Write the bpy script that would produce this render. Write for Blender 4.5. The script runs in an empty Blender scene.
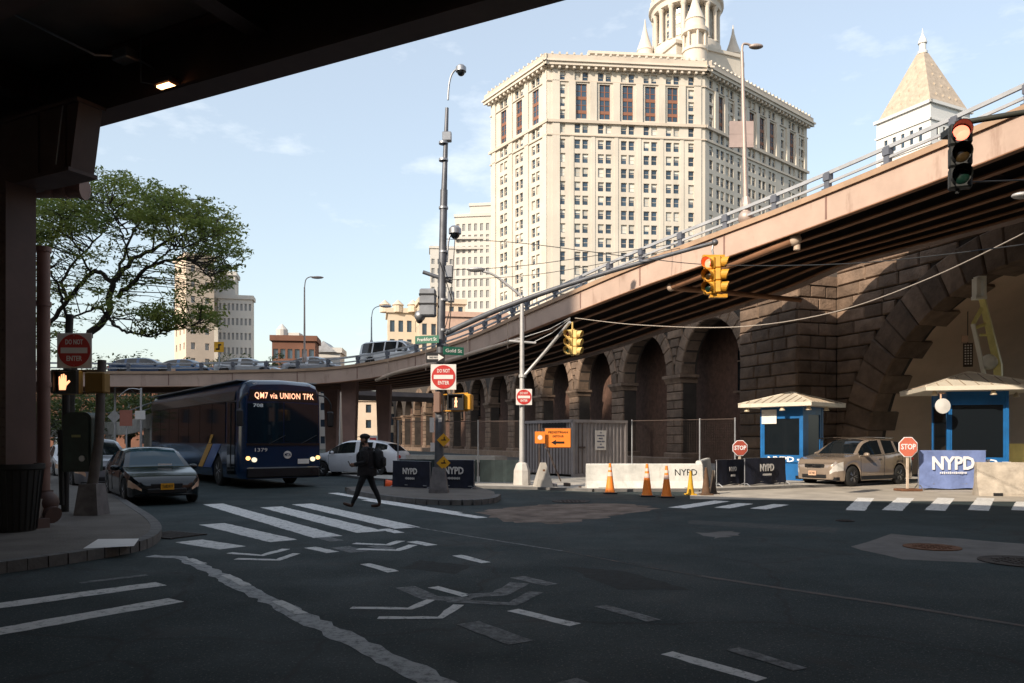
import bpy, math, random
from mathutils import Vector as V, Matrix
R = math.radians
random.seed(7)
scene = bpy.context.scene
col = scene.collection

# ------------------------------------------------------------------ camera
FPX, HY, CXP, CH = 780.0, 440.0, 512.0, 1.63
cam_d = bpy.data.cameras.new('camera'); cam = bpy.data.objects.new('camera', cam_d); col.objects.link(cam)
cam.location = (0, 0, CH); cam.rotation_euler = (R(90), 0, 0)
cam_d.sensor_width = 36.0; cam_d.lens = FPX / 1024 * 36; cam_d.shift_y = (HY - 341.5) / 1024
cam_d.clip_start = 0.05; cam_d.clip_end = 6000
scene.camera = cam

# ------------------------------------------------------------------ sky, sun, exposure
SUN_TRAVEL = V((0.69, 0.724)); SUN_EL = R(30)
world = bpy.data.worlds.new('World'); scene.world = world; world.use_nodes = True
wn, wl = world.node_tree.nodes, world.node_tree.links
wn.clear()
wo = wn.new('ShaderNodeOutputWorld'); bg = wn.new('ShaderNodeBackground'); sky = wn.new('ShaderNodeTexSky')
sky.sky_type = 'NISHITA'; sky.sun_disc = False; sky.sun_elevation = SUN_EL
# direction towards the sun
TS = V((-SUN_TRAVEL.x, -SUN_TRAVEL.y, 0)).normalized()
sky.sun_rotation = math.atan2(TS.x, TS.y)
sky.air_density = 1.4; sky.dust_density = 1.6; sky.ozone_density = 2.0
bg.inputs['Strength'].default_value = 0.15
# thin wisps of cloud low over the horizon
tc = wn.new('ShaderNodeTexCoord'); mp = wn.new('ShaderNodeMapping'); mp.inputs['Scale'].default_value = (1.0, 1.0, 2.6)
nz = wn.new('ShaderNodeTexNoise'); nz.inputs['Scale'].default_value = 5.0; nz.inputs['Detail'].default_value = 7; nz.inputs['Roughness'].default_value = 0.58
cr = wn.new('ShaderNodeValToRGB'); cr.color_ramp.elements[0].position = 0.57; cr.color_ramp.elements[1].position = 0.80
cr.color_ramp.elements[0].color = (0.30, 0.30, 0.30, 1); cr.color_ramp.elements[1].color = (0.85, 0.85, 0.85, 1)
mx = wn.new('ShaderNodeMixRGB'); mx.inputs[2].default_value = (6.7, 7.0, 7.2, 1)
wl.new(tc.outputs['Generated'], mp.inputs[0]); wl.new(mp.outputs[0], nz.inputs['Vector']); wl.new(nz.outputs['Fac'], cr.inputs[0])
wl.new(cr.outputs[0], mx.inputs[0]); wl.new(sky.outputs[0], mx.inputs[1]); wl.new(mx.outputs[0], bg.inputs['Color']); wl.new(bg.outputs[0], wo.inputs[0])

sun_d = bpy.data.lights.new('sun', 'SUN'); sun = bpy.data.objects.new('sun', sun_d); col.objects.link(sun)
sun_d.energy = 5.0; sun_d.angle = R(0.6); sun_d.color = (1.0, 0.87, 0.71)
sdir = V((SUN_TRAVEL.x * math.cos(SUN_EL), SUN_TRAVEL.y * math.cos(SUN_EL), -math.sin(SUN_EL)))
sun.rotation_euler = sdir.to_track_quat('-Z', 'Y').to_euler(); sun.location = (-60, -60, 80)

scene.view_settings.view_transform = 'Standard'; scene.view_settings.look = 'None'
scene.view_settings.exposure = 0.35; scene.view_settings.gamma = 1.0; scene.view_settings.use_curve_mapping = False
scene.render.engine = 'CYCLES'
scene.cycles.use_denoising = True
scene.cycles.max_bounces = 4; scene.cycles.diffuse_bounces = 3; scene.cycles.glossy_bounces = 2; scene.cycles.transparent_max_bounces = 6
scene.cycles.sample_clamp_indirect = 6.0

# ------------------------------------------------------------------ helpers
def P(px, py, d):
    return V(((px - CXP) / FPX * d, d, CH + (HY - py) / FPX * d))
def G(px, py, z=0.0):
    d = (CH - z) * FPX / (py - HY)
    return V(((px - CXP) / FPX * d, d, z))

MATS = {}
def mat(name, c, rough=0.7, metal=0.0, var=0.18, scale=2.0, bump=0.0, bscale=None, spec=0.4, emit=None, es=0.0, rand=0.0, c2=None, detail=6, coat=0.0, stretch=None, streak=None):
    if name in MATS: return MATS[name]
    m = bpy.data.materials.new(name); m.use_nodes = True
    n, l = m.node_tree.nodes, m.node_tree.links
    b = n['Principled BSDF']
    b.inputs['Roughness'].default_value = rough; b.inputs['Metallic'].default_value = metal
    b.inputs['Specular IOR Level'].default_value = spec
    if coat: b.inputs['Coat Weight'].default_value = coat; b.inputs['Coat Roughness'].default_value = 0.06
    if emit: b.inputs['Emission Color'].default_value = (*emit, 1); b.inputs['Emission Strength'].default_value = es
    c4 = (*c, 1)
    if var > 0 or rand > 0 or c2:
        g = n.new('ShaderNodeNewGeometry')
        t = n.new('ShaderNodeTexNoise'); t.inputs['Scale'].default_value = scale; t.inputs['Detail'].default_value = detail; t.inputs['Roughness'].default_value = 0.62
        if stretch:
            mpg = n.new('ShaderNodeMapping'); mpg.inputs['Scale'].default_value = stretch; l.new(g.outputs['Position'], mpg.inputs[0]); l.new(mpg.outputs[0], t.inputs['Vector'])
        else: l.new(g.outputs['Position'], t.inputs['Vector'])
        r = n.new('ShaderNodeValToRGB'); r.color_ramp.elements[0].position = 0.3; r.color_ramp.elements[1].position = 0.72
        lo = tuple(max(0, x * (1 - var)) for x in c); hi = tuple(min(1, x * (1 + var)) for x in (c2 or c))
        r.color_ramp.elements[0].color = (*lo, 1); r.color_ramp.elements[1].color = (*hi, 1)
        l.new(t.outputs['Fac'], r.inputs[0]); out = r.outputs[0]
        if rand > 0:
            oi = n.new('ShaderNodeObjectInfo'); mr = n.new('ShaderNodeMapRange')
            mr.inputs[3].default_value = 1 - rand; mr.inputs[4].default_value = 1 + rand
            l.new(oi.outputs['Random'], mr.inputs[0])
            hs = n.new('ShaderNodeHueSaturation'); l.new(mr.outputs[0], hs.inputs['Value']); l.new(out, hs.inputs['Color']); out = hs.outputs[0]
        if streak:
            ms = n.new('ShaderNodeMapping'); ms.inputs['Scale'].default_value = streak[1]; l.new(g.outputs['Position'], ms.inputs[0])
            ts_ = n.new('ShaderNodeTexNoise'); ts_.inputs['Scale'].default_value = 1.0; ts_.inputs['Detail'].default_value = 7; ts_.inputs['Roughness'].default_value = .7; l.new(ms.outputs[0], ts_.inputs['Vector'])
            rs_ = n.new('ShaderNodeValToRGB'); rs_.color_ramp.elements[0].position = .55; rs_.color_ramp.elements[1].position = .78; rs_.color_ramp.elements[0].color = (0, 0, 0, 1); rs_.color_ramp.elements[1].color = (streak[2],) * 3 + (1,)
            l.new(ts_.outputs['Fac'], rs_.inputs[0]); xs_ = n.new('ShaderNodeMixRGB'); xs_.inputs[2].default_value = (*streak[0], 1); l.new(rs_.outputs[0], xs_.inputs[0]); l.new(out, xs_.inputs[1]); out = xs_.outputs[0]
        l.new(out, b.inputs['Base Color'])
        if bump > 0:
            t2 = n.new('ShaderNodeTexNoise'); t2.inputs['Scale'].default_value = bscale or scale * 6; t2.inputs['Detail'].default_value = 5
            l.new(g.outputs['Position'], t2.inputs['Vector'])
            bp = n.new('ShaderNodeBump'); bp.inputs['Strength'].default_value = bump; bp.inputs['Distance'].default_value = 0.05
            l.new(t2.outputs['Fac'], bp.inputs['Height']); l.new(bp.outputs[0], b.inputs['Normal'])
    else:
        b.inputs['Base Color'].default_value = c4
    MATS[name] = m
    return m

class MB:
    """collects geometry; o is subtracted from every vertex"""
    def __init__(s, o=(0, 0, 0)):
        s.v = []; s.f = []; s.mi = []; s.o = V(o)
    def add(s, vs, fs, m=0):
        b = len(s.v)
        for p in vs: s.v.append(V(p) - s.o)
        for f in fs: s.f.append([b + i for i in f]); s.mi.append(m)
        return s
    def quad(s, a, b, c, d, m=0): return s.add([a, b, c, d], [(0, 1, 2, 3)], m)
    def box(s, x0, x1, y0, y1, z0, z1, m=0):
        return s.add([(x0, y0, z0), (x1, y0, z0), (x1, y1, z0), (x0, y1, z0), (x0, y0, z1), (x1, y0, z1), (x1, y1, z1), (x0, y1, z1)],
                     [(3, 2, 1, 0), (4, 5, 6, 7), (0, 1, 5, 4), (1, 2, 6, 5), (2, 3, 7, 6), (3, 0, 4, 7)], m)
    def cbox(s, c, sz, m=0, bev=0.0):
        x, y, z = c; a, b, d = sz[0] / 2, sz[1] / 2, sz[2] / 2
        if bev <= 0: return s.box(x - a, x + a, y - b, y + b, z - d, z + d, m)
        e = bev; vs = []; 
        for (ax, ay, az) in ((a - e, b - e, d), (a - e, b, d - e), (a, b - e, d - e)):
            for sx in (-1, 1):
                for sy in (-1, 1):
                    for szz in (-1, 1): vs.append((x + sx * ax, y + sy * ay, z + szz * az))
        import itertools
        def ix(k, sx, sy, sz_): return k * 8 + (4 if sx > 0 else 0) + (2 if sy > 0 else 0) + (1 if sz_ > 0 else 0)
        fs = []
        for q in (-1, 1):
            fs.append([ix(0, i, j, q) for i, j in ((-1, -1), (1, -1), (1, 1), (-1, 1))][::q])
            fs.append([ix(1, i, q, j) for i, j in ((-1, -1), (1, -1), (1, 1), (-1, 1))][::-q])
            fs.append([ix(2, q, i, j) for i, j in ((-1, -1), (1, -1), (1, 1), (-1, 1))][::q])
        for i in (-1, 1):
            for j in (-1, 1):
                fs.append([ix(0, -1, i, j), ix(0, 1, i, j), ix(1, 1, i, j), ix(1, -1, i, j)])
                fs.append([ix(0, i, -1, j), ix(0, i, 1, j), ix(2, i, 1, j), ix(2, i, -1, j)])
                fs.append([ix(1, i, j, -1), ix(1, i, j, 1), ix(2, i, j, 1), ix(2, i, j, -1)])
                for k in (-1, 1): fs.append([ix(0, i, j, k), ix(1, i, j, k), ix(2, i, j, k)])
        return s.add(vs, fs, m)
    def tube(s, pts, r, n=8, m=0, caps=True):
        pts = [V(p) for p in pts]; k = len(pts)
        rs = r if isinstance(r, (list, tuple)) else [r] * k
        b = len(s.v); up = None
        for i, p in enumerate(pts):
            t = (pts[min(i + 1, k - 1)] - pts[max(i - 1, 0)])
            t = t.normalized() if t.length > 1e-9 else V((0, 0, 1))
            if up is None: up = V((0, 0, 1)) if abs(t.z) < 0.9 else V((1, 0, 0))
            a = t.cross(up)
            if a.length < 1e-4: a = t.cross(V((0.3, 1, 0.2)))
            a.normalize(); c = a.cross(t).normalized(); up = c
            for j in range(n):
                q = 2 * math.pi * j / n
                s.v.append(p + (a * math.cos(q) + c * math.sin(q)) * rs[i] - s.o)
        for i in range(k - 1):
            for j in range(n):
                j2 = (j + 1) % n
                s.f.append([b + i * n + j, b + i * n + j2, b + (i + 1) * n + j2, b + (i + 1) * n + j]); s.mi.append(m)
        if caps:
            s.f.append([b + j for j in range(n)][::-1]); s.mi.append(m)
            s.f.append([b + (k - 1) * n + j for j in range(n)]); s.mi.append(m)
        return s
    def cyl(s, p0, p1, r0, r1=None, n=12, m=0): return s.tube([p0, p1], [r0, r0 if r1 is None else r1], n, m)
    def lathe(s, prof, n=16, c=(0, 0, 0), m=0, axis='z'):
        b = len(s.v); c = V(c)
        for (r, z) in prof:
            for j in range(n):
                q = 2 * math.pi * j / n
                p = V((r * math.cos(q), r * math.sin(q), z))
                if axis == 'x': p = V((p.z, p.x, p.y))
                if axis == 'y': p = V((p.y, p.z, p.x))
                s.v.append(c + p - s.o)
        for i in range(len(prof) - 1):
            for j in range(n):
                j2 = (j + 1) % n
                s.f.append([b + i * n + j, b + i * n + j2, b + (i + 1) * n + j2, b + (i + 1) * n + j]); s.mi.append(m)
        s.f.append([b + j for j in range(n)][::-1]); s.mi.append(m)
        s.f.append([b + (len(prof) - 1) * n + j for j in range(n)]); s.mi.append(m)
        return s
    def ball(s, c, r, n=10, m=0):
        r = (r, r, r) if not isinstance(r, (list, tuple)) else r
        prof = [(math.sin(math.pi * i / n), -math.cos(math.pi * i / n)) for i in range(n + 1)]
        prof[0] = (0.001, -1); prof[-1] = (0.001, 1)
        k = len(s.v); s.lathe(prof, n * 2 if n < 8 else n + 4, (0, 0, 0), m)
        for i in range(k, len(s.v)):
            q = s.v[i] + s.o
            s.v[i] = V((q.x * r[0] + c[0], q.y * r[1] + c[1], q.z * r[2] + c[2])) - s.o
        return s
    def ext(s, poly, vec, m=0, caps=True):
        n = len(poly); vec = V(vec); b = len(s.v)
        for p in poly: s.v.append(V(p) - s.o)
        for p in poly: s.v.append(V(p) + vec - s.o)
        for i in range(n):
            j = (i + 1) % n; s.f.append([b + i, b + j, b + n + j, b + n + i]); s.mi.append(m)
        if caps:
            s.f.append([b + i for i in range(n)][::-1]); s.mi.append(m)
            s.f.append([b + n + i for i in range(n)]); s.mi.append(m)
        return s
    def mesh(s, name, mats, smooth=None, fix=True):
        me = bpy.data.meshes.new(name)
        me.from_pydata([tuple(p) for p in s.v], [], s.f)
        if not isinstance(mats, (list, tuple)): mats = [mats]
        for q in mats: me.materials.append(q)
        if len(mats) > 1: me.polygons.foreach_set('material_index', s.mi)
        me.validate(); me.update()
        if fix:
            import bmesh
            bm = bmesh.new(); bm.from_mesh(me); bmesh.ops.recalc_face_normals(bm, faces=bm.faces); bm.to_mesh(me); bm.free()
        if smooth is not None:
            me.polygons.foreach_set('use_smooth', [True] * len(me.polygons)); me.set_sharp_from_angle(angle=R(smooth))
        return me

def obj(name, mb, mats=None, parent=None, loc=(0, 0, 0), rot=(0, 0, 0), scale=(1, 1, 1), smooth=None, fix=True, kind=None):
    me = mb.mesh(name, mats, smooth, fix) if isinstance(mb, MB) else mb
    o = bpy.data.objects.new(name, me); col.objects.link(o)
    o.location = loc; o.rotation_euler = rot; o.scale = scale
    if parent is not None: o.parent = parent
    if kind: o['kind'] = kind
    return o
def tag(o, label, cat, group=None):
    o['label'] = label; o['category'] = cat
    if group: o['group'] = group
    return o
def thing(name, label, cat, loc=(0, 0, 0), rotz=0.0, group=None):
    o = bpy.data.objects.new(name, None); col.objects.link(o); o.empty_display_size = 0.2
    o.location = loc; o.rotation_euler = (0, 0, rotz)
    return tag(o, label, cat, group)
def struct(name, mb, mats, **k):
    o = obj(name, mb, mats, **k); o['kind'] = 'structure'; return o
def copy_tree(o, parent=None):
    c = o.copy(); col.objects.link(c)
    if parent is not None: c.parent = parent
    for ch in list(o.children):
        copy_tree(ch, c)
    return c
def text(name, s, size, m, parent, loc, u=(1, 0, 0), v=(0, 0, 1), wid=None, bold=0.0, depth=0.004, shear=0.0, space=1.0):
    cu = bpy.data.curves.new(name, 'FONT'); cu.body = s; cu.size = size; cu.align_x = 'CENTER'; cu.align_y = 'CENTER'
    cu.extrude = depth; cu.offset = bold * size; cu.resolution_u = 2; cu.shear = shear; cu.space_line = 0.9; cu.space_character = space
    t = bpy.data.objects.new(name, cu); col.objects.link(t)
    dg = bpy.context.evaluated_depsgraph_get()
    me = bpy.data.meshes.new_from_object(t.evaluated_get(dg)); me.name = name
    bpy.data.objects.remove(t); bpy.data.curves.remove(cu)
    if wid:
        xs = [q.co.x for q in me.vertices]
        if xs:
            k = wid / max(1e-4, max(xs) - min(xs))
            for q in me.vertices: q.co.x *= k
    me.materials.clear(); me.materials.append(m)
    u, v = V(u).normalized(), V(v).normalized(); n = u.cross(v)
    M = Matrix(((u.x, v.x, n.x), (u.y, v.y, n.y), (u.z, v.z, n.z))).to_4x4()
    me.transform(M)
    o = bpy.data.objects.new(name, me); col.objects.link(o); o.location = loc; o.parent = parent
    return o
def arc(c, r, a0, a1, n, plane='xz', y=0.0):
    return [(c[0] + r * math.cos(a0 + (a1 - a0) * i / n), y, c[1] + r * math.sin(a0 + (a1 - a0) * i / n)) for i in range(n + 1)]
def catmull(pts, per=8):
    pts = [V(p) for p in pts]; out = []
    for i in range(len(pts) - 1):
        p0 = pts[max(i - 1, 0)]; p1 = pts[i]; p2 = pts[i + 1]; p3 = pts[min(i + 2, len(pts) - 1)]
        for k in range(per):
            t = k / per
            out.append(0.5 * ((2 * p1) + (-p0 + p2) * t + (2 * p0 - 5 * p1 + 4 * p2 - p3) * t * t + (-p0 + 3 * p1 - 3 * p2 + p3) * t ** 3))
    out.append(pts[-1]); return out
def tab(t, table):
    for (a, x), (b, y) in zip(table, table[1:]):
        if t <= b:
            k = 0 if b == a else max(0, (t - a) / (b - a)); return x + (y - x) * k
    return table[-1][1]

# ------------------------------------------------------------------ materials
def asphalt():
    m = bpy.data.materials.new('asphalt'); m.use_nodes = True; n, l = m.node_tree.nodes, m.node_tree.links; b = n['Principled BSDF']
    g = n.new('ShaderNodeNewGeometry')
    def noise(sc, det=5, ro=0.6):
        t = n.new('ShaderNodeTexNoise'); t.inputs['Scale'].default_value = sc; t.inputs['Detail'].default_value = det; t.inputs['Roughness'].default_value = ro
        l.new(g.outputs['Position'], t.inputs['Vector']); return t.outputs['Fac']
    def ramp(f, a, b_, ca, cb):
        r = n.new('ShaderNodeValToRGB'); r.color_ramp.elements[0].position = a; r.color_ramp.elements[1].position = b_
        r.color_ramp.elements[0].color = (*ca, 1); r.color_ramp.elements[1].color = (*cb, 1); l.new(f, r.inputs[0]); return r.outputs[0]
    def mix(mode, f, a, b_):
        x = n.new('ShaderNodeMixRGB'); x.blend_type = mode
        if isinstance(f, float): x.inputs[0].default_value = f
        else: l.new(f, x.inputs[0])
        l.new(a, x.inputs[1])
        if isinstance(b_, tuple): x.inputs[2].default_value = (*b_, 1)
        else: l.new(b_, x.inputs[2])
        return x.outputs[0]
    big = ramp(noise(0.22, 6), 0.32, 0.7, (0.013, 0.025, 0.028), (0.029, 0.045, 0.048))
    fine = ramp(noise(90, 3, 0.8), 0.3, 0.75, (0.35, 0.35, 0.35), (1.8, 1.8, 1.75))
    c = mix('MULTIPLY', 0.85, big, fine)
    mid = ramp(noise(14, 6, 0.75), 0.34, 0.7, (0.62, 0.62, 0.62), (1.35, 1.35, 1.32)); c = mix('MULTIPLY', 0.8, c, mid)
    spk = ramp(noise(45, 2, 0.5), 0.60, 0.68, (0, 0, 0), (0.7, 0.7, 0.7)); c = mix('MIX', spk, c, (0.15, 0.15, 0.14))
    stain = ramp(noise(1.1, 7, 0.68), 0.56, 0.66, (0, 0, 0), (0.55, 0.55, 0.55)); c = mix('MIX', stain, c, (0.014, 0.017, 0.017))
    # worn brownish patches and tyre streaks
    worn = ramp(noise(0.55, 8, 0.7), 0.58, 0.75, (0, 0, 0), (0.5, 0.5, 0.5)); c = mix('MIX', worn, c, (0.062, 0.054, 0.047))
    vo = n.new('ShaderNodeTexVoronoi'); vo.feature = 'DISTANCE_TO_EDGE'; vo.inputs['Scale'].default_value = 0.24
    wv = n.new('ShaderNodeMixRGB'); wv.blend_type = 'ADD'; wv.inputs[0].default_value = 0.9
    nn = n.new('ShaderNodeTexNoise'); nn.inputs['Scale'].default_value = 0.9; nn.inputs['Detail'].default_value = 6; l.new(g.outputs['Position'], nn.inputs['Vector'])
    l.new(g.outputs['Position'], wv.inputs[1]); l.new(nn.outputs['Color'], wv.inputs[2]); l.new(wv.outputs[0], vo.inputs['Vector'])
    cr_ = ramp(vo.outputs['Distance'], 0.0, 0.010, (0.85, 0.85, 0.85), (0, 0, 0)); c = mix('MIX', cr_, c, (0.016, 0.017, 0.018))
    l.new(c, b.inputs['Base Color'])
    rr = ramp(noise(0.8, 5), 0.35, 0.7, (0.74, 0.74, 0.74), (0.93, 0.93, 0.93)); l.new(rr, b.inputs['Roughness'])
    b.inputs['Specular IOR Level'].default_value = 0.3
    bp = n.new('ShaderNodeBump'); bp.inputs['Strength'].default_value = 0.35; bp.inputs['Distance'].default_value = 0.012
    l.new(noise(70, 3, 0.75), bp.inputs['Height']); l.new(bp.outputs[0], b.inputs['Normal'])
    return m
M_ASPH = asphalt()
def worn_paint(name, c, hole=0.42, soft=0.1):
    """road paint: broken up by wear where the asphalt shows through"""
    m = bpy.data.materials.new(name); m.use_nodes = True; n, l = m.node_tree.nodes, m.node_tree.links; b = n['Principled BSDF']
    g = n.new('ShaderNodeNewGeometry')
    t = n.new('ShaderNodeTexNoise'); t.inputs['Scale'].default_value = 9; t.inputs['Detail'].default_value = 10; t.inputs['Roughness'].default_value = 0.82
    l.new(g.outputs['Position'], t.inputs['Vector'])
    r = n.new('ShaderNodeValToRGB'); r.color_ramp.elements[0].position = hole - soft; r.color_ramp.elements[1].position = hole + soft
    r.color_ramp.elements[0].color = (0.055, 0.058, 0.058, 1); r.color_ramp.elements[1].color = (*c, 1)
    l.new(t.outputs['Fac'], r.inputs[0]); l.new(r.outputs[0], b.inputs['Base Color']); b.inputs['Roughness'].default_value = 0.8
    return m
M_PAINT = worn_paint('road_paint_white', (0.72, 0.71, 0.68), 0.42, 0.07)
M_GHOST = worn_paint('road_paint_faded', (0.23, 0.24, 0.24), 0.52, 0.09)
M_TAPE = worn_paint('road_sealant_pale', (0.44, 0.45, 0.45), 0.44, 0.09)
M_REDLINE = worn_paint('road_line_reddish', (0.16, 0.10, 0.075), 0.55, 0.12)
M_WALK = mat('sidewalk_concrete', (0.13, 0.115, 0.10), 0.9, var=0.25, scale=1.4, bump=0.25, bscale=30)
M_CURB = mat('curb_granite', (0.13, 0.125, 0.12), 0.85, var=0.25, scale=4, bump=0.2)
M_PATCH = mat('patched_concrete', (0.135, 0.125, 0.115), 0.9, var=0.25, scale=2.5, bump=0.2)
M_BRICKY = mat('worn_roadbase', (0.115, 0.075, 0.055), 0.95, var=0.5, scale=1.6, bump=0.5, bscale=12, c2=(0.19, 0.145, 0.115))
M_IRON = mat('cast_iron', (0.07, 0.06, 0.055), 0.7, 0.6, var=0.4, scale=9, bump=0.4)
M_RUST = mat('rusty_iron', (0.16, 0.075, 0.04), 0.85, 0.2, var=0.4, scale=9, bump=0.4)
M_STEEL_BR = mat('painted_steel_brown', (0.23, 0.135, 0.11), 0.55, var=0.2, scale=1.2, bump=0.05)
M_FASCIA = mat('fascia_paint_mauve', (0.49, 0.36, 0.29), 0.5, var=0.16, scale=0.6, bump=0.06, streak=((0.16, 0.075, 0.045), (1.6, 1.6, .35), .75))
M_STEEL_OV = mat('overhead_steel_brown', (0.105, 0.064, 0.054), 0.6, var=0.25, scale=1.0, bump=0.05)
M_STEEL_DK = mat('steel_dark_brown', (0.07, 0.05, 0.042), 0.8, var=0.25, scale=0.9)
M_STEEL_OR = mat('steel_orange_brown', (0.24, 0.12, 0.065), 0.7, var=0.25, scale=1.1)
M_UNDER = mat('deck_underside', (0.16, 0.135, 0.12), 0.95, var=0.3, scale=0.5)
M_RAIL = mat('ramp_rail_grey', (0.40, 0.41, 0.43), 0.5, 0.1, var=0.15, scale=2); M_RAIL_RAMP = MATS['ramp_rail_grey']
M_RAIL = mat('galvanised_rail', (0.33, 0.34, 0.36), 0.45, 0.7, var=0.2, scale=2)
M_GALV = mat('galvanised_pole', (0.46, 0.45, 0.44), 0.5, 0.35, var=0.15, scale=3)
M_POLE_DK = mat('weathered_pole_blue_grey', (0.13, 0.135, 0.15), 0.5, 0.5, var=0.3, scale=3)
M_STONE = mat('granite_block', (0.165, 0.112, 0.078), 0.9, var=0.35, scale=1.6, bump=0.8, bscale=9, rand=0.3, streak=((0.06, 0.045, 0.035), (.9, .9, .3), .7))
M_STONE2 = mat('granite_joint', (0.05, 0.04, 0.033), 0.95, var=0.3, scale=1.2)
M_VAULT = mat('vault_brown_render', (0.60, 0.43, 0.30), 0.85, var=0.12, scale=0.5, bump=0.1)
M_BRICK = mat('old_brick', (0.10, 0.055, 0.04), 0.95, var=0.35, scale=3, bump=0.5, bscale=18)
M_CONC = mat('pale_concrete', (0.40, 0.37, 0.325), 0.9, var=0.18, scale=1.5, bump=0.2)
M_JERSEY = mat('barrier_white_concrete', (0.55, 0.54, 0.50), 0.85, var=0.2, scale=2.5, bump=0.2, streak=((0.22, 0.18, 0.14), (2.2, 2.2, .8), .7))
M_JERSEY2 = mat('barrier_shade_brown', (0.40, 0.35, 0.29), 0.9, var=0.3, scale=3, bump=0.3)  # shade on the right-hand barrier put into this darker brown
M_GLASS_DK = mat('dark_glass', (0.008, 0.011, 0.014), 0.05, var=0, spec=0.5)
M_GLASS_BL = mat('blue_tinted_glass', (0.006, 0.04, 0.062), 0.05, var=0, spec=0.5)
M_BLACK = mat('black_plastic', (0.012, 0.012, 0.013), 0.5, var=0)
M_RUBBER = mat('tyre_rubber', (0.018, 0.018, 0.018), 0.85, var=0.2, scale=10)
M_CHROME = mat('bright_metal', (0.62, 0.62, 0.63), 0.22, 1.0, var=0)
M_ALLOY = mat('alloy_wheel', (0.42, 0.42, 0.43), 0.32, 0.9, var=0)
M_WHITE = mat('white_paint', (0.62, 0.61, 0.59), 0.5, var=0.05)
M_OFFW = mat('sign_white', (0.70, 0.66, 0.62), 0.5, var=0.06, scale=6)
M_RED = mat('sign_red', (0.50, 0.035, 0.03), 0.5, var=0.1, scale=5)
M_GREEN = mat('sign_green', (0.015, 0.12, 0.075), 0.5, var=0.08)
M_YEL = mat('signal_yellow', (0.62, 0.30, 0.03), 0.45, var=0.16, scale=6)
M_ORANGE = mat('work_orange', (0.90, 0.24, 0.03), 0.55, var=0.08, scale=5)
M_BLUE = mat('booth_blue', (0.012, 0.115, 0.32), 0.4, var=0.2, scale=2, streak=((0.05, 0.08, 0.11), (3, 3, 1.0), .6))
M_NAVY = mat('banner_navy', (0.010, 0.013, 0.028), 0.75, var=0.3, scale=3, bump=0.3, bscale=6)
M_BANBLUE = mat('banner_sunlit_blue', (0.17, 0.23, 0.46), 0.65, var=0.2, scale=3, bump=0.3, bscale=6)  # navy banner lightened, sun through the cloth put into its colour
M_LAMPY = mat('headlamp_amber_glass', (0.60, 0.38, 0.26), 0.15, var=0.1, spec=0.8)
M_TAN = mat('limestone', (0.55, 0.50, 0.43), 0.85, var=0.10, scale=0.12, streak=((0.33, 0.27, 0.21), (.28, .28, .05), .55))
M_TAN_T = mat('limestone_trim', (0.51, 0.44, 0.365), 0.85, var=0.12, scale=0.2)
M_TAN_P = mat('terracotta_pale', (0.60, 0.53, 0.45), 0.85, var=0.1, scale=0.15)
M_WIN = mat('window_pane', (0.03, 0.052, 0.078), 0.12, var=0, spec=0.8, rand=0.4)
M_WINF = mat('window_frame_brown', (0.23, 0.10, 0.06), 0.6, var=0.1)
M_BLIND = mat('window_blind', (0.50, 0.49, 0.45), 0.8, var=0, rand=0.25)
M_SKIN = mat('skin', (0.22, 0.11, 0.07), 0.6, var=0.08, scale=8)
# ================================================================== ROAD
road_mb = MB()
road_mb.quad((-2500, -400, 0), (2500, -400, 0), (2500, 4500, 0), (-2500, 4500, 0))
road = struct('road', road_mb, M_ASPH)

def strip(name, pts, w, m, z=0.004, jit=0.012, rnd=random):
    """a painted strip through ground points, with slightly ragged edges"""
    pts = [V((p[0], p[1], 0)) for p in pts]
    mb = MB(); L = []; Rr = []
    fine = []
    for a, b in zip(pts, pts[1:]):
        k = max(1, int((b - a).length / 0.14))
        for i in range(k): fine.append(a.lerp(b, i / k))
    fine.append(pts[-1])
    ws = w if isinstance(w, (list, tuple)) else [w] * len(fine)
    for i, p in enumerate(fine):
        t = (fine[min(i + 1, len(fine) - 1)] - fine[max(i - 1, 0)]).normalized(); s = V((-t.y, t.x, 0))
        ww = w / 2 if not isinstance(w, (list, tuple)) else tab(i / max(1, len(fine) - 1), [(0, w[0]), (1, w[1])]) / 2
        L.append(p + s * (ww + rnd.uniform(-jit, jit))); Rr.append(p - s * (ww + rnd.uniform(-jit, jit)))
    vs = [V((p.x, p.y, z)) for p in L + Rr]; n = len(L)
    mb.add(vs, [(i, i + 1, n + i + 1, n + i) for i in range(n - 1)])
    return obj(name, mb, m, road)
ZK = [0]
def gs(name, px, w, m=None, **k):
    ZK[0] += 1; k.setdefault('z', .002 + (ZK[0] % 9) * .0003)
    return strip(name, [G(*p) for p in px], w, m or M_PAINT, **k)

# far crosswalk in front of bus and car
for a, b, w in (((213, 504), (328, 537), 0.50), ((271, 507), (371, 532), 0.52), ((302, 504), (408, 528), 0.52), ((212, 524), (284, 541), 0.48), ((189, 541), (233, 548), 0.46),
                ((333, 493), (456, 513), 0.34), ((366, 500), (482, 518), 0.30)):
    gs('crosswalk_stripe', [a, b], w)
# near crosswalk at the left edge
gs('crosswalk_stripe', [(-60, 614), (161, 584)], 0.30); gs('crosswalk_stripe', [(-60, 642), (176, 600)], 0.30); gs('crosswalk_stripe', [(80, 583), (147, 575)], 0.12, M_GHOST)
# crosswalk on the right, along the sunlit strip
for a, b, w in (((677, 508), (722, 501), 0.45), ((722, 508), (746, 503.5), 0.40), ((758, 509), (781, 504.5), 0.40)):
    gs('crosswalk_stripe', [a, b], w)
for x0, x1 in ((855, 866), (892, 906), (935, 946), (978, 986), (1022, 1027), (1066, 1068)):
    gs('crosswalk_stripe', [(x0, 510.5), (x1, 498)], 0.42)
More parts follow.
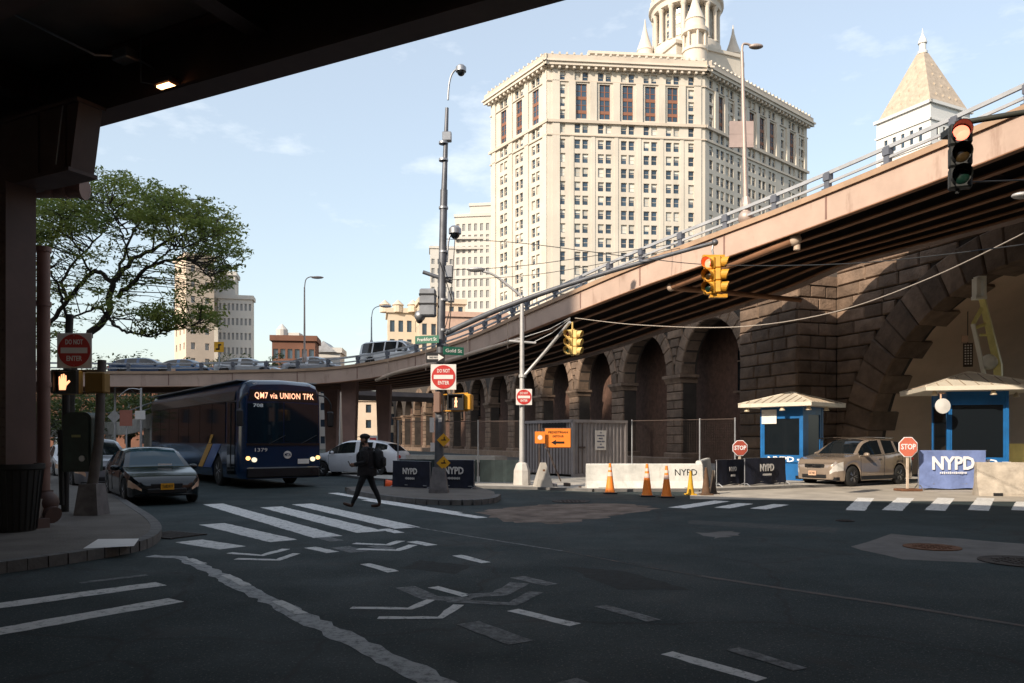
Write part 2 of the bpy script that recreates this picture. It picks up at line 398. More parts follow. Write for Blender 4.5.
# long ragged sealant band with dashes on it
gs('sealant_band', [(150, 556), (180, 557.5), (200, 566), (318, 624), (440, 684), (600, 762)], [0.17, 0.24], M_TAPE, jit=0.03)
for a, b in (((189, 559), (203, 564)), ((225, 575), (247, 586)), ((277, 601), (302, 614))): gs('lane_dash', [a, b], 0.11, z=0.0052)
# lane dashes, bright and faded
for a, b, w, m in (((310, 547.5), (333, 552.5), 0.2, M_PAINT), ((365, 564), (394, 572), 0.16, M_PAINT), ((457, 555.5), (486, 563), 0.16, M_PAINT), ((513, 610), (575, 625), 0.14, M_PAINT),
                   ((667, 653), (762, 680), 0.13, M_PAINT), ((412, 541.5), (432, 545.5), 0.2, M_PAINT), ((384, 529), (400, 533), 0.2, M_PAINT), ((340, 547), (360, 552), 0.3, M_GHOST),
                   ((517, 577), (552, 585), 0.2, M_GHOST), ((468, 623), (521, 643), 0.24, M_GHOST), ((601, 606), (655, 621), 0.16, M_GHOST), ((733, 649), (800, 670), 0.14, M_GHOST), ((318, 536), (337, 541), 0.25, M_GHOST),
                   ((372, 546), (392, 549), 0.2, M_GHOST), ((565, 681), (590, 690), 0.2, M_GHOST)):
    gs('lane_dash', [a, b], w, m)
# cycle-lane chevrons
for pl, w, m in (([(229, 553), (262, 555.5), (286, 549)], 0.13, M_PAINT), ([(236, 559), (278, 560), (297, 553.5)], 0.13, M_PAINT),
                 ([(354, 543.5), (388, 545), (401, 541)], 0.15, M_PAINT), ([(358, 549), (398, 550.5), (413, 545)], 0.15, M_PAINT),
                 ([(351, 608), (410, 609), (431, 600)], 0.10, M_PAINT), ([(378, 618), (440, 618), (459, 605)], 0.10, M_PAINT),
                 ([(405, 587), (430, 598), (470, 600)], 0.22, M_GHOST), ([(433, 587), (468, 596)], 0.13, M_PAINT), ([(468, 596), (500, 594), (520, 583)], 0.22, M_GHOST),
                 ([(448, 601), (512, 604), (537, 592)], 0.16, M_GHOST)):
    gs('chevron_marking', pl, w, m)
gs('lane_line', [(408, 526), (480, 538), (562, 551)], 0.06, M_GHOST)
gs('lane_line', [(700, 576), (765, 586), (900, 606), (1060, 632)], 0.09, M_REDLINE)
gs('lane_line', [(562, 551), (640, 566), (700, 576)], 0.03, M_REDLINE)
# repairs
def patch(name, px, m, z=0.0016, sub=3, jit=0.05):
    pts = [G(*p) for p in px]; out = []
    for a, b in zip(pts, pts[1:] + pts[:1]):
        for i in range(sub):
            q = a.lerp(b, i / sub); out.append((q.x + random.uniform(-jit, jit), q.y + random.uniform(-jit, jit), z))
    mb = MB(); mb.add(out, [list(range(len(out)))]); return obj(name, mb, m, road)
patch('concrete_patch', [(851, 547), (890, 534), (960, 539), (1060, 547), (1060, 563), (990, 563), (900, 559)], M_PATCH)
patch('roadbase_patch', [(478, 513), (508, 507), (560, 504), (632, 504), (655, 508), (612, 516), (560, 524), (500, 521)], M_BRICKY, sub=6, jit=0.16)
patch('roadbase_patch', [(700, 533), (735, 531), (742, 536), (712, 538)], M_PATCH, sub=4, jit=0.1)
M_CUT = mat('trench_asphalt', (0.017, 0.021, 0.021), 0.9, var=0.4, scale=9, bump=0.3, bscale=60)
M_CUT2 = mat('trench_asphalt_old', (0.052, 0.056, 0.054), 0.9, var=0.4, scale=9, bump=0.3, bscale=60)
for px, m in (([(560, 566), (625, 571), (690, 590), (620, 590)], M_CUT), ([(690, 520), (840, 528), (835, 533), (688, 524)], M_CUT2), ([(420, 560), (470, 566), (455, 574), (400, 568)], M_CUT)):
    patch('asphalt_patch', px, m, z=0.0014, sub=8, jit=0.03)
def manhole(px, py, r, m):
    g = G(px, py); t = MB()
    t.lathe([(r, 0.0), (r, 0.012), (r * .9, 0.012), (r * .88, 0.008), (0.01, 0.008)], 28)
    for i in range(-3, 4):
        for j in range(-3, 4):
            if (i * i + j * j) < 10: t.cbox((i * r * .22, j * r * .22, 0.011), (r * .12, r * .12, 0.008))
    o = obj('manhole_cover', t, m, road, loc=(g.x, g.y, 0.003), smooth=30); return o
manhole(932, 547.5, 0.40, M_RUST); manhole(1022, 562, 0.52, M_IRON); manhole(571, 501.5, 0.5, M_IRON)
manhole(845, 521, 0.18, M_IRON)

# ------------------------------------------------------------------ sidewalk on the left corner
def slab(name, edge, z, m, inner, curb_w=0.16, mcurb=None):
    """a raised pavement: edge = outer curb line (ground points), inner = points closing the polygon"""
    mb = MB(); poly = [V((p.x, p.y, 0)) for p in edge] + [V((p[0], p[1], 0)) for p in inner]
    n = len(poly)
    mb.add([(p.x, p.y, z) for p in poly], [list(range(n))])
    mb.add([(p.x, p.y, z) for p in poly] + [(p.x, p.y, -0.05) for p in poly], [(i, (i + 1) % n, n + (i + 1) % n, n + i) for i in range(n)])
    o = struct(name, mb, m)
    c = MB()
    for i, (a, b) in enumerate(zip(edge, edge[1:])):
        a, b = V((a.x, a.y, 0)), V((b.x, b.y, 0)); t = (b - a).normalized(); s = V((-t.y, t.x, 0))
        q = t * 0.004
        for (pa, pb) in ((a + q, b - q),):
            c.ext([pa - s * 0.01, pb - s * 0.01, pb + s * curb_w, pa + s * curb_w], (0, 0, z + 0.006))
    obj('curb', c, mcurb or M_CURB, o, kind='structure'); return o
ce = [G(*p) for p in ((-140, 590), (-60, 580), (0, 572), (60, 563.5), (110, 555), (136, 549), (149, 541), (151, 533), (144, 524), (132, 515), (121, 507), (113, 500), (107, 494))]
ce = catmull([(p.x, p.y, 0) for p in ce], 3)
last = ce[-1]
ce += [last + V((-0.59, 0.8, 0)) * k for k in (6, 14, 26, 40)]
ce = ce[::-1]
sidewalk_left = slab('sidewalk', ce, 0.14, M_WALK, [(-40, 4), (-60, 20), (-60, 50)][::1])
# dropped curb apron, pale
ap = MB(); ap.add([(*G(83, 549, .14).xy, 0.147), (*G(134, 546.5, .14).xy, 0.147), (*G(139, 539, .14).xy, 0.147), (*G(98, 539.5, .14).xy, 0.147)], [(0, 1, 2, 3)])
obj('curb_ramp_panel', ap, M_OFFW, sidewalk_left, kind='structure')
# storm drain grate by the curb
dg_ = MB(); g0 = G(171, 535.5)
for i in range(9): dg_.cbox((-0.42 + i * 0.105, 0, 0.012), (0.045, 0.62, 0.02))
dg_.cbox((0, 0.33, 0.012), (0.95, 0.05, 0.022)); dg_.cbox((0, -0.33, 0.012), (0.95, 0.05, 0.022))
go = obj('drain_grate', dg_, M_IRON, road, loc=(g0.x, g0.y, 0.0), rot=(0, 0, R(-30)))
pit = MB(); pit.quad((-.46, -.33, .003), (.46, -.33, .003), (.46, .33, .003), (-.46, .33, .003))
obj('drain_pit', pit, mat('drain_black', (0.004, 0.004, 0.004), 0.9, var=0), road, loc=(g0.x, g0.y, 0), rot=(0, 0, R(-30)))

# ------------------------------------------------------------------ traffic island under the signal pole
isl = [G(*p) for p in ((495, 499), (488, 503), (462, 505), (420, 503.5), (385, 499.5), (352, 494))]
isl = catmull([(p.x, p.y, 0) for p in isl], 4)
bk = [G(*p) for p in ((345, 491), (400, 489), (478, 491), (494, 496))]
island = slab('traffic_island', isl, 0.13, M_WALK, [(p.x, p.y) for p in bk])
# pale pavement behind, with the second pole and the container
bk2 = [G(*p) for p in ((930, 480.5), (860, 486), (700, 492), (595, 492), (540, 490), (478, 488.5), (360, 479), (300, 470))]
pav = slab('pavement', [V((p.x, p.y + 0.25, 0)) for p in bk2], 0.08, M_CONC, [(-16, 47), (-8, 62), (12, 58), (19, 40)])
# pale sheet over the sunlit ground by the booths, sunlight put into its colour
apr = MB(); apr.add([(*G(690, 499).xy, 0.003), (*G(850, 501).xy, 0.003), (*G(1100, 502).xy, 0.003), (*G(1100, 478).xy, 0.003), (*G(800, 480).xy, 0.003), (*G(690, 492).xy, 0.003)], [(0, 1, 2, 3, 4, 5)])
obj('sunlit_ground_sheet', apr, mat('sunlit_ground_pale', (0.40, 0.36, 0.305), 0.9, var=0.25, scale=1.2, bump=0.15), road)

# ================================================================== OVERHEAD ELEVATED ROADWAY (camera stands under it)
E0 = V((-7.1, 13.4, 0)); EU = V((0.894, -0.447, 0)).normalized(); EN = V((0.447, 0.894, 0)).normalized()   # along / outward
over = thing('elevated_roadway', 'dark steel elevated roadway overhead, with girders and a lit lamp underneath', 'elevated road', (E0.x, E0.y, 0), math.atan2(EU.y, EU.x))
# local: x along the edge to the right, y outward (away from camera)
DZ = 7.0
def ibeam(mb, x0, x1, y, z0, z1, fl=0.42, web=0.03, th=0.05, m=0):
    mb.box(x0, x1, y - fl / 2, y + fl / 2, z0, z0 + th, m); mb.box(x0, x1, y - fl / 2, y + fl / 2, z1 - th, z1, m); mb.box(x0, x1, y - web / 2, y + web / 2, z0 + th, z1 - th, m)
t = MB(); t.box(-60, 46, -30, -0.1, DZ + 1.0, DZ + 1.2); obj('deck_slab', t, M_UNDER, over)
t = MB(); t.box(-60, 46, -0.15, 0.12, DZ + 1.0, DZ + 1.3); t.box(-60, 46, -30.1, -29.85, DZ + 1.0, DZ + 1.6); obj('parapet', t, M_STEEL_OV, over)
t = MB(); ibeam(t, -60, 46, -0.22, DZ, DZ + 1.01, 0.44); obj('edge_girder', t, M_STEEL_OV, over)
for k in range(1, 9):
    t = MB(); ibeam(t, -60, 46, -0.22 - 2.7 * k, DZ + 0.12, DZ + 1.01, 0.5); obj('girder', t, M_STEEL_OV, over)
for k in range(12):
    x = -22 + k * 5.2
    t = MB(); t.box(x - 0.06, x + 0.06, -29, -0.3, DZ + 0.55, DZ + 0.99); t.box(x - 0.16, x + 0.16, -29, -0.3, DZ + 0.5, DZ + 0.55); obj('cross_beam', t, M_STEEL_OV, over)
for k in range(40):
    x = -30 + k * 1.7
    t = MB(); t.box(x - 0.02, x + 0.02, -0.2, -0.02, DZ + 0.06, DZ + 0.97); obj('stiffener', t, M_STEEL_OV, over)
# box girder on the column, parallel to the edge
def oloc(w): # world -> local of over
    q = V((w.x - E0.x, w.y - E0.y, 0)); return V((q.dot(EU), q.dot(EN), w.z))
a_ = oloc(P(99, 168, 12.3))
bx0, by0 = a_.x - .22, a_.y
t = MB(); t.ext([(bx0 - 14, by0 - 0.20, 5.93), (bx0 - 0.18, by0 - 0.20, 5.93), (bx0 + 0.02, by0 - 0.20, 6.93), (bx0 - 14, by0 - 0.20, 6.93)], (0, 0.40, 0))
t.box(bx0 - 14, bx0 - 0.16, by0 - 0.25, by0 + 0.25, 5.87, 5.93); t.box(bx0 - 14, bx0 + 0.05, by0 - 0.25, by0 + 0.25, 6.93, 6.99)
for xx in (-1.0, -0.32, -2.4): t.box(bx0 + xx, bx0 + xx + 0.05, by0 - 0.24, by0 + 0.24, 5.93, 6.93)
obj('pier_cap', t, M_STEEL_OV, over)
t = MB(); t.tube([(bx0 - 0.45, by0 - 0.26, 6.0), (bx0 - 0.28, by0 - 0.26, 6.9)], 0.012, 6); obj('cable', t, M_RAIL, over)
# column: H section
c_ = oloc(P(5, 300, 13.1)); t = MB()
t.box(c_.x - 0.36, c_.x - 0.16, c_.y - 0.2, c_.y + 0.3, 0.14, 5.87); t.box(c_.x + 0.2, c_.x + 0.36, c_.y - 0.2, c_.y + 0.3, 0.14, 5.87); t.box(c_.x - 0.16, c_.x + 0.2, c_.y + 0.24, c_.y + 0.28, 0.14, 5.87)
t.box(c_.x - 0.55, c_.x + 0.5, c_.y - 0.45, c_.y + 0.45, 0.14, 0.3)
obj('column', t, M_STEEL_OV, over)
t = MB()
for k in range(34):
    for xx in (-.26, .28): t.cbox((c_.x + xx, c_.y - .205, .4 + k * .16), (.035, .02, .035), bev=.008)
obj('rivets', t, M_STEEL_OV, over, kind='stuff')
t = MB(); q = oloc(P(43.5, 300, 13.6))
t.tube([(q.x, q.y, 0.55), (q.x, q.y, 5.0)], 0.105, 14)
for z in (1.2, 2.6, 4.0, 4.95): t.tube([(q.x, q.y, z - .04), (q.x, q.y, z + .04)], 0.125, 14)
obj('drainpipe', t, M_STEEL_BR, over, smooth=40)
t = MB(); t.tube(catmull([(q.x, q.y, 0.75), (q.x + 0.02, q.y, 0.55), (q.x + 0.1, q.y, 0.4), (q.x + 0.28, q.y, 0.33)], 4), 0.15, 14); t.ball((q.x + .08, q.y, .55), .2)
obj('drainpipe_elbow', t, M_STEEL_OV, over, smooth=50)
w0 = oloc(P(40, 186, 13.4)); w1 = oloc(P(84, 189, 13.4)); t = MB()
t.tube([w0 + V((-.4, 0, 0)), w1], 0.15, 16)
for f in (0.25, 0.6, 0.98): t.tube([w0.lerp(w1, f) - (w1 - w0).normalized() * .035, w0.lerp(w1, f) + (w1 - w0).normalized() * .035], 0.185, 16)
obj('drainpipe', t, M_STEEL_BR, over, smooth=40)
t = MB(); t.box(q.x - .35, q.x + .2, q.y - .5, q.y - .1, .14, .62); obj('column_plinth', t, M_CONC, over)
# junction box, conduits and lit flood lamp under the deck
jb = oloc(P(125, 56, 12.2)); t = MB(); t.cbox(jb, (0.34, 0.22, 0.16), bev=0.015); obj('junction_box', t, M_RAIL, over)
t = MB(); t.tube([oloc(P(0, 7, 11)), oloc(P(45, 30, 11.4)), oloc(P(95, 55, 12)), jb + V((-.1, 0, .02))], 0.018, 6); t.tube([jb, oloc(P(140, 62, 12.3)), oloc(P(141, 38, 12.3))], 0.016, 6)
t.tube([jb + V((.1, 0, 0)), oloc(P(160, 72, 12.5)), oloc(P(200, 86, 12.9))], 0.016, 6); t.tube([oloc(P(141, 60, 12.3)), oloc(P(141, 82, 12.3)), oloc(P(156, 85, 12.3))], 0.014, 6)
obj('conduit', t, M_RAIL, over, smooth=50)
lp = oloc(P(168, 88, 12.2)); t = MB(); t.cbox(lp + V((0, 0, .07)), (0.40, 0.26, 0.12), bev=0.03); hs_ = obj('lamp_housing', t, M_STEEL_OV, over)
t = MB(); t.cbox(lp + V((.02, -.02, 0.0)), (0.27, 0.19, 0.03)); obj('lamp_lens', t, mat('lit_lens', (1, 0.6, 0.3), 0.4, var=0, emit=(1.0, 0.52, 0.22), es=7.0), over)

# ================================================================== CURVED RAMP
RP = [(13.6, 8.0, 8.25), (13.1, 12.0, 8.3), (11.75, 17.8, 8.32), (9.2, 25, 8.28), (5.25, 32, 7.86), (1.4, 39, 7.3), (-4.2, 47.5, 6.3), (-11.2, 51.5, 5.45), (-19, 53, 5.3), (-28, 53.2, 5.25), (-45, 50, 5.25), (-62, 44, 5.2)]
RK = [1.02, 1.0, .97, .92] + [.88] * 8
RP = [(x * k, y * k, CH + (z - CH) * k) for (x, y, z), k in zip(RP, RK)]
rpath = catmull(RP, 7)
ramp = thing('elevated_ramp', 'curved mauve steel ramp with metal railing, rising across the picture to the right', 'ramp', (0, 0, 0))
nrm = []
for i in range(len(rpath)):
    t = rpath[min(i + 1, len(rpath) - 1)] - rpath[max(i - 1, 0)]; t.z = 0; t.normalize(); nrm.append(V((t.y, -t.x, 0)))   # inward (far side): to the right when travelling away
def bank(i): return tab(i / (len(rpath) - 1), [(0, .15), (.33, .15), (.46, .08), (.56, 0), (1, 0)])      # the deck is banked where it climbs
def wfac(i): return tab(i / (len(rpath) - 1), [(0, 1), (.29, 1), (.42, .84), (.56, .62), (1, .6)])      # the deck narrows on the way down
def off(i, k, z):
    k = k * wfac(i) if k > .4 else k
    p = rpath[i] + nrm[i] * k; return (p.x, p.y, p.z + z + k * bank(i))
def sweep(sec, m, name, parent=ramp, i0=0, i1=None, **k):
    """sec = closed polygon of (offset inward, height) swept along the ramp"""
    i1 = len(rpath) if i1 is None else i1
    mb = MB(); n = len(sec)
    for i in range(i0, i1):
        for (a, b) in sec: mb.v.append(V(off(i, a, b)))
    for i in range(i1 - i0 - 1):
        for j in range(n):
            j2 = (j + 1) % n; mb.f.append([i * n + j, i * n + j2, (i + 1) * n + j2, (i + 1) * n + j]); mb.mi.append(0)
    mb.f.append(list(range(n))[::-1]); mb.mi.append(0); mb.f.append([(i1 - i0 - 1) * n + j for j in range(n)]); mb.mi.append(0)
    return obj(name, mb, m, parent, **k)
WR = 11.0
sweep([(0.3, .72), (WR - .3, .72), (WR - .3, .94), (0.3, .94)], M_ASPH, 'deck')
# fascia plates, each between joints
segs = list(range(0, len(rpath) - 1, 4))
for i in segs: sweep([(0, 0.03), (0.06, 0.03), (0.06, .79), (0, .79)], M_FASCIA, 'fascia_plate', i0=i, i1=min(i + 5, len(rpath)))
for i in segs[1:]:
    p = rpath[i]; n_ = nrm[i]; tt = V((-n_.y, n_.x, 0)); mb = MB()
    c0 = p - n_ * 0.012
    mb.ext([c0 - tt * .03 + V((0, 0, .1)), c0 + tt * .03 + V((0, 0, .1)), c0 + tt * .03 + V((0, 0, .77)), c0 - tt * .03 + V((0, 0, .77))], n_ * 0.02); obj('splice_plate', mb, M_STEEL_BR, ramp)
sweep([(-.08, 0.0), (.22, 0.0), (.22, .03), (-.08, .03)], M_STEEL_OR, 'bottom_flange')
sweep([(-.08, .79), (.3, .79), (.3, .95), (-.08, .95)], mat('curb_paint_tan', (0.40, 0.27, 0.18), 0.6, var=0.15), 'deck_curb')
sweep([(WR - .06, 0.0), (WR, 0.0), (WR, .95), (WR - .06, .95)], M_FASCIA, 'far_fascia')
mb = MB(); nr_ = len(rpath)        # unseen far-side wall added to shade the viaduct, higher where the ramp climbs
for i in range(nr_):
    h = tab(i / (nr_ - 1), [(0, 2.2), (.52, 2.2), (.6, 1.7), (1, 1.7)])
    for (a, b) in ((WR - .05, .95), (WR + .2, .95), (WR + .2, h - .36), (WR - .05, h - .36)): mb.v.append(V(off(i, a, b)))
for i in range(nr_ - 1):
    for j in range(4): mb.f.append([i * 4 + j, i * 4 + (j + 1) % 4, i * 4 + 4 + (j + 1) % 4, i * 4 + 4 + j]); mb.mi.append(0)
obj('viaduct_shade_wall', mb, M_CONC, ramp)
for k_, oo in enumerate((1.8, 3.5, 5.2, 6.9, 8.6, 10.2)):
    sweep([(oo - .02, .12), (oo + .02, .12), (oo + .02, .72), (oo - .02, .72)], M_STEEL_DK, 'stringer_web'); sweep([(oo - .17, .07), (oo + .17, .07), (oo + .17, .12), (oo - .17, .12)], M_STEEL_OR, 'stringer_flange')  # flanges orange under dark webs: warm light put into their colour
for i in range(2, len(rpath) - 1, 3):
    p = rpath[i]; n_ = nrm[i]; tt = V((-n_.y, n_.x, 0)); mb = MB(); c0 = p + n_ * .07 + V((0, 0, .35))
    mb.ext([c0 - tt * .05, c0 + tt * .05, c0 + tt * .05 + V((0, 0, .36)), c0 - tt * .05 + V((0, 0, .36))], (n_ + V((0, 0, bank(i)))) * (WR * wfac(i) - .2)); obj('diaphragm', mb, M_STEEL_DK, ramp)
# railing: posts one by one, two rails
for side in (0.08,):
    sweep([(side - .05, 1.36), (side + .05, 1.36), (side + .05, 1.46), (side - .05, 1.46)], M_RAIL_RAMP, 'top_rail'); sweep([(side - .04, 1.10), (side + .04, 1.10), (side + .04, 1.17), (side - .04, 1.17)], M_RAIL_RAMP, 'lower_rail')
pm = MB(); pm.box(-.08, .08, -.07, .07, .95, 1.44); pm.box(-.14, .14, -.1, .1, .95, .99); pm.box(-.10, .10, -.10, .10, 1.2, 1.4); pmesh = pm.mesh('rail_post', mat('rail_post_blue_grey', (0.16, 0.17, 0.20), 0.5, 0.4, var=0.15))
acc = 0; lastp = rpath[0]
for i in range(1, len(rpath)):
    seg = (rpath[i] - rpath[i - 1]).length; k = max(1, round(seg / 2.0))
    if seg < 1.3 and i % 2: continue
    p = rpath[i] + nrm[i] * .08; obj('rail_post', pmesh, None, ramp, loc=p, rot=(0, 0, math.atan2(nrm[i].y, nrm[i].x) - math.pi / 2))
# drain pipes slung along the ramp
def pipe(pts, r, m, name='drainpipe', parent=ramp):
    t = MB(); t.tube(pts, r, 12); return obj(name, t, m, parent, smooth=50)
M_PIPE = mat('pipe_cream', (0.50, 0.38, 0.29), 0.55, var=0.15, scale=2)
pp = catmull([P(376, 380, 44.6), P(400, 371.5, 43.4), P(444, 361.5, 41.0), P(483, 350, 37.6), P(520, 339, 35.0)], 5); pipe(pp, 0.10, M_PIPE)
for i in range(3, len(pp), 5):
    t = MB(); t.tube([pp[i] - V((0, 0, .25)), pp[i] + V((0, 0, .9))], .025, 6); t.lathe([(.13, -.04), (.13, .04)], 12, c=pp[i]); obj('pipe_hanger', t, M_PIPE, ramp)
pp = [P(671, 287, 27.45), P(735, 263, 25.20), P(792, 241, 23.40)]; pipe(pp, 0.12, M_STEEL_OR); t = MB(); t.ball(P(671, 287, 27.45), .15); t.ball(P(795, 240, 23.40), .19); t.tube([P(795, 240, 23.40), P(796, 216, 23.58)], .15, 12); t.tube([P(797, 250, 23.40), P(797, 244, 23.40)], .1, 10); obj('pipe_joint', t, M_PIPE, ramp, smooth=50)
pipe([P(672, 288, 27.45), P(720, 292, 29.70), P(800, 300, 32.40)], .1, M_STEEL_OR)
# columns of the ramp
for (px, d, wd) in ((350, 47, .8), (384, 50, .8), (255, 50.5, .6), (332, 52, .8), (180, 51, .6)):
    b = P(px, 440, d); t = MB(); h_ = 5.7 if px > 260 else 5.3
    t.ext([(b.x - wd * .38, b.y - .4, 0), (b.x + wd * .38, b.y - .4, 0), (b.x + wd * .6, b.y - .4, h_), (b.x - wd * .6, b.y - .4, h_)], (0, .8, 0)); obj('support_column', t, M_STEEL_BR, ramp)
t = MB(); a, b = P(345, 395, 53), P(440, 398, 62); t.tube([a, b], .35, 4); obj('cap_beam', t, M_STEEL_DK, ramp)
# ================================================================== STONE VIADUCT
VX, VY = 15.9, 36.8
via = thing('stone_viaduct', 'old granite viaduct with a large arch, a square pier and a row of smaller arches', 'viaduct', (VX, VY, 0), math.atan2(-0.944, 0.33))
# local x runs towards the camera / right, y into the wall, z up
ZT = 11.2
BA = (9.0, 0.3, 7.9)        # big arch: centre x, springing z, radius
PC = [-(15.6 + 8.2 * k) for k in range(13)]
AR, AZ = 3.15, 5.9
ops = [(BA[0], BA[2], BA[1])] + [(-11.5, AR, AZ)] + [(c - 4.1, AR, AZ) for c in PC]
def arch_wall(mb, x0, x1, zt, ops, y0, y1, m=0, step=0.35):
    xs = [x0]
    for (c, r, zs) in sorted(ops): xs += [c - r, c + r]
    xs.append(x1); xs = [x for x in xs if x0 <= x <= x1]
    for a, b in zip(xs, xs[1:]):
        op = next((o for o in ops if abs((a + b) / 2 - o[0]) < o[1]), None)
        if op is None:
            mb.quad((a, y0, 0), (b, y0, 0), (b, y0, zt), (a, y0, zt), m)
        else:
            c, r, zs = op; n = 22
            for i in range(n):
                p = [c - r * math.cos(math.pi * (i + e) / n) for e in (0, 1)]; q = [zs + r * math.sin(math.pi * (i + e) / n) for e in (0, 1)]
                mb.quad((p[0], y0, q[0]), (p[1], y0, q[1]), (p[1], y0, zt), (p[0], y0, zt), m)
                mb.quad((p[0], y0, q[0]), (p[1], y0, q[1]), (p[1], y1, q[1]), (p[0], y1, q[0]), m)
            for e in (-1, 1): mb.quad((c + e * r, y0, 0), (c + e * r, y1, 0), (c + e * r, y1, zs), (c + e * r, y0, zs), m)
t = MB(); arch_wall(t, -125, 21, ZT, ops[1:] + [(BA[0], BA[2] + .12, BA[1])], 0.06, 1.05); t.box(-125, 21, 0.06, 6, ZT, ZT + .2); obj('core_wall', t, M_STONE2, via, fix=False)
# barrel vault of the big arch
t = MB(); n = 40; r = BA[2] + .14
for i in range(n):
    p = [BA[0] - r * math.cos(math.pi * (i + e) / n) for e in (0, 1)]; q = [BA[1] + r * math.sin(math.pi * (i + e) / n) for e in (0, 1)]
    t.quad((p[0], .5, q[0]), (p[1], .5, q[1]), (p[1], 14, q[1]), (p[0], 14, q[0]))
for e in (-1, 1): t.quad((BA[0] + e * r, .5, 0), (BA[0] + e * r, 14, 0), (BA[0] + e * r, 14, BA[1]), (BA[0] + e * r, .5, BA[1]))
obj('vault', t, M_VAULT, via, smooth=40)

# doorway and sign inside the vault on the far jamb
t = MB(); xx = BA[0] - BA[2] + .06
t.ext([(xx - .16, 4.6, 0), (xx - .16, 6.6, 0), (xx - .16, 6.6, 2.3), (xx - .16, 6.2, 2.9), (xx - .16, 5.6, 3.1), (xx - .16, 5.0, 2.9), (xx - .16, 4.6, 2.3)], (.1, 0, 0)); obj('doorway', t, mat('void_dark', (0.02, 0.017, 0.015), 0.9, var=0), via)
# stones ---------------------------------------------------------------
def stone_mesh(seed):
    rr = random.Random(seed); t = MB(); b = .045
    f = [(-.5 + b, -.5, -.5 + b * 1.6), (.5 - b, -.5, -.5 + b * 1.6), (.5 - b, -.5, .5 - b * 1.6), (-.5 + b, -.5, .5 - b * 1.6)]
    e = [(-.5, -.32, -.5), (.5, -.32, -.5), (.5, -.32, .5), (-.5, -.32, .5)]; k = [(-.5, .5, -.5), (.5, .5, -.5), (.5, .5, .5), (-.5, .5, .5)]
    c = [(rr.uniform(-.12, .12), -.5 - rr.uniform(.02, .14), rr.uniform(-.15, .15))]
    f = [(x + rr.uniform(-.015, .015), y - rr.uniform(0, .09), z + rr.uniform(-.03, .03)) for x, y, z in f]
    t.add(f + e + k + c, [(0, 1, 12), (1, 2, 12), (2, 3, 12), (3, 0, 12)] + [(i, (i + 1) % 4, 4 + (i + 1) % 4, 4 + i) for i in range(4)] + [(4 + i, 4 + (i + 1) % 4, 8 + (i + 1) % 4, 8 + i) for i in range(4)])
    return t.mesh('stone', M_STONE)
SM = [stone_mesh(i) for i in range(7)]
SMs = [m.copy() for m in SM]
for m in SMs: m.name = 'stone_side'
rs = random.Random(3); J = 0.035
def stone(x0, x1, z0, z1, y=-0.05, dep=0.3, rot=0, name='stone'):
    c = ((x0 + x1) / 2, y + dep / 2 + rs.uniform(-.015, .02), (z0 + z1) / 2)
    return obj(name, rs.choice(SM), None, via, loc=c, scale=(x1 - x0 - J, dep * (1), z1 - z0 - J), rot=(0, 0, rot))
def course(x0, x1, z0, z1, lo=1.0, hi=1.9, **k):
    x = x0; 
    while x < x1 - .05:
        w = rs.uniform(lo, hi)
        if x1 - (x + w) < lo * .6: w = x1 - x
        stone(x, min(x + w, x1), z0, z1, **k); x += w
ch = .6
# square pier
t = MB(); t.box(-5.26, -.84, -2.26, .1, 0, 9.0); obj('pier_core', t, M_STONE2, via)
nz_ = 15
for i in range(nz_):
    z0 = i * ch; o_ = .0 if i % 2 else .0
    course(-5.3, -.8, z0, z0 + ch, y=-2.33, dep=.3)
    # side face (towards camera): rotate by +90: stone front (-y) -> +x
    y = -2.5; cuts = [0, 1.2, 2.25] if i % 2 else [0, .7, 1.6, 2.25]
    for a, b in zip(cuts, cuts[1:]):
        obj('stone', rs.choice(SM), None, via, loc=(-.92 + rs.uniform(-.02, .02), -2.3 + (a + b) / 2 + .03, z0 + ch / 2), scale=(b - a - J, .3, ch - J), rot=(0, 0, R(90)))
t = MB(); t.box(-5.45, -.66, -2.48, .1, 0, .55); obj('pier_plinth', t, M_STONE, via); t = MB(); t.box(-5.4, -.70, -2.42, .1, 9.0, 9.45); obj('pier_cap', t, M_STONE, via)
# wall around the big arch
RING = 1.6
for i in range(int(ZT / ch)):
    z0 = i * ch; zz = max(0, z0 + ch * .5 - BA[1]); R2 = BA[2] + RING
    hw = math.sqrt(max(0, R2 * R2 - zz * zz)) if zz < R2 else 0
    if z0 + ch <= BA[1] + .1: hw = BA[2]
    xl = BA[0] - hw if hw > 0 else 14
    course(-.8, min(xl, 14), z0, z0 + ch) if xl > -.45 else None
# big voussoirs
nv = 28
def wedge(r0, r1, da, y0, y1, name, g=.022, prot=0.0):
    t = MB(); s = da / 2; rm = (r0 + r1) / 2
    pts = []
    for (rr_, sg) in ((r0, -1), (r1, -1), (r1, 1), (r0, 1)):
        a = sg * (s - g / rr_ / 1.0 * .5); pts.append((rr_ * math.sin(a), rr_ * math.cos(a)))
    e = .06
    ins = [(p[0] * (1 - .12), p[1] + (e if i in (0, 3) else -e)) for i, p in enumerate(pts)]
    fr = [(p[0], y0 + .07, p[1]) for p in pts]; fi = [(p[0], y0, p[1]) for p in ins]; bk_ = [(p[0], y1, p[1]) for p in pts]
    t.add(fr + fi + bk_, [(4, 5, 6, 7)] + [(i, (i + 1) % 4, 4 + (i + 1) % 4, 4 + i) for i in range(4)] + [(8 + i, 8 + (i + 1) % 4, (i + 1) % 4, i) for i in range(4)] + [(11, 10, 9, 8)])
    return t.mesh(name, M_STONE)
da = math.pi / nv
W1 = wedge(BA[2], BA[2] + RING, da, -.14, .75, 'voussoir'); W2 = wedge(BA[2], BA[2] + RING, da, -.11, 1.45, 'voussoir')
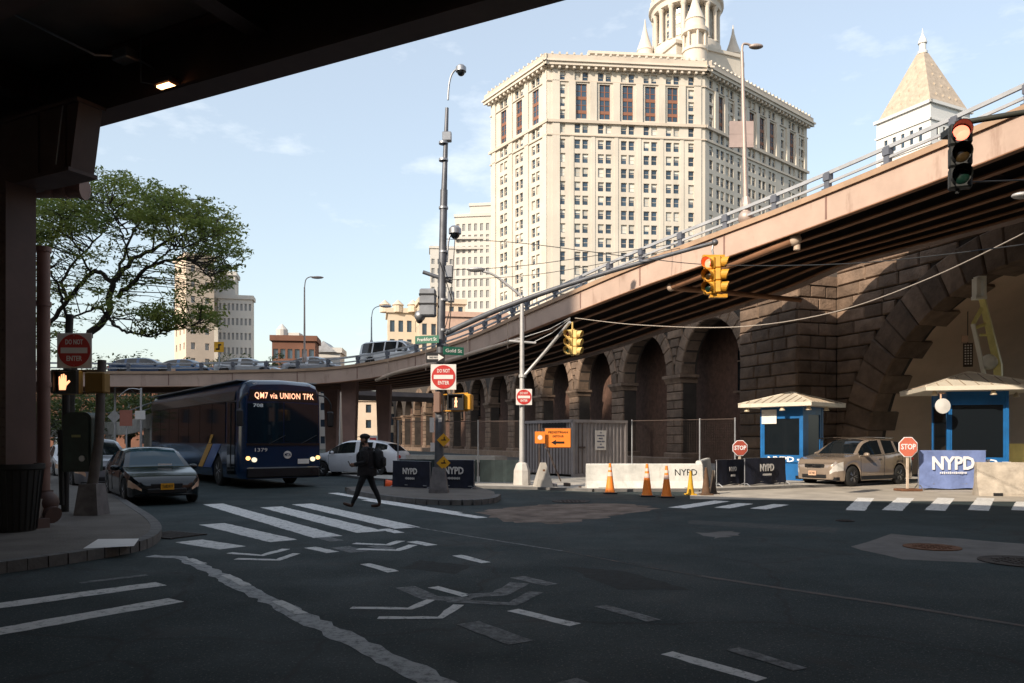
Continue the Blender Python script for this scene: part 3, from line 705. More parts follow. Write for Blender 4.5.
for i in range(nv):
    a = -math.pi / 2 + (i + .5) * da
    obj('voussoir', W1 if i % 2 else W2, None, via, loc=(BA[0], 0, BA[1]), rot=(0, a, 0))
for i in range(0):   # jamb quoins under the springing, far side
    z0 = BA[1] - (i + 1) * .7; obj('voussoir', SM[i], None, via, loc=(BA[0] - BA[2] - .6, .35, z0 + .35), scale=(1.2, .9 if i % 2 else 1.5, .66))
# arcade: piers, capitals, arch rings
blk = [MB().cbox((0, 0, 0), (1.9 - .03, 1.1, .58), bev=.05).mesh('pier_stone', M_STONE), MB().cbox((0, 0, 0), (.95 - .03, 1.1, .58), bev=.05).mesh('pier_stone', M_STONE)]
cap = MB(); cap.ext([(-1.0, -.1, 5.35), (-1.0, -.14, 5.45), (-1.0, -.28, 5.68), (-1.0, -.28, 5.9), (-1.0, 1.1, 5.9), (-1.0, 1.1, 5.35)], (2.0, 0, 0)); cap.box(-1.15, 1.15, -.3, 1.15, 5.7, 5.9); capm = cap.mesh('capital', M_STONE)
plm = MB().cbox((0, .6, .4), (2.3, 1.6, .8), bev=.08).mesh('plinth', M_STONE)
sda = math.pi / 13
WS = wedge(AR, AR + .85, sda, -.1, .9, 'arch_stone')
for k, c in enumerate(PC):
    obj('plinth', plm, None, via, loc=(c, 0, 0)); obj('capital', capm, None, via, loc=(c, 0, 0))
    for j in range(8):
        z = .8 + j * .57 + .285
        if k < 8 and j % 2:
            for e in (-.475, .475): obj('pier_stone', blk[1], None, via, loc=(c + e, .48, z), scale=(1, 1, .555 / .6))
        else: obj('pier_stone', blk[0], None, via, loc=(c, .48, z), scale=(1, 1, .555 / .6))
for (c, r_, zs) in ops[1:]:
    if c > -100:
        for i in range(13):
            a = -math.pi / 2 + (i + .5) * sda; obj('arch_stone', WS, None, via, loc=(c, 0, zs), rot=(0, a, 0))
# spandrel courses over the arcade, as far as the joints can be told apart
for i in range(9):
    z0 = 6.0 + i * .58
    for (c, lo, hi) in [((PC[k] if k >= 0 else -5.4), 0, 0) for k in range(0, 5)]:
        R2 = AR + .85; zz = max(0, z0 - AZ); hw = math.sqrt(max(0, R2 * R2 - zz * zz))
        xl, xr = c - 4.1 + hw, c + 4.1 - hw
        if xr - xl > .3: course(xl, xr, z0, z0 + .58, 1.2, 2.2, y=-.04)
# infill behind the arcade: brick wall with tall dark windows
t = MB(); arch = []
t.quad((-125, 2.6, 0), (-5.4, 2.6, 0), (-5.4, 2.6, ZT), (-125, 2.6, ZT)); obj('infill_wall', t, M_BRICK, via)
for c in [-11.5] + [c - 4.1 for c in PC[:9]]:
    t = MB(); t.cbox((c, 2.56, 5.9), (1.5, .1, 2.4)); t.lathe([(.75, -.05), (.75, .05)], 16, c=(c, 2.56, 7.1), axis='y'); w = obj('window', t, M_GLASS_DK, via)
    t = MB(); t.cbox((c, 2.5, 5.9), (.08, .06, 3.2)); t.cbox((c, 2.5, 6.6), (1.5, .06, .08)); t.cbox((c, 2.45, 4.66), (1.8, .3, .12)); obj('window_bar', t, M_STONE, w)
# low parapet steps at the base of the arcade, pale where the sun reaches
t = MB(); t.box(-120, -12.3, -2.4, -.5, 0, .5); obj('base_course', t, M_STONE, via)

# ================================================================== WALL ADDED FOR SUNLIT GROUND, AND FENCE BEHIND THE ISLAND
lw0, lw1 = P(338, 440, 38), P(497, 440, 33); d_ = V((lw1.x - lw0.x, lw1.y - lw0.y, 0)); L_ = d_.length
low = thing('sunlit_ground_wall', 'long low pale wall added for a strip of sunlit ground, behind the barricades by the pole', 'wall', (lw0.x, lw0.y, 0), math.atan2(d_.y, d_.x))
t = MB(); t.box(0, L_, 0, .3, 0, .68); obj('wall_body', t, M_STEEL_DK, low)
t = MB(); t.box(-.05, L_ + .05, -.25, .7, .68, .95); obj('coping', t, M_CONC, low)  # pale coping stands in for a sunlit strip of ground farther off
f0, f1 = G(398, 484), G(520, 486); d_ = V((f1.x - f0.x, f1.y - f0.y, 0)); L_ = d_.length
fen = thing('construction_fence', 'tall wire construction fence with dark green screen along its foot', 'fence', (f0.x, f0.y, 0), math.atan2(d_.y, d_.x))
for i in range(4):
    t = MB(); x = L_ * i / 3; t.cyl((x, 0, 0), (x, 0, 2.35), .03, n=8); t.box(x - .35, x + .35, -.25, .25, 0, .06); obj('post', t, M_RAIL, fen)
M_SCREEN = mat('green_screen_fabric', (0.02, 0.03, 0.031), 0.9, var=0.25, scale=3, bump=0.4, bscale=5)
for i in range(3):
    t = MB(); n = 10; a = L_ * i / 3 + .05; b = L_ * (i + 1) / 3 - .05
    for j in range(n):
        x = [a + (b - a) * (j + e) / n for e in (0, 1)]; y = [.03 * math.sin((j + e) * 2.1 + i) for e in (0, 1)]
        t.ext([(x[0], y[0], .12), (x[1], y[1], .12), (x[1], y[1], .92), (x[0], y[0], .92)], (0, .012, 0), caps=True)
    obj('screen', t, M_SCREEN, fen)
    t = MB(); t.tube([(a, 0, 2.3), (b, 0, 2.3)], .018, 6)
    for j in range(1, 40): x = a + (b - a) * j / 40; t.tube([(x, 0, .9), (x, 0, 2.3)], .0022, 3, caps=False)
    for j in range(1, 24): z = .9 + 1.4 * j / 24; t.tube([(a, 0, z), (b, 0, z)], .0022, 3, caps=False)
    obj('wire_panel', t, M_STEEL_DK, fen)
f0, f1 = G(632, 478), G(735, 482); d_ = V((f1.x - f0.x, f1.y - f0.y, 0)); L_ = d_.length
fen2 = thing('wire_fence', 'thin wire fence on two slim posts behind the white barrier', 'fence', (f0.x, f0.y, 0), math.atan2(d_.y, d_.x))
for i in range(3):
    t = MB(); x = L_ * (0, .68, 1)[i]; t.cyl((x, 0, 0), (x, 0, 2.5), .032, n=8); obj('post', t, M_RAIL, fen2)
t = MB(); t.tube([(0, 0, 2.45), (L_, 0, 2.45)], .018, 6)
for j in range(1, 60): x = L_ * j / 60; t.tube([(x, 0, .1), (x, 0, 2.45)], .0022, 3, caps=False)
for j in range(1, 36): z = .1 + 2.3 * j / 36; t.tube([(0, 0, z), (L_, 0, z)], .0022, 3, caps=False)
obj('wire_panel', t, M_STEEL_DK, fen2)

# ================================================================== FAR BUILDINGS
def facade(mb, p0, u, W, z0, z1, ops, depth, m=0, n=None):
    """wall with real openings (ua, ub, za, zb); u unit vector along the wall, n outward normal"""
    us = sorted(set([0.0, W] + [o[0] for o in ops] + [o[1] for o in ops])); zs = sorted(set([z0, z1] + [o[2] for o in ops] + [o[3] for o in ops]))
    import bisect
    hole = set()
    for (a, b, c, d) in ops:
        for i in range(bisect.bisect_left(us, a), bisect.bisect_left(us, b)):
            for j in range(bisect.bisect_left(zs, c), bisect.bisect_left(zs, d)): hole.add((i, j))
    q = lambda x, z, k=0.0: (p0[0] + u[0] * x - n[0] * k, p0[1] + u[1] * x - n[1] * k, z)
    for i in range(len(us) - 1):
        j = 0
        while j < len(zs) - 1:
            if (i, j) in hole: j += 1; continue
            j0 = j
            while j < len(zs) - 1 and (i, j) not in hole: j += 1
            mb.quad(q(us[i], zs[j0]), q(us[i + 1], zs[j0]), q(us[i + 1], zs[j]), q(us[i], zs[j]), m)
    for (a, b, c, d) in ops:
        mb.quad(q(a, c), q(b, c), q(b, c, depth), q(a, c, depth), m); mb.quad(q(a, d), q(b, d), q(b, d, depth), q(a, d, depth), m)
        mb.quad(q(a, c), q(a, d), q(a, d, depth), q(a, c, depth), m); mb.quad(q(b, c), q(b, d), q(b, d, depth), q(b, c, depth), m)
def win_mesh(w, h, blind=0.0, frame=None, rows=1, name='window'):
    t = MB(); fr = frame or M_TAN_T
    t.box(-w / 2, w / 2, -.02, .02, -h / 2, h / 2, 0)
    for k in range(rows + 1): z = -h / 2 + h * k / rows; t.box(-w / 2, w / 2, -.10, -.02, z - .07, z + .07, 1)
    t.box(-w / 2, w / 2, -.07, -.02, -.06, .06, 1) if rows == 1 else None
    for e in (-1, 1): t.box(e * (w / 2 - .06) - .06, e * (w / 2 - .06) + .06, -.09, -.02, -h / 2, h / 2, 1)
    if rows > 1:
        for k in range(1, rows, 2): z = -h / 2 + h * k / rows; t.box(-w / 2, w / 2, -.14, -.021, z - .42, z + .42, 1)
        t.box(-.12, .12, -.12, -.02, -h / 2, h / 2, 1)
    if blind: t.box(-w / 2 + .1, w / 2 - .1, -.04, -.02, h / 2 - h * blind, h / 2 - .05, 2)
    return t.mesh(name, [M_WIN, fr, M_BLIND], fix=False)

muni = thing('municipal_building', 'huge cream stone office block with a columned tower and spires on its roof', 'building', (9.5, 206, 0))
MO = V((9.5, 206, 0))
ZC = 103.0
A_, B_, L_p, R_p = V((9.5, 206, 0)), V((52, 210, 0)), V((-6.2, 229.5, 0)), V((93, 246, 0))
def wdir(a, b): d = V((b.x - a.x, b.y - a.y, 0)); return d.normalized(), d.length
WM = {}
for nm, (w, h, bl, fr, rows) in {'pane_a': (1.6, 2.45, 0, None, 1), 'pane_b': (1.6, 2.45, .35, None, 1), 'pane_c': (1.6, 2.45, .62, None, 1), 'pane_d': (1.6, 2.45, .9, None, 1), 'tall': (2.9, 9.2, 0, M_WINF, 5)}.items():
    WM[nm] = win_mesh(w, h, bl, fr, rows)
rb = random.Random(11)
rows_z = [84.3, 80.1] + [80.1 - 3.72 * k for k in range(1, 15)]
def muni_face(a, b, n, bays, tall, low_z, rows_extra):
    u, W = wdir(a, b); ops_ = []; spots = []
    def pane(uc, zc): ops_.append((uc - .8, uc + .8, zc - 1.225, zc + 1.225)); spots.append((uc, zc, rb.choice(['pane_a', 'pane_a', 'pane_a', 'pane_b', 'pane_b', 'pane_c', 'pane_d'])))
    for f, k in bays:
        uc = f * W; offs = (-1.05, 1.05) if k == 2 else (0,)
        for z in [98.0] + [z for z in rows_z if z > low_z]:
            for o_ in offs: pane(uc + o_, z)
        if f in tall: ops_.append((uc - 1.45, uc + 1.45, 86.9, 96.1)); spots.append((uc, 91.5, 'tall'))
        elif rows_extra:
            for z in (88.3, 91.6, 94.9):
                for o_ in offs: pane(uc + o_, z - .4)
    mb = MB(MO); facade(mb, a, u, W, 0, ZC - 3.2, ops_, .55, 0, n); obj('wall', mb, M_TAN, muni, fix=False)
    ang = math.atan2(u.y, u.x)
    if math.sin(ang) * n.x - math.cos(ang) * n.y < 0: ang += math.pi
    for (uc, zc, k) in spots:
        p = a + u * uc - n * .45 - MO; obj('window', WM[k], None, muni, loc=(p.x, p.y, zc), rot=(0, 0, ang))
    # bands, pilasters, cornice with dentils and balustrade
    def band(z, h, pr, m=M_TAN_T, name='belt_course'):
        t = MB(MO); c0 = a + n * pr; c1 = b + n * pr
        t.ext([(a.x, a.y, z), (b.x, b.y, z), (c1.x + u.x * pr * .9, c1.y + u.y * pr * .9, z), (c0.x - u.x * pr * .9, c0.y - u.y * pr * .9, z)], (0, 0, h)); obj(name, t, m, muni)
    band(85.55, .75, .6); band(82.2, .35, .35); band(96.5, .35, .3)
    band(99.8, .5, .8); band(100.2, .8, 1.7, M_TAN_P, 'cornice'); band(101, .5, 2.1, M_TAN_P, 'cornice'); band(101.5, 1.5, 1.5, M_TAN_T, 'parapet')
    dm = MB(); dm.box(-.35, .35, -1.5, 0, 99.45, 100.2); dmesh = dm.mesh('dentil', M_TAN_T); k = int(W / 1.9)
    t = MB(MO)
    for i in range(k):
        p = a + u * (W * (i + .5) / k)
        q = [p - u * .3, p + u * .3, p + u * .3 + n * 1.45, p - u * .3 + n * 1.45]; t.ext([(x.x, x.y, 99.5) for x in q], (0, 0, .7))
        q = [p - u * .25 + n * .9, p + u * .25 + n * .9, p + u * .25 + n * 1.62, p - u * .25 + n * 1.62]; t.ext([(x.x, x.y, 103.0) for x in q], (0, 0, .55))
    obj('dentil_row', t, M_TAN_P, muni, kind='stuff')
    return u, W
nf = V((0.094, -0.9956, 0)); nl = V((-0.83, -0.557, 0)).normalized(); nr = V((0.66, -0.751, 0)).normalized()
fb = [(.09, 1), (.21, 2), (.357, 2), (.503, 2), (.647, 2), (.79, 2), (.91, 1)]
u, W = muni_face(A_, B_, nf, fb, [.21, .357, .503, .647, .79], 38, True)
def pil(a, u, n, x, z0, z1, w=.9, pr=.45, name='pilaster'):
    p = a + u * x; q = [p - u * w, p + u * w, p + u * w + n * pr, p - u * w + n * pr]; t = MB(MO); t.ext([(v_.x, v_.y, z0) for v_ in q], (0, 0, z1 - z0)); obj(name, t, M_TAN, muni)
for f in (.15, .284, .43, .575, .719, .85): pil(A_, u, nf, f * W, 86.3, 96.5)
for f in (.05, .95): pil(A_, u, nf, f * W, 20, 99.8, 1.0, .3)
for f in (.15, .284, .43, .575, .719, .85): pil(A_, u, nf, f * W, 20, 82.2, .5, .16)
u, W = muni_face(A_, L_p, nl, [(.2, 2), (.48, 2), (.76, 2)], [.2, .48, .76], 38, True)
for f in (.04, .34, .62, .93): pil(A_, u, nl, f * W, 20, 99.8, .9, .35)
u, W = muni_face(B_, R_p, nr, [(.05, 1), (.13, 2), (.215, 2), (.30, 1), (.42, 2), (.52, 2), (.62, 2), (.73, 1), (.83, 2), (.93, 2)], [.13, .42, .52, .62, .83], 52, True)
for f in (.09, .175, .26, .37, .47, .57, .67, .78, .88, .975): pil(B_, u, nr, f * W, 86.3, 96.5, .8, .45)
# back sides and roof so that the block is solid
t = MB(MO); bk1, bk2_ = V((10, 262, 0)), V((72, 276, 0))
for a, b in ((L_p, bk1), (bk1, bk2_), (bk2_, R_p)): t.quad((a.x, a.y, 0), (b.x, b.y, 0), (b.x, b.y, 100), (a.x, a.y, 100))
t.add([(p.x, p.y, 101.5) for p in (A_, B_, R_p, bk2_, bk1, L_p)], [(0, 1, 2, 3, 4, 5)]); obj('rear_wall', t, M_TAN, muni, fix=False)
# roof-top storeys
TC = V((53.5, 240, 0))
def rot_box(mb, c, hx, hy, z0, z1, ang):
    ca, sa = math.cos(ang), math.sin(ang); pts = [(c.x + ca * x - sa * y, c.y + sa * x + ca * y, z0) for x, y in ((-hx, -hy), (hx, -hy), (hx, hy), (-hx, hy))]; mb.ext(pts, (0, 0, z1 - z0))
t = MB(MO); rot_box(t, V((34, 226, 0)), 13, 7, 101.5, 109.5, .09); rot_box(t, V((34, 226, 0)), 13.5, 7.5, 109.5, 110.2, .09); obj('penthouse', t, M_TAN_P, muni)
t = MB(MO); rot_box(t, V((78, 242, 0)), 14, 5, 101.5, 106, .72); obj('penthouse', t, M_OFFW, muni)
# tower
t = MB(MO); rot_box(t, TC, 11.5, 11.5, 101.5, 116, .4); rot_box(t, TC, 12, 12, 116, 117, .4); obj('tower_base', t, M_TAN, muni)
lw = lambda prof, n=32: MB(MO).lathe(prof, n, c=TC)
obj('tower_drum', lw([(8.2, 117), (8.2, 137)]), M_TAN, muni, smooth=30)
obj('tower_ring', lw([(10.6, 117), (10.6, 120.4), (10, 121), (8, 121)]), M_TAN_P, muni, smooth=30)
obj('tower_entablature', lw([(8, 131.4), (10.4, 131.4), (10.6, 132.8), (11.3, 133.2), (11.3, 134.2), (10.2, 134.6), (10.2, 136.2), (8, 136.2)]), M_TAN_P, muni, smooth=30)
cm = MB(); cm.lathe([(.95, 0), (.95, .7), (.72, .9), (.66, 18.6), (.8, 19.2), (1.0, 20), (1.0, 21)], 10); cmesh = cm.mesh('tower_column', M_TAN_P, smooth=40)
tw = win_mesh(1.3, 2.0, 0, M_TAN_T, 1)
for i in range(16):
    a = 2 * math.pi * i / 16 + .1; p = TC + V((math.cos(a) * 9.5, math.sin(a) * 9.5, 121)) - MO; obj('tower_column', cmesh, None, muni, loc=p, scale=(1, 1, .5))
    t = MB(); t.lathe([(.7, 0), (.7, 1.2), (.35, 1.4), (.5, 2.2), (.1, 3.4)], 8); obj('pinnacle', t, M_TAN_P, muni, loc=(p.x * 1 + math.cos(a) * .9, p.y + math.sin(a) * .9, 134.2)) if i % 2 == 0 else None
    a += math.pi / 16
    for z in (123.6, 127, 130.0):
        p = TC + V((math.cos(a) * 8.24, math.sin(a) * 8.24, z)) - MO
        if math.sin(a) < .2: obj('window', tw, None, muni, loc=p, rot=(0, 0, a + math.pi / 2))
obj('upper_drum', lw([(6.4, 136.2), (6.4, 149), (7.6, 149.3), (7.6, 150.5), (6, 151), (4.6, 155), (4.6, 161), (5.2, 161.5), (3.2, 165), (1.2, 169), (.6, 175), (.1, 179)], 24), M_TAN_P, muni, smooth=30)
# four corner turrets
def turret(c, z0, k, name='turret'):
    t = MB(MO); t.lathe([(3.1 * k, z0 - 8), (3.1 * k, z0 + 3), (3.4 * k, z0 + 3.2), (3.4 * k, z0 + 4), (2.4 * k, z0 + 4), (2.4 * k, z0 + 8), (3.5 * k, z0 + 8.3), (3.5 * k, z0 + 9.4), (2.7 * k, z0 + 9.6), (2.5 * k, z0 + 12), (2.7 * k, z0 + 12.2), (1.3 * k, z0 + 16), (.5 * k, z0 + 19), (.08, z0 + 22)], 14, c=c)
    for i in range(8):
        a = i * math.pi / 4; t.cyl((c.x + 2.9 * k * math.cos(a), c.y + 2.9 * k * math.sin(a), z0 + 4), (c.x + 2.9 * k * math.cos(a), c.y + 2.9 * k * math.sin(a), z0 + 8.2), .38 * k, n=6)
    obj(name, t, M_TAN_P, muni, smooth=35)
p_ = P(645, 60, 238); turret(V((p_.x, p_.y, 0)), 108, .95)
p_ = P(733, 60, 246); turret(V((p_.x, p_.y, 0)), 110.5, 1.0)
p_ = P(695, 60, 222); turret(V((p_.x, p_.y, 0)), 108.5, 1.1)

# ------------------------------------------------------------------ courthouse tower with gilded pyramid
cc = V((161, 300, 0)); cu_, cv_ = V((-.447, .894, 0)), V((.894, .447, 0))
ct = thing('courthouse_tower', 'white stone tower with a gold pyramid roof and lantern, behind the ramp', 'building', (cc.x, cc.y, 0))
SZ = 24.0; ZE = 132.0
for (d0, n_) in ((cu_, -cv_), (cv_, -cu_)):
    ops_ = []; sp = []
    for i in range(5):
        x = SZ * (.18 + .16 * i); ops_.append((x - .75, x + .75, 118.0, 123.5)); sp.append((x, 120.75))
        for z in (112, 106, 100): ops_.append((x - .7, x + .7, z - 1.2, z + 1.2))
    mb = MB(cc); facade(mb, cc, d0, SZ, 60, ZE, ops_, .7, 0, n_); obj('wall', mb, M_WHITE, ct, fix=False)
    for (a, b, c, d) in ops_:
        q = cc + d0 * ((a + b) / 2) - n_ * .5 - cc; t = MB(); t.box(-(b - a) / 2, (b - a) / 2, -.05, .05, -(d - c) / 2, (d - c) / 2); obj('window', t, M_WIN, ct, loc=(q.x, q.y, (c + d) / 2), rot=(0, 0, math.atan2(d0.y, d0.x)))
    t = MB(cc)
    for (z, h, pr) in ((125, .7, .5), (131.4, 1.2, .9), (115.5, .5, .4)):
        a = cc - d0 * pr; b = cc + d0 * (SZ + pr); t.ext([(a.x, a.y, z), (b.x, b.y, z), (b.x + n_.x * pr, b.y + n_.y * pr, z), (a.x + n_.x * pr, a.y + n_.y * pr, z)], (0, 0, h))
    obj('belt_course', t, M_WHITE, ct)
ctr = cc + (cu_ + cv_) * (SZ / 2)
def sq(h, z, c=ctr): return [(c + cu_ * a * h + cv_ * b * h).to_tuple()[:2] + (z,) for a, b in ((-1, -1), (1, -1), (1, 1), (-1, 1))]
t = MB(cc); a, b = sq(SZ / 2 - .3, ZE + .6), sq(1.6, 158); t.add(a + b, [(0, 1, 5, 4), (1, 2, 6, 5), (2, 3, 7, 6), (3, 0, 4, 7), (4, 5, 6, 7)]); rf = obj('pyramid_roof', t, mat('gilded_tile', (0.42, 0.34, 0.26), 0.6, 0.0, var=0.2, scale=0.6, bump=0.3, bscale=2), ct)
t = MB(cc)
for row in range(4):
    f = .16 + .2 * row; k = 4 - row
    for i in range(k):
        for (ua, va) in ((0, 1), (1, 0)):
            h = (SZ / 2 - .3) * (1 - f) + 1.6 * f; z = (ZE + .6) * (1 - f) + 158 * f; s_ = ((i + .5) / k * 2 - 1) * h * .8
            p = ctr + (cu_ * (-h) + cv_ * s_ if ua == 0 else cu_ * s_ + cv_ * (-h)); t.cbox((p.x, p.y, z), (.55, .55, .9))
obj('dormer', t, mat('gold_leaf', (0.5, 0.41, 0.31), 0.5, 0.1, var=0), rf, kind='stuff')
t = MB(cc); t.lathe([(1.9, 158), (1.9, 159), (1.3, 159), (1.3, 162), (1.7, 162.2), (1.7, 162.8), (1.1, 164.5), (.35, 166), (.1, 168.5)], 12, c=ctr); obj('lantern', t, M_WHITE, ct, smooth=35)

# ------------------------------------------------------------------ other far blocks
def block(name, label, c, ang, w, dp, z0, z1, m, cols, rowh, ww, wh, top=0, roof=True, group=None, parent=None, winm=None):
    """c = nearest corner (2D). Faces: along direction ang (right-hand face) and ang+90 (left-hand face)"""
    root = parent or thing(name, label, 'building', (c[0], c[1], 0), 0, group)
    o = V((c[0], c[1], 0)) if parent is None else V(parent.location)
    cV = V((c[0], c[1], 0)); ur = V((math.cos(ang), math.sin(ang), 0)); ul = V((-math.sin(ang), math.cos(ang), 0))
    for (d0, W, n_, k) in ((ur, w, -ul, cols[0]), (ul, dp, -ur, cols[1])):
        ops_ = []; t2 = MB(o)
        nr_ = int((z1 - z0 - top) / rowh)
        for j in range(nr_):
            for i in range(k):
                x = W * (i + .5) / k; z = z0 + (j + .55) * rowh; ops_.append((x - ww / 2, x + ww / 2, z - wh / 2, z + wh / 2))
        mb = MB(o); facade(mb, cV, d0, W, z0 if parent else 0, z1, ops_, .35, 0, n_); obj('wall', mb, m, root, fix=False)
        for (a, b, c_, d_) in ops_:
            p = cV + d0 * a - n_ * .3; q = cV + d0 * b - n_ * .3; t2.quad((p.x, p.y, c_), (q.x, q.y, c_), (q.x, q.y, d_), (p.x, p.y, d_))
        if ops_: obj('window_panes', t2, winm or M_WIN, root, fix=False, kind='stuff')
    b = cV + ur * w; e = b + ul * dp; f = cV + ul * dp; t = MB(o)
    t.quad((b.x, b.y, 0), (e.x, e.y, 0), (e.x, e.y, z1), (b.x, b.y, z1)); t.quad((e.x, e.y, 0), (f.x, f.y, 0), (f.x, f.y, z1), (e.x, e.y, z1)); obj('rear_wall', t, m, root, fix=False)
    t = MB(o); k = .35
    ring = [cV - ur * k - ul * k, b + ur * k - ul * k, e + ur * k + ul * k, f - ur * k + ul * k]; t.ext([(p.x, p.y, z1 - .1) for p in ring], (0, 0, .9)); obj('roof', t, m, root)
    return root
M_BW = mat('far_white_stone', (0.52, 0.495, 0.46), 0.9, var=0.08, scale=0.1); M_BT = mat('far_tan_brick', (0.58, 0.47, 0.37), 0.9, var=0.12, scale=0.15)
M_BC = mat('far_cream', (0.60, 0.50, 0.38), 0.9, var=0.1, scale=0.2); M_BR = mat('far_red_brick', (0.17, 0.078, 0.05), 0.9, var=0.2, scale=0.3); M_PALEW = mat('far_pane_pale', (0.25, 0.25, 0.25), 0.3, var=0)
def ztop(py, d): return CH + (HY - py) / FPX * d
def xat(px, d): return (px - CXP) / FPX * d
# tan tower behind the tree with a white set-back slab beside it
b1 = block('apartment_tower', 'tall tan tower behind the overhanging tree branches', (xat(186, 170), 170), R(38), 6, 9, 0, ztop(256, 170), M_BT, (2, 3), 3.4, .9, 1.5, winm=M_PALEW)
b2 = block('office_tower', 'white stepped tower right of the tan tower, beyond the ramp', (xat(218, 180), 180), R(12), 7.5, 4, 0, ztop(352 - 54, 180), M_BW, (8, 2), 3.4, .5, 1.6, winm=M_PALEW)
block('x', '', (xat(207, 181), 181), R(12), 6.2, 6, ztop(320, 181), ztop(274, 181), M_BW, (3, 3), 3.4, 1.0, 1.5, parent=b2)
block('x', '', (xat(209, 183.5), 183.5), R(12), 6, 8, ztop(320, 183), ztop(305, 183), M_BW, (5, 3), 3.4, .8, 1.5, parent=b2)
b3 = block('brick_building', 'dark red brick building with arched windows and roof tank, low on the skyline', (xat(272, 130), 130), R(8), 7.0, 6, 0, ztop(340, 130), M_BR, (6, 4), 2.45, .8, 1.6)
t = MB((xat(272, 130), 130, 0)); c = V((xat(282, 133), 133, 0)); t.lathe([(1.0, 18), (1.0, 20.4), (.1, 21.4)], 12, c=c); t.cbox((xat(294, 134), 134, 18.6), (2.4, 2.4, 2.6)); obj('roof_tank', t, M_BW, b3)
b4 = block('low_building', 'small grey gabled building low on the skyline beside the lamp post', (xat(312, 140), 140), R(5), 5, 6, 0, ztop(352, 140), M_BW, (4, 3), 3, .8, 1.3)
t = MB((xat(312, 140), 140, 0)); x0 = xat(313, 140); t.ext([(x0 - .4, 139.7, 17.4), (x0 + 4.2, 139.7, 17.4), (x0 + 1.9, 139.7, 19.4)], (0, 6, 0)); obj('gable', t, M_RAIL, b4)
# cream ornate buildings left of the signal pole
b5 = block('ornate_building', 'cream ornate building with turrets behind the white van', (xat(388, 150), 150), R(10), 6.5, 9, 0, ztop(312, 150), M_BC, (4, 4), 3.6, .9, 2.2)
t = MB((xat(388, 150), 150, 0))
for px in (385, 398, 413): c = V((xat(px, 150.5), 150.5, 0)); t.lathe([(1.0, ztop(312, 150)), (1.0, ztop(312, 150) + 1.2), (1.2, ztop(312, 150) + 1.4), (.1, ztop(312, 150) + 2.4)], 10, c=c)
obj('turret', t, M_BC, b5, smooth=30)
b6 = block('ornate_building', 'taller cream stone building half hidden by the signal pole boxes', (xat(420, 145), 145), R(14), 8.5, 8, 0, ztop(302, 145), M_BC, (5, 4), 3.4, .9, 2.1)
b6b = block('low_building', 'plain pinkish low block behind the ramp railing right of the pole', (xat(446, 140), 140), R(10), 11, 10, 0, ztop(316, 140), mat('far_pink_brick', (0.52, 0.35, 0.27), 0.9, var=0.1), (0, 0), 3.4, .9, 2.1)
# white towers left of the municipal building
b7 = block('office_tower', 'pale white tower with dark vertical window strips, left of the huge cream block', (xat(455, 260), 260), R(-8), 14, 10, 0, ztop(217, 260), M_BW, (7, 3), 3.7, 1.0, 2.4, winm=M_PALEW)
t = MB((xat(455, 260), 260, 0)); 
for z in (ztop(250, 260), ztop(240, 260)): t.box(xat(454, 259), xat(495, 259), 258.6, 259.4, z, z + .8)
obj('belt_course', t, M_BW, b7)
block('x', '', (xat(470, 262), 262), R(-8), 10, 8, ztop(225, 262), ztop(206, 262), M_BW, (0, 0), 3.7, 1, 2.4, parent=b7)
b8 = block('office_tower', 'hazy white block furthest back, partly hidden by the tall signal pole', (xat(430, 300), 300), R(6), 14, 10, 0, ztop(248, 300), M_BW, (6, 3), 3.6, 1.2, 2.0, winm=M_PALEW)
# unseen blocks added out of frame to shade the ramp, cut skylight, darken reflections
for (x, y, w, dp, h, m, lab) in ((-74, -21, 46, 22, 70, M_BT, 'unseen tall block added to shade the left end of the ramp'), (-60, -33.9, 10.1, 20, 76, M_BT, 'unseen slender tower shaped to shade the middle of the ramp'), (-34, -45, 43, 20, 22, M_BR, 'unseen block added behind the left pavement to cut skylight'),
                                 (30, -58, 18, 50, 25, M_BT, 'unseen block added behind the crossing to cut skylight'), (60, -42, 54, 26, 28, M_BR, 'unseen block added right of the ramp to darken the bus windscreen'), (-62, 45, 40, 33, 30, M_BR, 'unseen block added beyond the left end of the ramp to darken bus window reflections')):
    block('shade_block', lab, (x, y), R(90), w, dp, 0, h, m, (int(w / 3.4), int(dp / 3.4)), 3.1, 1.3, 1.6)
# ================================================================== SIGNS AND SIGNALS
def do_not_enter(px, py, d, size, label, rz=0.0, lettering=True):
    p = P(px, py, d); s = size
    o = thing('do_not_enter_sign', label, 'road sign', (p.x, p.y, p.z), rz)
    t = MB(); t.cbox((0, 0, 0), (s, .012, s), bev=.004); obj('sign_plate', t, M_OFFW, o)
    t = MB(); t.lathe([(s * .465, -.004), (s * .465, .004)], 36, c=(0, -.012, 0), axis='y'); obj('red_disc', t, M_RED, o)
    t = MB(); t.cbox((0, -.019, 0), (s * .76, .006, s * .16)); obj('white_bar', t, M_OFFW, o)
    text('sign_lettering', 'DO NOT', s * .20, M_OFFW, o, (0, -.018, s * .235), wid=s * .50, bold=.02); text('sign_lettering', 'ENTER', s * .20, M_OFFW, o, (0, -.018, -s * .235), wid=s * .44, bold=.02)
    for z in (-.42, .42):
        t = MB(); t.lathe([(.012, -.006), (.012, .006)], 8, c=(0, -.01, s * z), axis='y'); obj('bolt', t, M_RAIL, o)
    return o
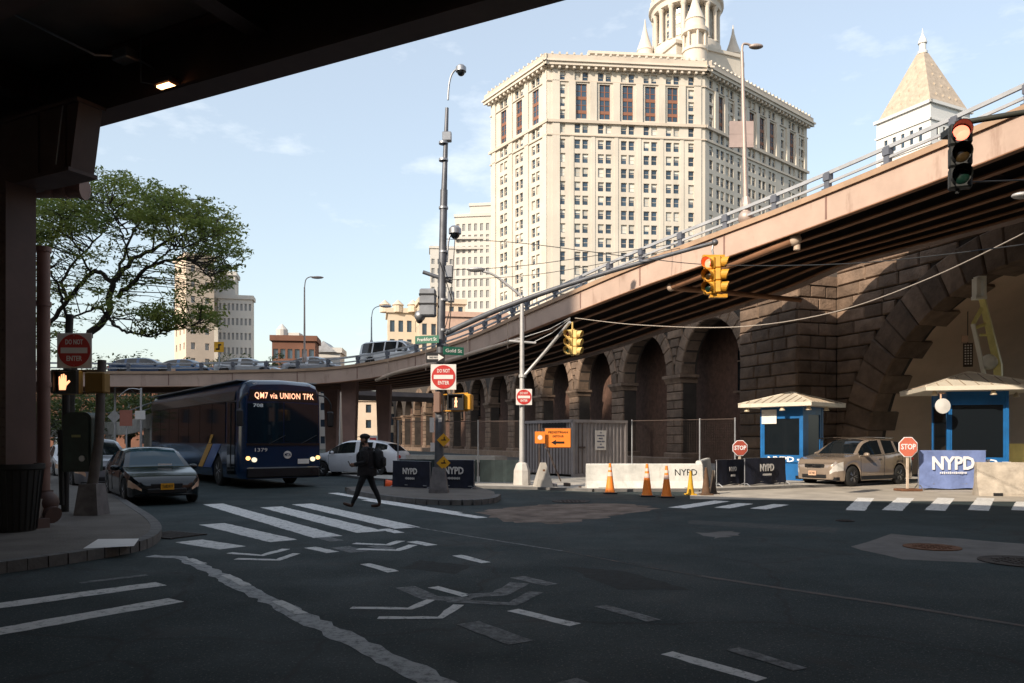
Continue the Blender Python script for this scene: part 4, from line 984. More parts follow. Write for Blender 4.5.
def signal_head(parent, loc, rz, lit=None, body=M_YEL, s=1.0, n=3, visor=None):
    """one face of a traffic signal, front towards local -y"""
    head = bpy.data.objects.new('signal_head', None); col.objects.link(head); head.parent = parent; head.location = loc; head.rotation_euler = (0, 0, rz)
    for i in range(n):
        z = -(i - (n - 1) / 2) * .285 * s
        t = MB(); t.cbox((0, .07 * s, z), (.27 * s, .16 * s, .275 * s), bev=.02 * s); obj('section', t, body, head)
        t = MB(); r_ = .115 * s
        k = 14; a0, a1 = R(-55), R(235)
        pts = [(r_ * math.cos(a0 + (a1 - a0) * j / k), r_ * math.sin(a0 + (a1 - a0) * j / k)) for j in range(k + 1)]
        for th in (0, .008):
            for (x0, z0), (x1, z1) in zip(pts, pts[1:]):
                f = 1 + th / r_; ln0 = .19 * s * (.55 + .45 * max(0, (z0 / r_ + 1) / 2)); ln1 = .19 * s * (.55 + .45 * max(0, (z1 / r_ + 1) / 2))
                t.quad((x0 * f, 0, z + z0 * f), (x1 * f, 0, z + z1 * f), (x1 * f, -ln1, z + z1 * f), (x0 * f, -ln0, z + z0 * f))
        obj('visor', t, visor or body, head, smooth=60, fix=False)
        m = MAT_LENS[i] if lit != i else MAT_LIT[i]
        t = MB(); t.lathe([(.10 * s, -.012), (.085 * s, -.03 * s), (.04 * s, -.042 * s), (.002, -.045 * s)], 18, c=(0, 0, z), axis='y'); obj('lens', t, m, head, smooth=60)
    return head
MAT_LENS = [mat('lens_red_off', (0.03, 0.006, 0.006), 0.25, var=0), mat('lens_amber_off', (0.03, 0.018, 0.006), 0.25, var=0), mat('lens_green_off', (0.005, 0.02, 0.014), 0.25, var=0)]
MAT_LIT = [mat('lens_red_lit', (0.8, 0.1, 0.08), 0.3, var=0, emit=(1.0, 0.16, 0.09), es=3.2)] + [MAT_LENS[1], MAT_LENS[2]]
def street_sign(px, py, d, w, h, words, m, mt, label, rz, name='street_sign', cat='street sign'):
    p = P(px, py, d); o = thing(name, label, cat, (p.x, p.y, p.z), rz)
    t = MB(); t.cbox((0, 0, 0), (w, .015, h), bev=.004); obj('sign_plate', t, m, o)
    if words: text('sign_lettering', words, h * .62, mt, o, (0, -.012, 0), wid=w * .8, bold=.01)
    return o
def ped_signal(px, py, d, w, label, rz, hand, dark=True):
    """two-part pedestrian signal: lit symbol at the left, housing; front towards local -y"""
    p = P(px, py, d); o = thing('pedestrian_signal', label, 'crossing signal', (p.x, p.y, p.z), rz)
    t = MB(); t.cbox((0, .1, 0), (w, .2, w), bev=.02); obj('housing', t, M_YEL, o)
    t = MB()
    for (x0, x1, z0, z1) in ((-.5, .5, .42, .5), (-.5, .5, -.5, -.42), (-.5, -.42, -.42, .42), (.42, .5, -.42, .42)): t.box(x0 * w, x1 * w, -.12, -.001, z0 * w, z1 * w)
    obj('hood', t, M_YEL if not dark else M_BLACK, o)
    t = MB(); t.cbox((0, -.006, 0), (w * .84, .01, w * .84)); obj('display', t, M_BLACK, o)
    glow = mat('lit_hand', (0.9, 0.4, 0.2), 0.4, var=0, emit=(1.0, 0.42, 0.20), es=1.6)
    t = MB(); k = w * .8; y = -.017
    if hand:
        t.ext([(x * k - .12 * w, y, z * k) for x, z in ((-.2, -.42), (.12, -.42), (.16, -.2), (.36, .02), (.30, .1), (.16, .0), (.16, .34), (.10, .36), (.08, .08), (.06, .42), (-.01, .42), (-.02, .08), (-.05, .40), (-.11, .38), (-.11, .06), (-.16, .3), (-.22, .26), (-.22, -.1))], (0, .008, 0))
    else:
        t.ext([(x * k, y, z * k) for x, z in ((-.06, .2), (.06, .2), (.12, 0), (.06, -.05), (.09, -.4), (.02, -.4), (0, -.15), (-.05, -.4), (-.12, -.4), (-.07, -.05), (-.12, 0))], (0, .008, 0)); t.lathe([(.07 * k, -.004), (.07 * k, .004)], 12, c=(0, y + .004, .3 * k), axis='y')
    obj('lit_symbol', t, glow, o)
    return o
def cone(px, py, h, m, label, bands=True, tilt=0.0, group=None):
    g = G(px, py); o = thing('traffic_cone', label, 'traffic cone', (g.x, g.y, 0), 0, group)
    t = MB(); t.cbox((0, 0, .02), (.40 * h / .9, .40 * h / .9, .045), bev=.01); obj('base', t, M_BLACK if m is M_ORANGE else m, o)
    t = MB(); k = h / .9; t.lathe([(.155 * k, .04), (.13 * k, .12 * k), (.035 * k, .88 * k), (.035 * k, .90 * k)], 20); obj('shell', t, m, o, smooth=40, rot=(tilt, tilt, 0))
    if bands:
        for z0, z1 in ((.52, .64), (.70, .78)):
            r = lambda z: (.13 + (.035 - .13) * (z - .12) / .76) * k + .004
            t = MB(); t.lathe([(r(z0), z0 * k), (r(z1), z1 * k)], 20); obj('reflective_band', t, mat('cone_band', (0.72, 0.50, 0.42), 0.4, var=0.05) if m is M_ORANGE else m, o, smooth=60)
    return o

# ------------------------------------------------------------------ main signal pole with camera arm (centre)
PD = 22.3; pb = G(438.5, 496.5, .13); pb = V((P(439, 440, PD).x, PD, .13))
mp_ = thing('signal_pole', 'tall weathered signal pole on the traffic island, camera arm at its top', 'pole', (pb.x, pb.y, pb.z))
def pt(px, py, d=PD): return P(px, py, d) - pb
t = MB(); t.tube([(0, 0, .6), pt(441, 330), pt(444, 190)], [.135, .118, .105], 14); t.tube([pt(444, 192), pt(447, 108)], [.085, .05], 12); obj('shaft', t, M_POLE_DK, mp_, smooth=40)
t = MB(); t.ext([(-.27, -.27, 0), (.27, -.27, 0), (.27, .27, 0), (-.27, .27, 0)], (0, 0, .1)); b = [(-.25, -.25, .1), (.25, -.25, .1), (.25, .25, .1), (-.25, .25, .1)]; c = [(x * .68, y * .68, .72) for x, y, _ in b]
t.add(b + c, [(0, 1, 5, 4), (1, 2, 6, 5), (2, 3, 7, 6), (3, 0, 4, 7), (4, 5, 6, 7)]); obj('base', t, mat('cast_base_grey', (0.16, 0.15, 0.15), 0.7, 0.2, var=0.3, scale=5), mp_)
t = MB()
for y_ in (143, 160, 208, 252, 300, 330, 345): q = pt(443.5, y_); t = MB(); t.lathe([(.135, -.03), (.135, .03)], 14, c=q); obj('clamp_band', t, M_RAIL, mp_, smooth=40)

t = MB(); t.tube(catmull([pt(448, 100), pt(449, 85), pt(452, 74), pt(458, 68), pt(462, 68)], 4), .028, 8); obj('camera_arm', t, M_RAIL, mp_, smooth=50)
def dome_cam(q, s=1.0):
    t = MB(); t.lathe([(.09 * s, .16 * s), (.15 * s, .1 * s), (.15 * s, -.02 * s)], 16, c=q); o = obj('camera_housing', t, M_RAIL, mp_, smooth=40); t = MB(); t.ball(q + V((0, 0, -.03 * s)), .115 * s, 10); obj('camera_dome', t, M_GLASS_DK, mp_, smooth=60)
dome_cam(pt(461, 71)); dome_cam(pt(455, 233), 1.2)
t = MB(); t.tube(catmull([pt(447, 262), pt(448, 245), pt(450, 236), pt(456, 229)], 4), .028, 8); obj('camera_arm', t, M_RAIL, mp_, smooth=50)
for (x, y, w, h) in ((447, 137, .26, .26), (449, 272, .22, .35), (451, 297, .18, .3)):
    t = MB(); t.cbox(pt(x, y), (w, .2, h), bev=.02); obj('equipment_box', t, M_RAIL, mp_)
t = MB(); t.tube([pt(423, 272), pt(452, 282)], .055, 10); obj('cross_arm', t, M_POLE_DK, mp_, smooth=50)
q = pt(428, 303); t = MB(); t.cbox(q, (.46, .36, .78), bev=.04); bxo = obj('equipment_cabinet', t, mat('cabinet_grey', (0.24, 0.25, 0.27), 0.55, 0.3, var=0.2, scale=4), mp_)
for dz in (.22, -.05): t = MB(); t.cbox(q + V((0, 0, dz)), (.48, .38, .05)); obj('cabinet_strap', t, M_BLACK, bxo)
t = MB(); t.ball(pt(420, 316), .16); obj('camera_dome', t, M_RAIL, mp_, smooth=60); t = MB(); t.ball(pt(419.5, 320), .1); obj('camera_lens', t, M_BLACK, mp_, smooth=60)
t = MB(); t.tube([pt(440, 262, 22.1), pt(452, 300, 22.1), pt(449, 330, 22.1)], .015, 6); t.tube([pt(455, 238, 22.2), pt(453, 270, 22.1), pt(450, 310, 22.1), pt(444, 332, 22.1)], .013, 6); obj('cable', t, M_BLACK, mp_)
for (x, y, w, h) in ((432.5, 425, .13, .42), (440, 408, .12, .2), (440.5, 420, .1, .12), (433, 447, .12, .25)):
    t = MB(); t.cbox(pt(x, y) + V((0, -.14, 0)), (w, .006, h)); obj('sticker', t, M_OFFW, mp_)
# the curved mast arm that carries the yellow signal
arm = catmull([pt(446, 333), P(500, 309, 21.4) - pb, P(570, 284, 20.3) - pb, P(640, 263, 19.2) - pb, P(715, 242.5, 18.0) - pb], 6)
t = MB(); t.tube(arm, [.085 - .04 * i / (len(arm) - 1) for i in range(len(arm))], 12); t.ball(P(715, 242.5, 18) - pb, .075); obj('mast_arm', t, M_POLE_DK, mp_, smooth=50)
do_not_enter(443.5, 377, PD - .22, .72, 'red and white do not enter sign on the tall pole in the middle')
street_sign(427, 339.5, PD - .15, .95 * .78, .22, 'Frankfort St', M_GREEN, M_OFFW, 'green street name sign on the left of the tall pole', R(-18))
street_sign(453.5, 351, PD - .2, .62, .23, 'Gold St', M_GREEN, M_OFFW, 'green street name sign reading Gold St on the tall pole', R(24))
ow = street_sign(435.5, 357.5, PD - .26, .52, .28, None, M_BLACK, M_OFFW, 'black one way arrow sign above the do not enter sign', 0, 'one_way_sign', 'road sign')
t = MB(); t.ext([(x, -.012, z) for x, z in ((-.23, .045), (.08, .045), (.08, .10), (.24, 0), (.08, -.10), (.08, -.045), (-.23, -.045))], (0, .004, 0)); obj('arrow', t, M_OFFW, ow)
text('sign_lettering', 'ONE WAY', .075, M_BLACK, ow, (-.06, -.016, 0), wid=.26, bold=.02)
for (y_, s_) in ((439, .19), (462, .20)):
    p = P(443.5, y_ + 1, PD - .17); o = thing('warning_diamond', 'upper small yellow diamond plate on the tall pole' if y_ < 450 else 'lower small yellow diamond plate on the tall pole', 'road sign', (p.x, p.y, p.z), R(8))
    t = MB(); t.ext([(0, 0, -s_), (s_, 0, 0), (0, 0, s_), (-s_, 0, 0)], (0, .012, 0)); obj('sign_plate', t, mat('diamond_yellow', (0.72, 0.36, 0.02), 0.5, var=0.1), o)
    t = MB(); t.cbox((0, -.004, 0), (.14, .006, .03)); t.cbox((.02, -.004, .05), (.03, .006, .08)); obj('pictogram', t, M_BLACK, o)
ps = ped_signal(456, 402, PD - .35, .46, 'yellow pedestrian signal with a lit walking figure on the tall pole', R(-6), False)
t = MB(); t.cbox((.32, .26, 0), (.2, .5, .46), bev=.03); obj('side_housing', t, M_YEL, ps); t = MB(); t.tube([(-.5, .25, .22), (.3, .25, .26)], .02, 6); t.tube([(-.5, .25, -.24), (.3, .25, -.24)], .02, 6); obj('bracket', t, M_YEL, ps)
t = MB(); t.cbox((-.56, .22, -.0), (.2, .3, .6), bev=.03); obj('junction_case', t, mat('case_brown', (0.2, 0.12, 0.09), 0.6, var=0.1), ps)
# yellow two-way signal hanging from the mast arm
p = P(714, 276, 18); ts = thing('traffic_signal', 'yellow traffic signal with a lit red lens hanging from the long mast arm', 'traffic light', (p.x, p.y, p.z))
signal_head(ts, (-.13, -.05, .0), R(-42), 0, M_YEL, 1.0, visor=M_YEL); signal_head(ts, (.16, .0, .03), R(72), None, M_YEL, 1.0)
t = MB(); t.cbox((.03, .1, .0), (.14, .16, .95), bev=.02); t.cbox((0, .06, .46), (.5, .14, .06)); t.cbox((.1, .02, -.46), (.4, .14, .08)); obj('spine', t, M_YEL, ts)
t = MB(); t.tube([(.0, .05, .48), (-.03, .05, .62), (.0, .03, .78)], .025, 6); obj('hanger', t, M_RAIL, ts)

# ------------------------------------------------------------------ second pole: lamp arm, bracketed signal
D2 = 27.0; q2 = P(522, 440, D2); q2.z = .08
p2 = thing('lamp_pole', 'slim silver lamp pole with a braced signal arm, beside the grey container', 'pole', q2)
def p2t(px, py, d=D2): return P(px, py, d) - q2
t = MB(); t.tube([(0, 0, .5), p2t(522, 296)], [.10, .07], 14); obj('shaft', t, M_GALV, p2, smooth=40)
t = MB(); t.lathe([(.30, 0), (.28, .5), (.2, .72), (.12, .78)], 8); obj('base', t, mat('cast_base_pale', (0.5, 0.47, 0.43), 0.8, var=0.2), p2)
t = MB(); t.tube(catmull([p2t(522, 297), p2t(510, 287), p2t(494, 275), p2t(482, 271)], 5), [.045] * 15 + [.035], 8); obj('lamp_arm', t, M_GALV, p2, smooth=50)
t = MB(); t.ball(p2t(476, 269.5), (.32, .14, .09)); obj('lamp_head', t, M_GALV, p2, smooth=60)
t = MB(); t.tube([p2t(523, 377), p2t(545, 352), p2t(570, 322, 25.6)], .055, 10); obj('bracket_arm', t, M_GALV, p2, smooth=50)
t = MB(); t.tube([p2t(509, 341), p2t(536, 343)], .04, 8); obj('cross_arm', t, M_GALV, p2); t = MB(); t.tube([p2t(534, 342), p2t(552, 333), p2t(570, 319, 25.6)], .014, 6); obj('stay', t, M_GALV, p2); t = MB(); t.tube([p2t(512, 341), p2t(550, 329), p2t(570, 318, 25.6)], .014, 6); obj('stay', t, M_GALV, p2); t = MB(); t.lathe([(.13, -.05), (.13, .05)], 12, c=p2t(522.5, 376)); obj('clamp_band', t, M_GALV, p2)
do_not_enter(524, 397, D2 - .18, .55, 'smaller do not enter sign on the slim silver pole')
p = P(572.5, 342, 25.6); ts = thing('traffic_signal', 'pale yellow traffic signal on the braced arm of the silver pole', 'traffic light', (p.x, p.y, p.z))
MY2 = mat('signal_pale_yellow', (0.66, 0.47, 0.17), 0.5, var=0.12, scale=6)
signal_head(ts, (-.13, -.02, 0), R(-40), None, MY2, .95); signal_head(ts, (.18, 0, -.02), R(60), None, MY2, .95)
t = MB(); t.cbox((.02, .1, 0), (.12, .14, .88), bev=.02); t.tube([(0, .05, .42), (0, 0, .66)], .03, 8); obj('spine', t, MY2, ts)

# ------------------------------------------------------------------ dark signal at upper right on its own arm
p = P(961, 155, 12.0); ts = thing('traffic_signal', 'dark traffic signal with a glowing red lens at the upper right, against the ramp', 'traffic light', (p.x, p.y, p.z))
MDK = mat('signal_black', (0.014, 0.015, 0.014), 0.6, var=0.2)
signal_head(ts, (0, 0, 0), R(-22), 0, MDK, 1.18, visor=MDK); t = MB(); t.cbox((.03, .3, .46), (.2, .3, .1)); t.tube([(0, .1, -.48), (0, .1, -.56)], .03, 8); obj('bracket', t, MDK, ts)
bp = V((13.5, 11.0, 0)); ap_ = thing('mast_arm_pole', 'signal mast arm reaching in from the right edge', 'pole', bp)
t = MB(); t.tube([(0, 0, 0), (0, 0, 7.2)], [.13, .1], 12); obj('shaft', t, M_POLE_DK, ap_, smooth=40)
a0 = P(955, 124, 12.3) - bp; t = MB(); t.tube(catmull([a0, P(1024, 112.5, 12) - bp, (-2.5, .3, 6.95), (0, 0, 7.0)], 5), .045, 10); obj('mast_arm', t, mat('arm_dark_olive', (0.03, 0.03, 0.022), 0.6, var=0.1), ap_, smooth=50)
t = MB(); t.tube([P(968, 182, 12.2) - bp, P(1024, 180, 12.2) - bp, (0, 0, 5.6)], .012, 6); obj('cable', t, M_BLACK, ap_)
t = MB(); t.ball(P(1022, 195.5, 17) - bp, (.22, .16, .07)); t.tube([P(1022, 195, 17) - bp, P(1040, 190, 17) - bp, (0, 0, 6.3)], .02, 6); obj('lamp', t, M_GALV, ap_, smooth=60)

# ------------------------------------------------------------------ ramp lamp posts
def ramp_lamp(px, pyb, pyt, d, arm_px, arm_py, label, m, panels=False, r=.09, wobble=0):
    b = P(px, pyb, d); o = thing('street_lamp', label, 'street lamp', b, 0, 'lamp posts on the ramp')
    f = lambda x, y: P(x, y, d) - b
    t = MB(); t.tube([(0, 0, 0), f(px - wobble, pyt + 10)], [r, r * .6], 10); obj('shaft', t, m, o, smooth=50)
    t = MB(); t.lathe([(r * 2, 0), (r * 2, .25), (r * 1.3, .5)], 8); obj('base', t, m, o)
    t = MB(); t.tube(catmull([f(px - wobble, pyt + 12), f(px - wobble + (arm_px - px) * .12, pyt + 3), f((px - wobble + arm_px) / 2, pyt - (pyt - arm_py) * .5), f(arm_px - .0, arm_py)], 5), r * .45, 8); obj('arm', t, m, o, smooth=50)
    s = d / 30
    t = MB(); t.ball(f(arm_px + (4 if arm_px > px else -4) * min(1, 28 / d), arm_py + .5), (.28 * min(1.3, s), .12, .08)); obj('lamp_head', t, m, o, smooth=60)
    if panels:
        for i, yy in enumerate((128, 141)):
            t = MB(); t.cbox(f(736.5, yy), (.45, .06, .42)); obj('sign_panel', t, mat('panel_grey_pink', (0.42, 0.33, 0.30), 0.6, 0.2, var=0.15), o); t = MB(); t.cbox(f(748, yy), (.34, .06, .42)); obj('sign_panel', t, MATS['panel_grey_pink'], o)
    return o
M_POLEP = mat('pole_pinkish', (0.42, 0.34, 0.30), 0.5, 0.3, var=0.12)
o = ramp_lamp(746, 213, 42, 24.8, 752, 46, 'lamp post with two small panels, rising from the ramp before the huge building', M_POLEP, True, .085, 4)
t = MB(); t.ball((0, .0, -.15), .25); t.tube([(-.12, 0, -.1), (-.14, 0, -.9)], .05, 8); t.tube([(.12, 0, -.1), (.14, 0, -.9)], .05, 8); obj('bracket', t, M_POLEP, o, smooth=50)
ramp_lamp(304.5, 362, 277, 45, 315, 277, 'tall thin lamp post on the left stretch of the ramp', M_POLEP, False, .065)
ramp_lamp(371.5, 348, 307, 50, 384, 306, 'short looking lamp post behind the white van on the ramp', M_RAIL, False, .06)
# yellow warning sign on the ramp
p = P(219, 347, 50); o = thing('warning_sign', 'yellow curve arrow sign on the ramp in front of the white tower', 'road sign', p)
t = MB(); t.cbox((0, 0, 0), (.62, .03, .66)); obj('sign_plate', t, MATS['diamond_yellow'], o); t = MB(); t.cbox((0, -.02, .0), (.1, .01, .36)); t.cbox((-.08, -.02, -.14), (.24, .01, .1)); t.cbox((.05, -.02, .14), (.2, .01, .1)); obj('arrow', t, M_BLACK, o); t = MB(); t.cyl((0, .04, -1.4), (0, .04, .45), .05, n=8); obj('post', t, M_RAIL, o)

# ------------------------------------------------------------------ overhead wires
def wire(pts, label, m, r=.012):
    c = catmull(pts, 8); t = MB(c[0]); t.tube(c, r, 5); tag(obj('overhead_wire', t, m, loc=c[0]), label, 'wire')
M_WIREL = mat('wire_pale', (0.42, 0.36, 0.30), 0.5, var=0); M_WIRED = mat('wire_dark', (0.03, 0.03, 0.03), 0.5, var=0)
wire([P(575, 318, 25.5), P(640, 325, 24), P(735, 327, 22), P(830, 313, 19.5), P(930, 278, 16.5), P(1060, 215, 13)], 'pale sagging wire from the silver pole arm to the right edge', M_WIREL, .011)
wire([P(446, 239, 22.2), P(520, 243, 21), P(640, 258, 19), P(720, 265, 18), P(860, 263, 15), P(1060, 240, 12)], 'dark wire running right from the top of the tall pole', M_WIRED, .010)
wire([P(445, 270, 22.2), P(520, 266, 23), P(620, 252, 25), P(700, 240, 28)], 'upper thin dark wire from the tall pole towards the ramp', M_WIRED, .010)
wire([P(446, 280, 22.2), P(540, 274, 23), P(640, 256, 25), P(690, 246, 27)], 'lower thin dark wire from the tall pole towards the ramp', M_WIRED, .009)

# ------------------------------------------------------------------ left corner: sign, signals, cabinet, pole, bin
do_not_enter(74.5, 350.5, 15.85, .71, 'pinkish do not enter sign on the left corner under the dark roadway')
DL = 15.6; b = P(92, 440, DL); b.z = .14
lp_ = thing('signal_post', 'leaning grey signal post with square base on the left corner', 'pole', b)
f = lambda x, y, d=DL: P(x, y, d) - b
t = MB(); t.tube([(0, 0, .55), f(99, 440), f(102, 360)], [.10, .09, .08], 12); obj('shaft', t, mat('post_dark_grey', (0.12, 0.105, 0.095), 0.6, 0.3, var=0.25, scale=4), lp_, smooth=40)
t = MB(); bb = [(-.24, -.24, 0), (.24, -.24, 0), (.24, .24, 0), (-.24, .24, 0)]; c = [(x * .72, y * .72, .62) for x, y, _ in bb]; t.add(bb + c, [(0, 1, 5, 4), (1, 2, 6, 5), (2, 3, 7, 6), (3, 0, 4, 7), (4, 5, 6, 7), (3, 2, 1, 0)]); obj('base', t, MATS['cast_base_grey'], lp_)
t = MB(); t.tube([f(66, 371), f(102, 371)], .03, 8); t.tube([f(62, 394), f(100, 392)], .025, 8); obj('cross_bar', t, mat('bar_brown', (0.14, 0.08, 0.04), 0.6, var=0.1), lp_, smooth=50)
o = ped_signal(66.5, 382, 15.4, .47, 'pedestrian signal with a lit orange hand on the left corner', R(4), True)
t = MB(); t.cbox((.52, .16, 0), (.38, .3, .42), bev=.03); obj('side_housing', t, mat('housing_dim_yellow', (0.22, 0.12, 0.02), 0.6, var=0.15), o)
b = P(65, 440, 16.2); b.z = .14
cp = thing('cabinet_post', 'thin dark post carrying a signal cabinet on the left corner', 'pole', b)
t = MB(); t.tube([(0, 0, 0), (.02, 0, 2.4), (.1, 0, 4.1)], .075, 10); t.tube([P(60, 430, 16) - b, P(62, 505, 16.0) - b + V((0, 0, .0))], .05, 8); obj('shaft', t, M_BLACK, cp, smooth=40)
q = P(83, 442, 15.9); cb = thing('signal_cabinet', 'dark green metal signal cabinet with rounded top, hung on a post', 'cabinet', q)
t = MB(); n = 8; w, h = .29, .60
pr = [(-w, 0, -h), (w, 0, -h), (w, 0, h - .15)] + [(w - .15 + .15 * math.cos(a), 0, h - .15 + .15 * math.sin(a)) for a in [math.pi / 2 * i / 5 for i in range(1, 6)]] + [(-w + .15 - .15 * math.sin(a), 0, h - .15 + .15 * math.cos(a)) for a in [math.pi / 2 * i / 5 for i in range(6)]]
t.ext([(x, -.22, z) for x, _, z in pr], (0, .44, 0)); obj('housing', t, mat('cabinet_green', (0.018, 0.035, 0.03), 0.5, var=0.3, scale=4), cb)
t = MB(); t.ext([(x * .86, -.245, z * .88) for x, _, z in pr], (0, .02, 0)); dr = obj('door', t, MATS['cabinet_green'], cb)
t = MB(); t.cbox((.0, -.255, .12), (.18, .008, .05)); obj('door_label', t, mat('label_olive', (0.25, 0.25, 0.1), 0.6, var=0), dr); t = MB(); t.lathe([(.06, -.01), (.06, .01)], 14, c=(.12, -.255, -.33), axis='y'); obj('door_lock', t, M_RAIL, dr)
b = P(15, 440, 12.8); b.z = .14; bn = thing('litter_bin', 'large dark tapered litter bin at the left edge of the pavement', 'bin', b)
t = MB(); t.lathe([(.30, 0), (.40, 1.0), (.43, 1.02), (.43, 1.10), (.38, 1.10), (.36, .95)], 24); obj('body', t, mat('bin_black', (0.012, 0.012, 0.011), 0.7, var=0.3, scale=8), bn, smooth=40)
t = MB()
for i in range(24): a = 2 * math.pi * i / 24; t.tube([(.31 * math.cos(a), .31 * math.sin(a), .03), (.405 * math.cos(a), .405 * math.sin(a), 1.0)], .008, 4)
obj('rib', t, M_BLACK, bn, kind='stuff')

# ------------------------------------------------------------------ barricades with banners
def barricade(pa, pb_, h, m, label, words, wid, mt, sub=True, clear=.12, group='police barricades'):
    """pa, pb_: ground points of the two feet; banner hung over a steel rail frame, front towards the camera"""
    a, b = V(pa), V(pb_); d = V((b.x - a.x, b.y - a.y, 0)); L = d.length; mid = (a + b) / 2
    o = thing('police_barricade', label, 'barricade', (mid.x, mid.y, 0), math.atan2(d.y, d.x), group)
    for e in (-1, 1):
        t = MB(); x = e * (L / 2 - .04); t.tube([(x, 0, .05), (x, 0, h)], .02, 8); t.tube([(x, -.33, 0), (x, -.1, .16), (x, .1, .16), (x, .33, 0)], .016, 6); obj('leg', t, M_RAIL, o, smooth=50)
    t = MB(); t.tube([(-L / 2, 0, h), (L / 2, 0, h)], .02, 8); t.tube([(-L / 2, 0, .2), (L / 2, 0, .2)], .016, 8); obj('rail', t, M_RAIL, o, smooth=50)
    t = MB(); nx, nz = 18, 6; rr = random.Random(words + label); ph = rr.uniform(0, 6)
    vs = []; 
    for j in range(nz + 1):
        for i in range(nx + 1):
            x = -L / 2 + .03 + (L - .06) * i / nx; z = clear + (h + .015 - clear) * j / nz
            k = 1 - j / nz
            vs.append((x, -.035 - .025 * k * (math.sin(x * 7 + ph) + .6 * math.sin(x * 17 + z * 6 + ph)), z - .015 * math.sin(x * 5 + ph) * k))
    t.add(vs, [(j * (nx + 1) + i, j * (nx + 1) + i + 1, (j + 1) * (nx + 1) + i + 1, (j + 1) * (nx + 1) + i) for j in range(nz) for i in range(nx)])
    t.add([(x, y + .075, z) for x, y, z in vs], [(j * (nx + 1) + i, (j + 1) * (nx + 1) + i, (j + 1) * (nx + 1) + i + 1, j * (nx + 1) + i + 1) for j in range(nz) for i in range(nx)])
    t.add(vs[-(nx + 1):] + [(x, y + .075, z) for x, y, z in vs[-(nx + 1):]], [(i, i + 1, nx + 2 + i, nx + 1 + i) for i in range(nx)])
    bn_ = obj('banner', t, m, o, smooth=60, fix=False)
    text('banner_lettering', words, wid * .42, mt, bn_, (0, -.085, h * .67), wid=wid, bold=.035)
    if sub:
        t = MB()
        for i in range(14): t.cbox((-wid * .3 + wid * .6 * i / 13, -.085, h * .44), (wid * .028, .006, .05 * (1 + .3 * (i % 3))))
        obj('small_print', t, mt, bn_, kind='stuff')
    return o
M_LET = mat('banner_white', (0.62, 0.60, 0.58), 0.6, var=0.1, scale=8); M_LETW = mat('banner_bright_white', (0.8, 0.8, 0.82), 0.6, var=0.05)
barricade(G(393, 490.5), G(431, 492.5), .95, M_NAVY, 'navy police banner barricade left of the tall pole', 'NYPD', .62, M_LET)
barricade(G(436, 491.5), G(475, 493), 1.0, M_NAVY, 'navy police banner barricade half behind the tall pole base', 'NYPD', .72, M_LET)
barricade(G(716, 489), G(745, 486.5), .95, M_NAVY, 'narrow navy police barricade in front of the stop sign near the booth', 'NYPD', .48, M_LET)
barricade(G(744, 488.5), G(785, 486), 1.0, M_NAVY, 'wide navy police barricade left of the silver car', 'NYPD', .8, M_LET)
barricade(G(917.5, 490.0), G(986, 490.0), 1.28, M_BANBLUE, 'bright blue police banner barricade beside the right stop sign', 'NYPD', 1.38, M_LETW, clear=.05)

# ------------------------------------------------------------------ stop signs
def stop_sign(px, py, d, r, label, zbase, m, post=True):
    p = P(px, py, d); o = thing('stop_sign', label, 'road sign', (p.x, p.y, zbase), R(6)); h = p.z - zbase
    for (k, mm, y, nm) in ((1.0, M_LETW, 0, 'sign_border'), (.92, m, -.012, 'sign_plate')):
        t = MB(); t.ext([(r * k * math.cos(R(22.5 + 45 * i)), y - .006, h + r * k * math.sin(R(22.5 + 45 * i))) for i in range(8)], (0, .012, 0)); obj(nm, t, mm, o)
    text('sign_lettering', 'STOP', r * .72, M_LETW, o, (0, -.022, h), wid=r * 1.45, bold=.02)
    if post:
        t = MB(); t.cbox((0, .03, h * .5), (.09, .03, h), bev=.008); obj('post', t, mat('post_pale', (0.55, 0.45, 0.36), 0.6, var=0.12), o); t = MB(); t.cbox((0, .0, .04), (.7, .5, .08), bev=.02); obj('base', t, M_RUST, o)
    return o
stop_sign(908, 447, 24.9, .345, 'faded stop sign on a pale movable post by the silver car', 0, mat('stop_faded', (0.62, 0.17, 0.11), 0.5, var=0.1))
stop_sign(740, 448, 27.2, .29, 'dark red stop sign peeking over the police barricades', 0, mat('stop_dark', (0.36, 0.07, 0.045), 0.6, var=0.15))
# ------------------------------------------------------------------ cones
cone(610, 493.5, .92, M_ORANGE, 'orange traffic cone furthest left, at the left end of the white barrier', True)
cone(647, 496.5, .94, M_ORANGE, 'orange traffic cone left of the close pair before the white barrier', True)
cone(666.5, 497.5, .90, M_ORANGE, 'orange traffic cone right of the close pair before the white barrier', True)
cone(690.5, 495, .72, mat('cone_yellow', (0.55, 0.30, 0.02), 0.6, var=0.2, scale=8), 'dull yellow cone by the right end of the white barrier', False)
cone(706, 495, .82, mat('cone_dirty', (0.10, 0.055, 0.03), 0.8, var=0.4, scale=8), 'dirty dark cone left of the narrow police barricade', False)
cone(713, 494, .72, mat('cone_dirty2', (0.05, 0.035, 0.025), 0.8, var=0.4, scale=8), 'black grimy cone touching the narrow police barricade', False)
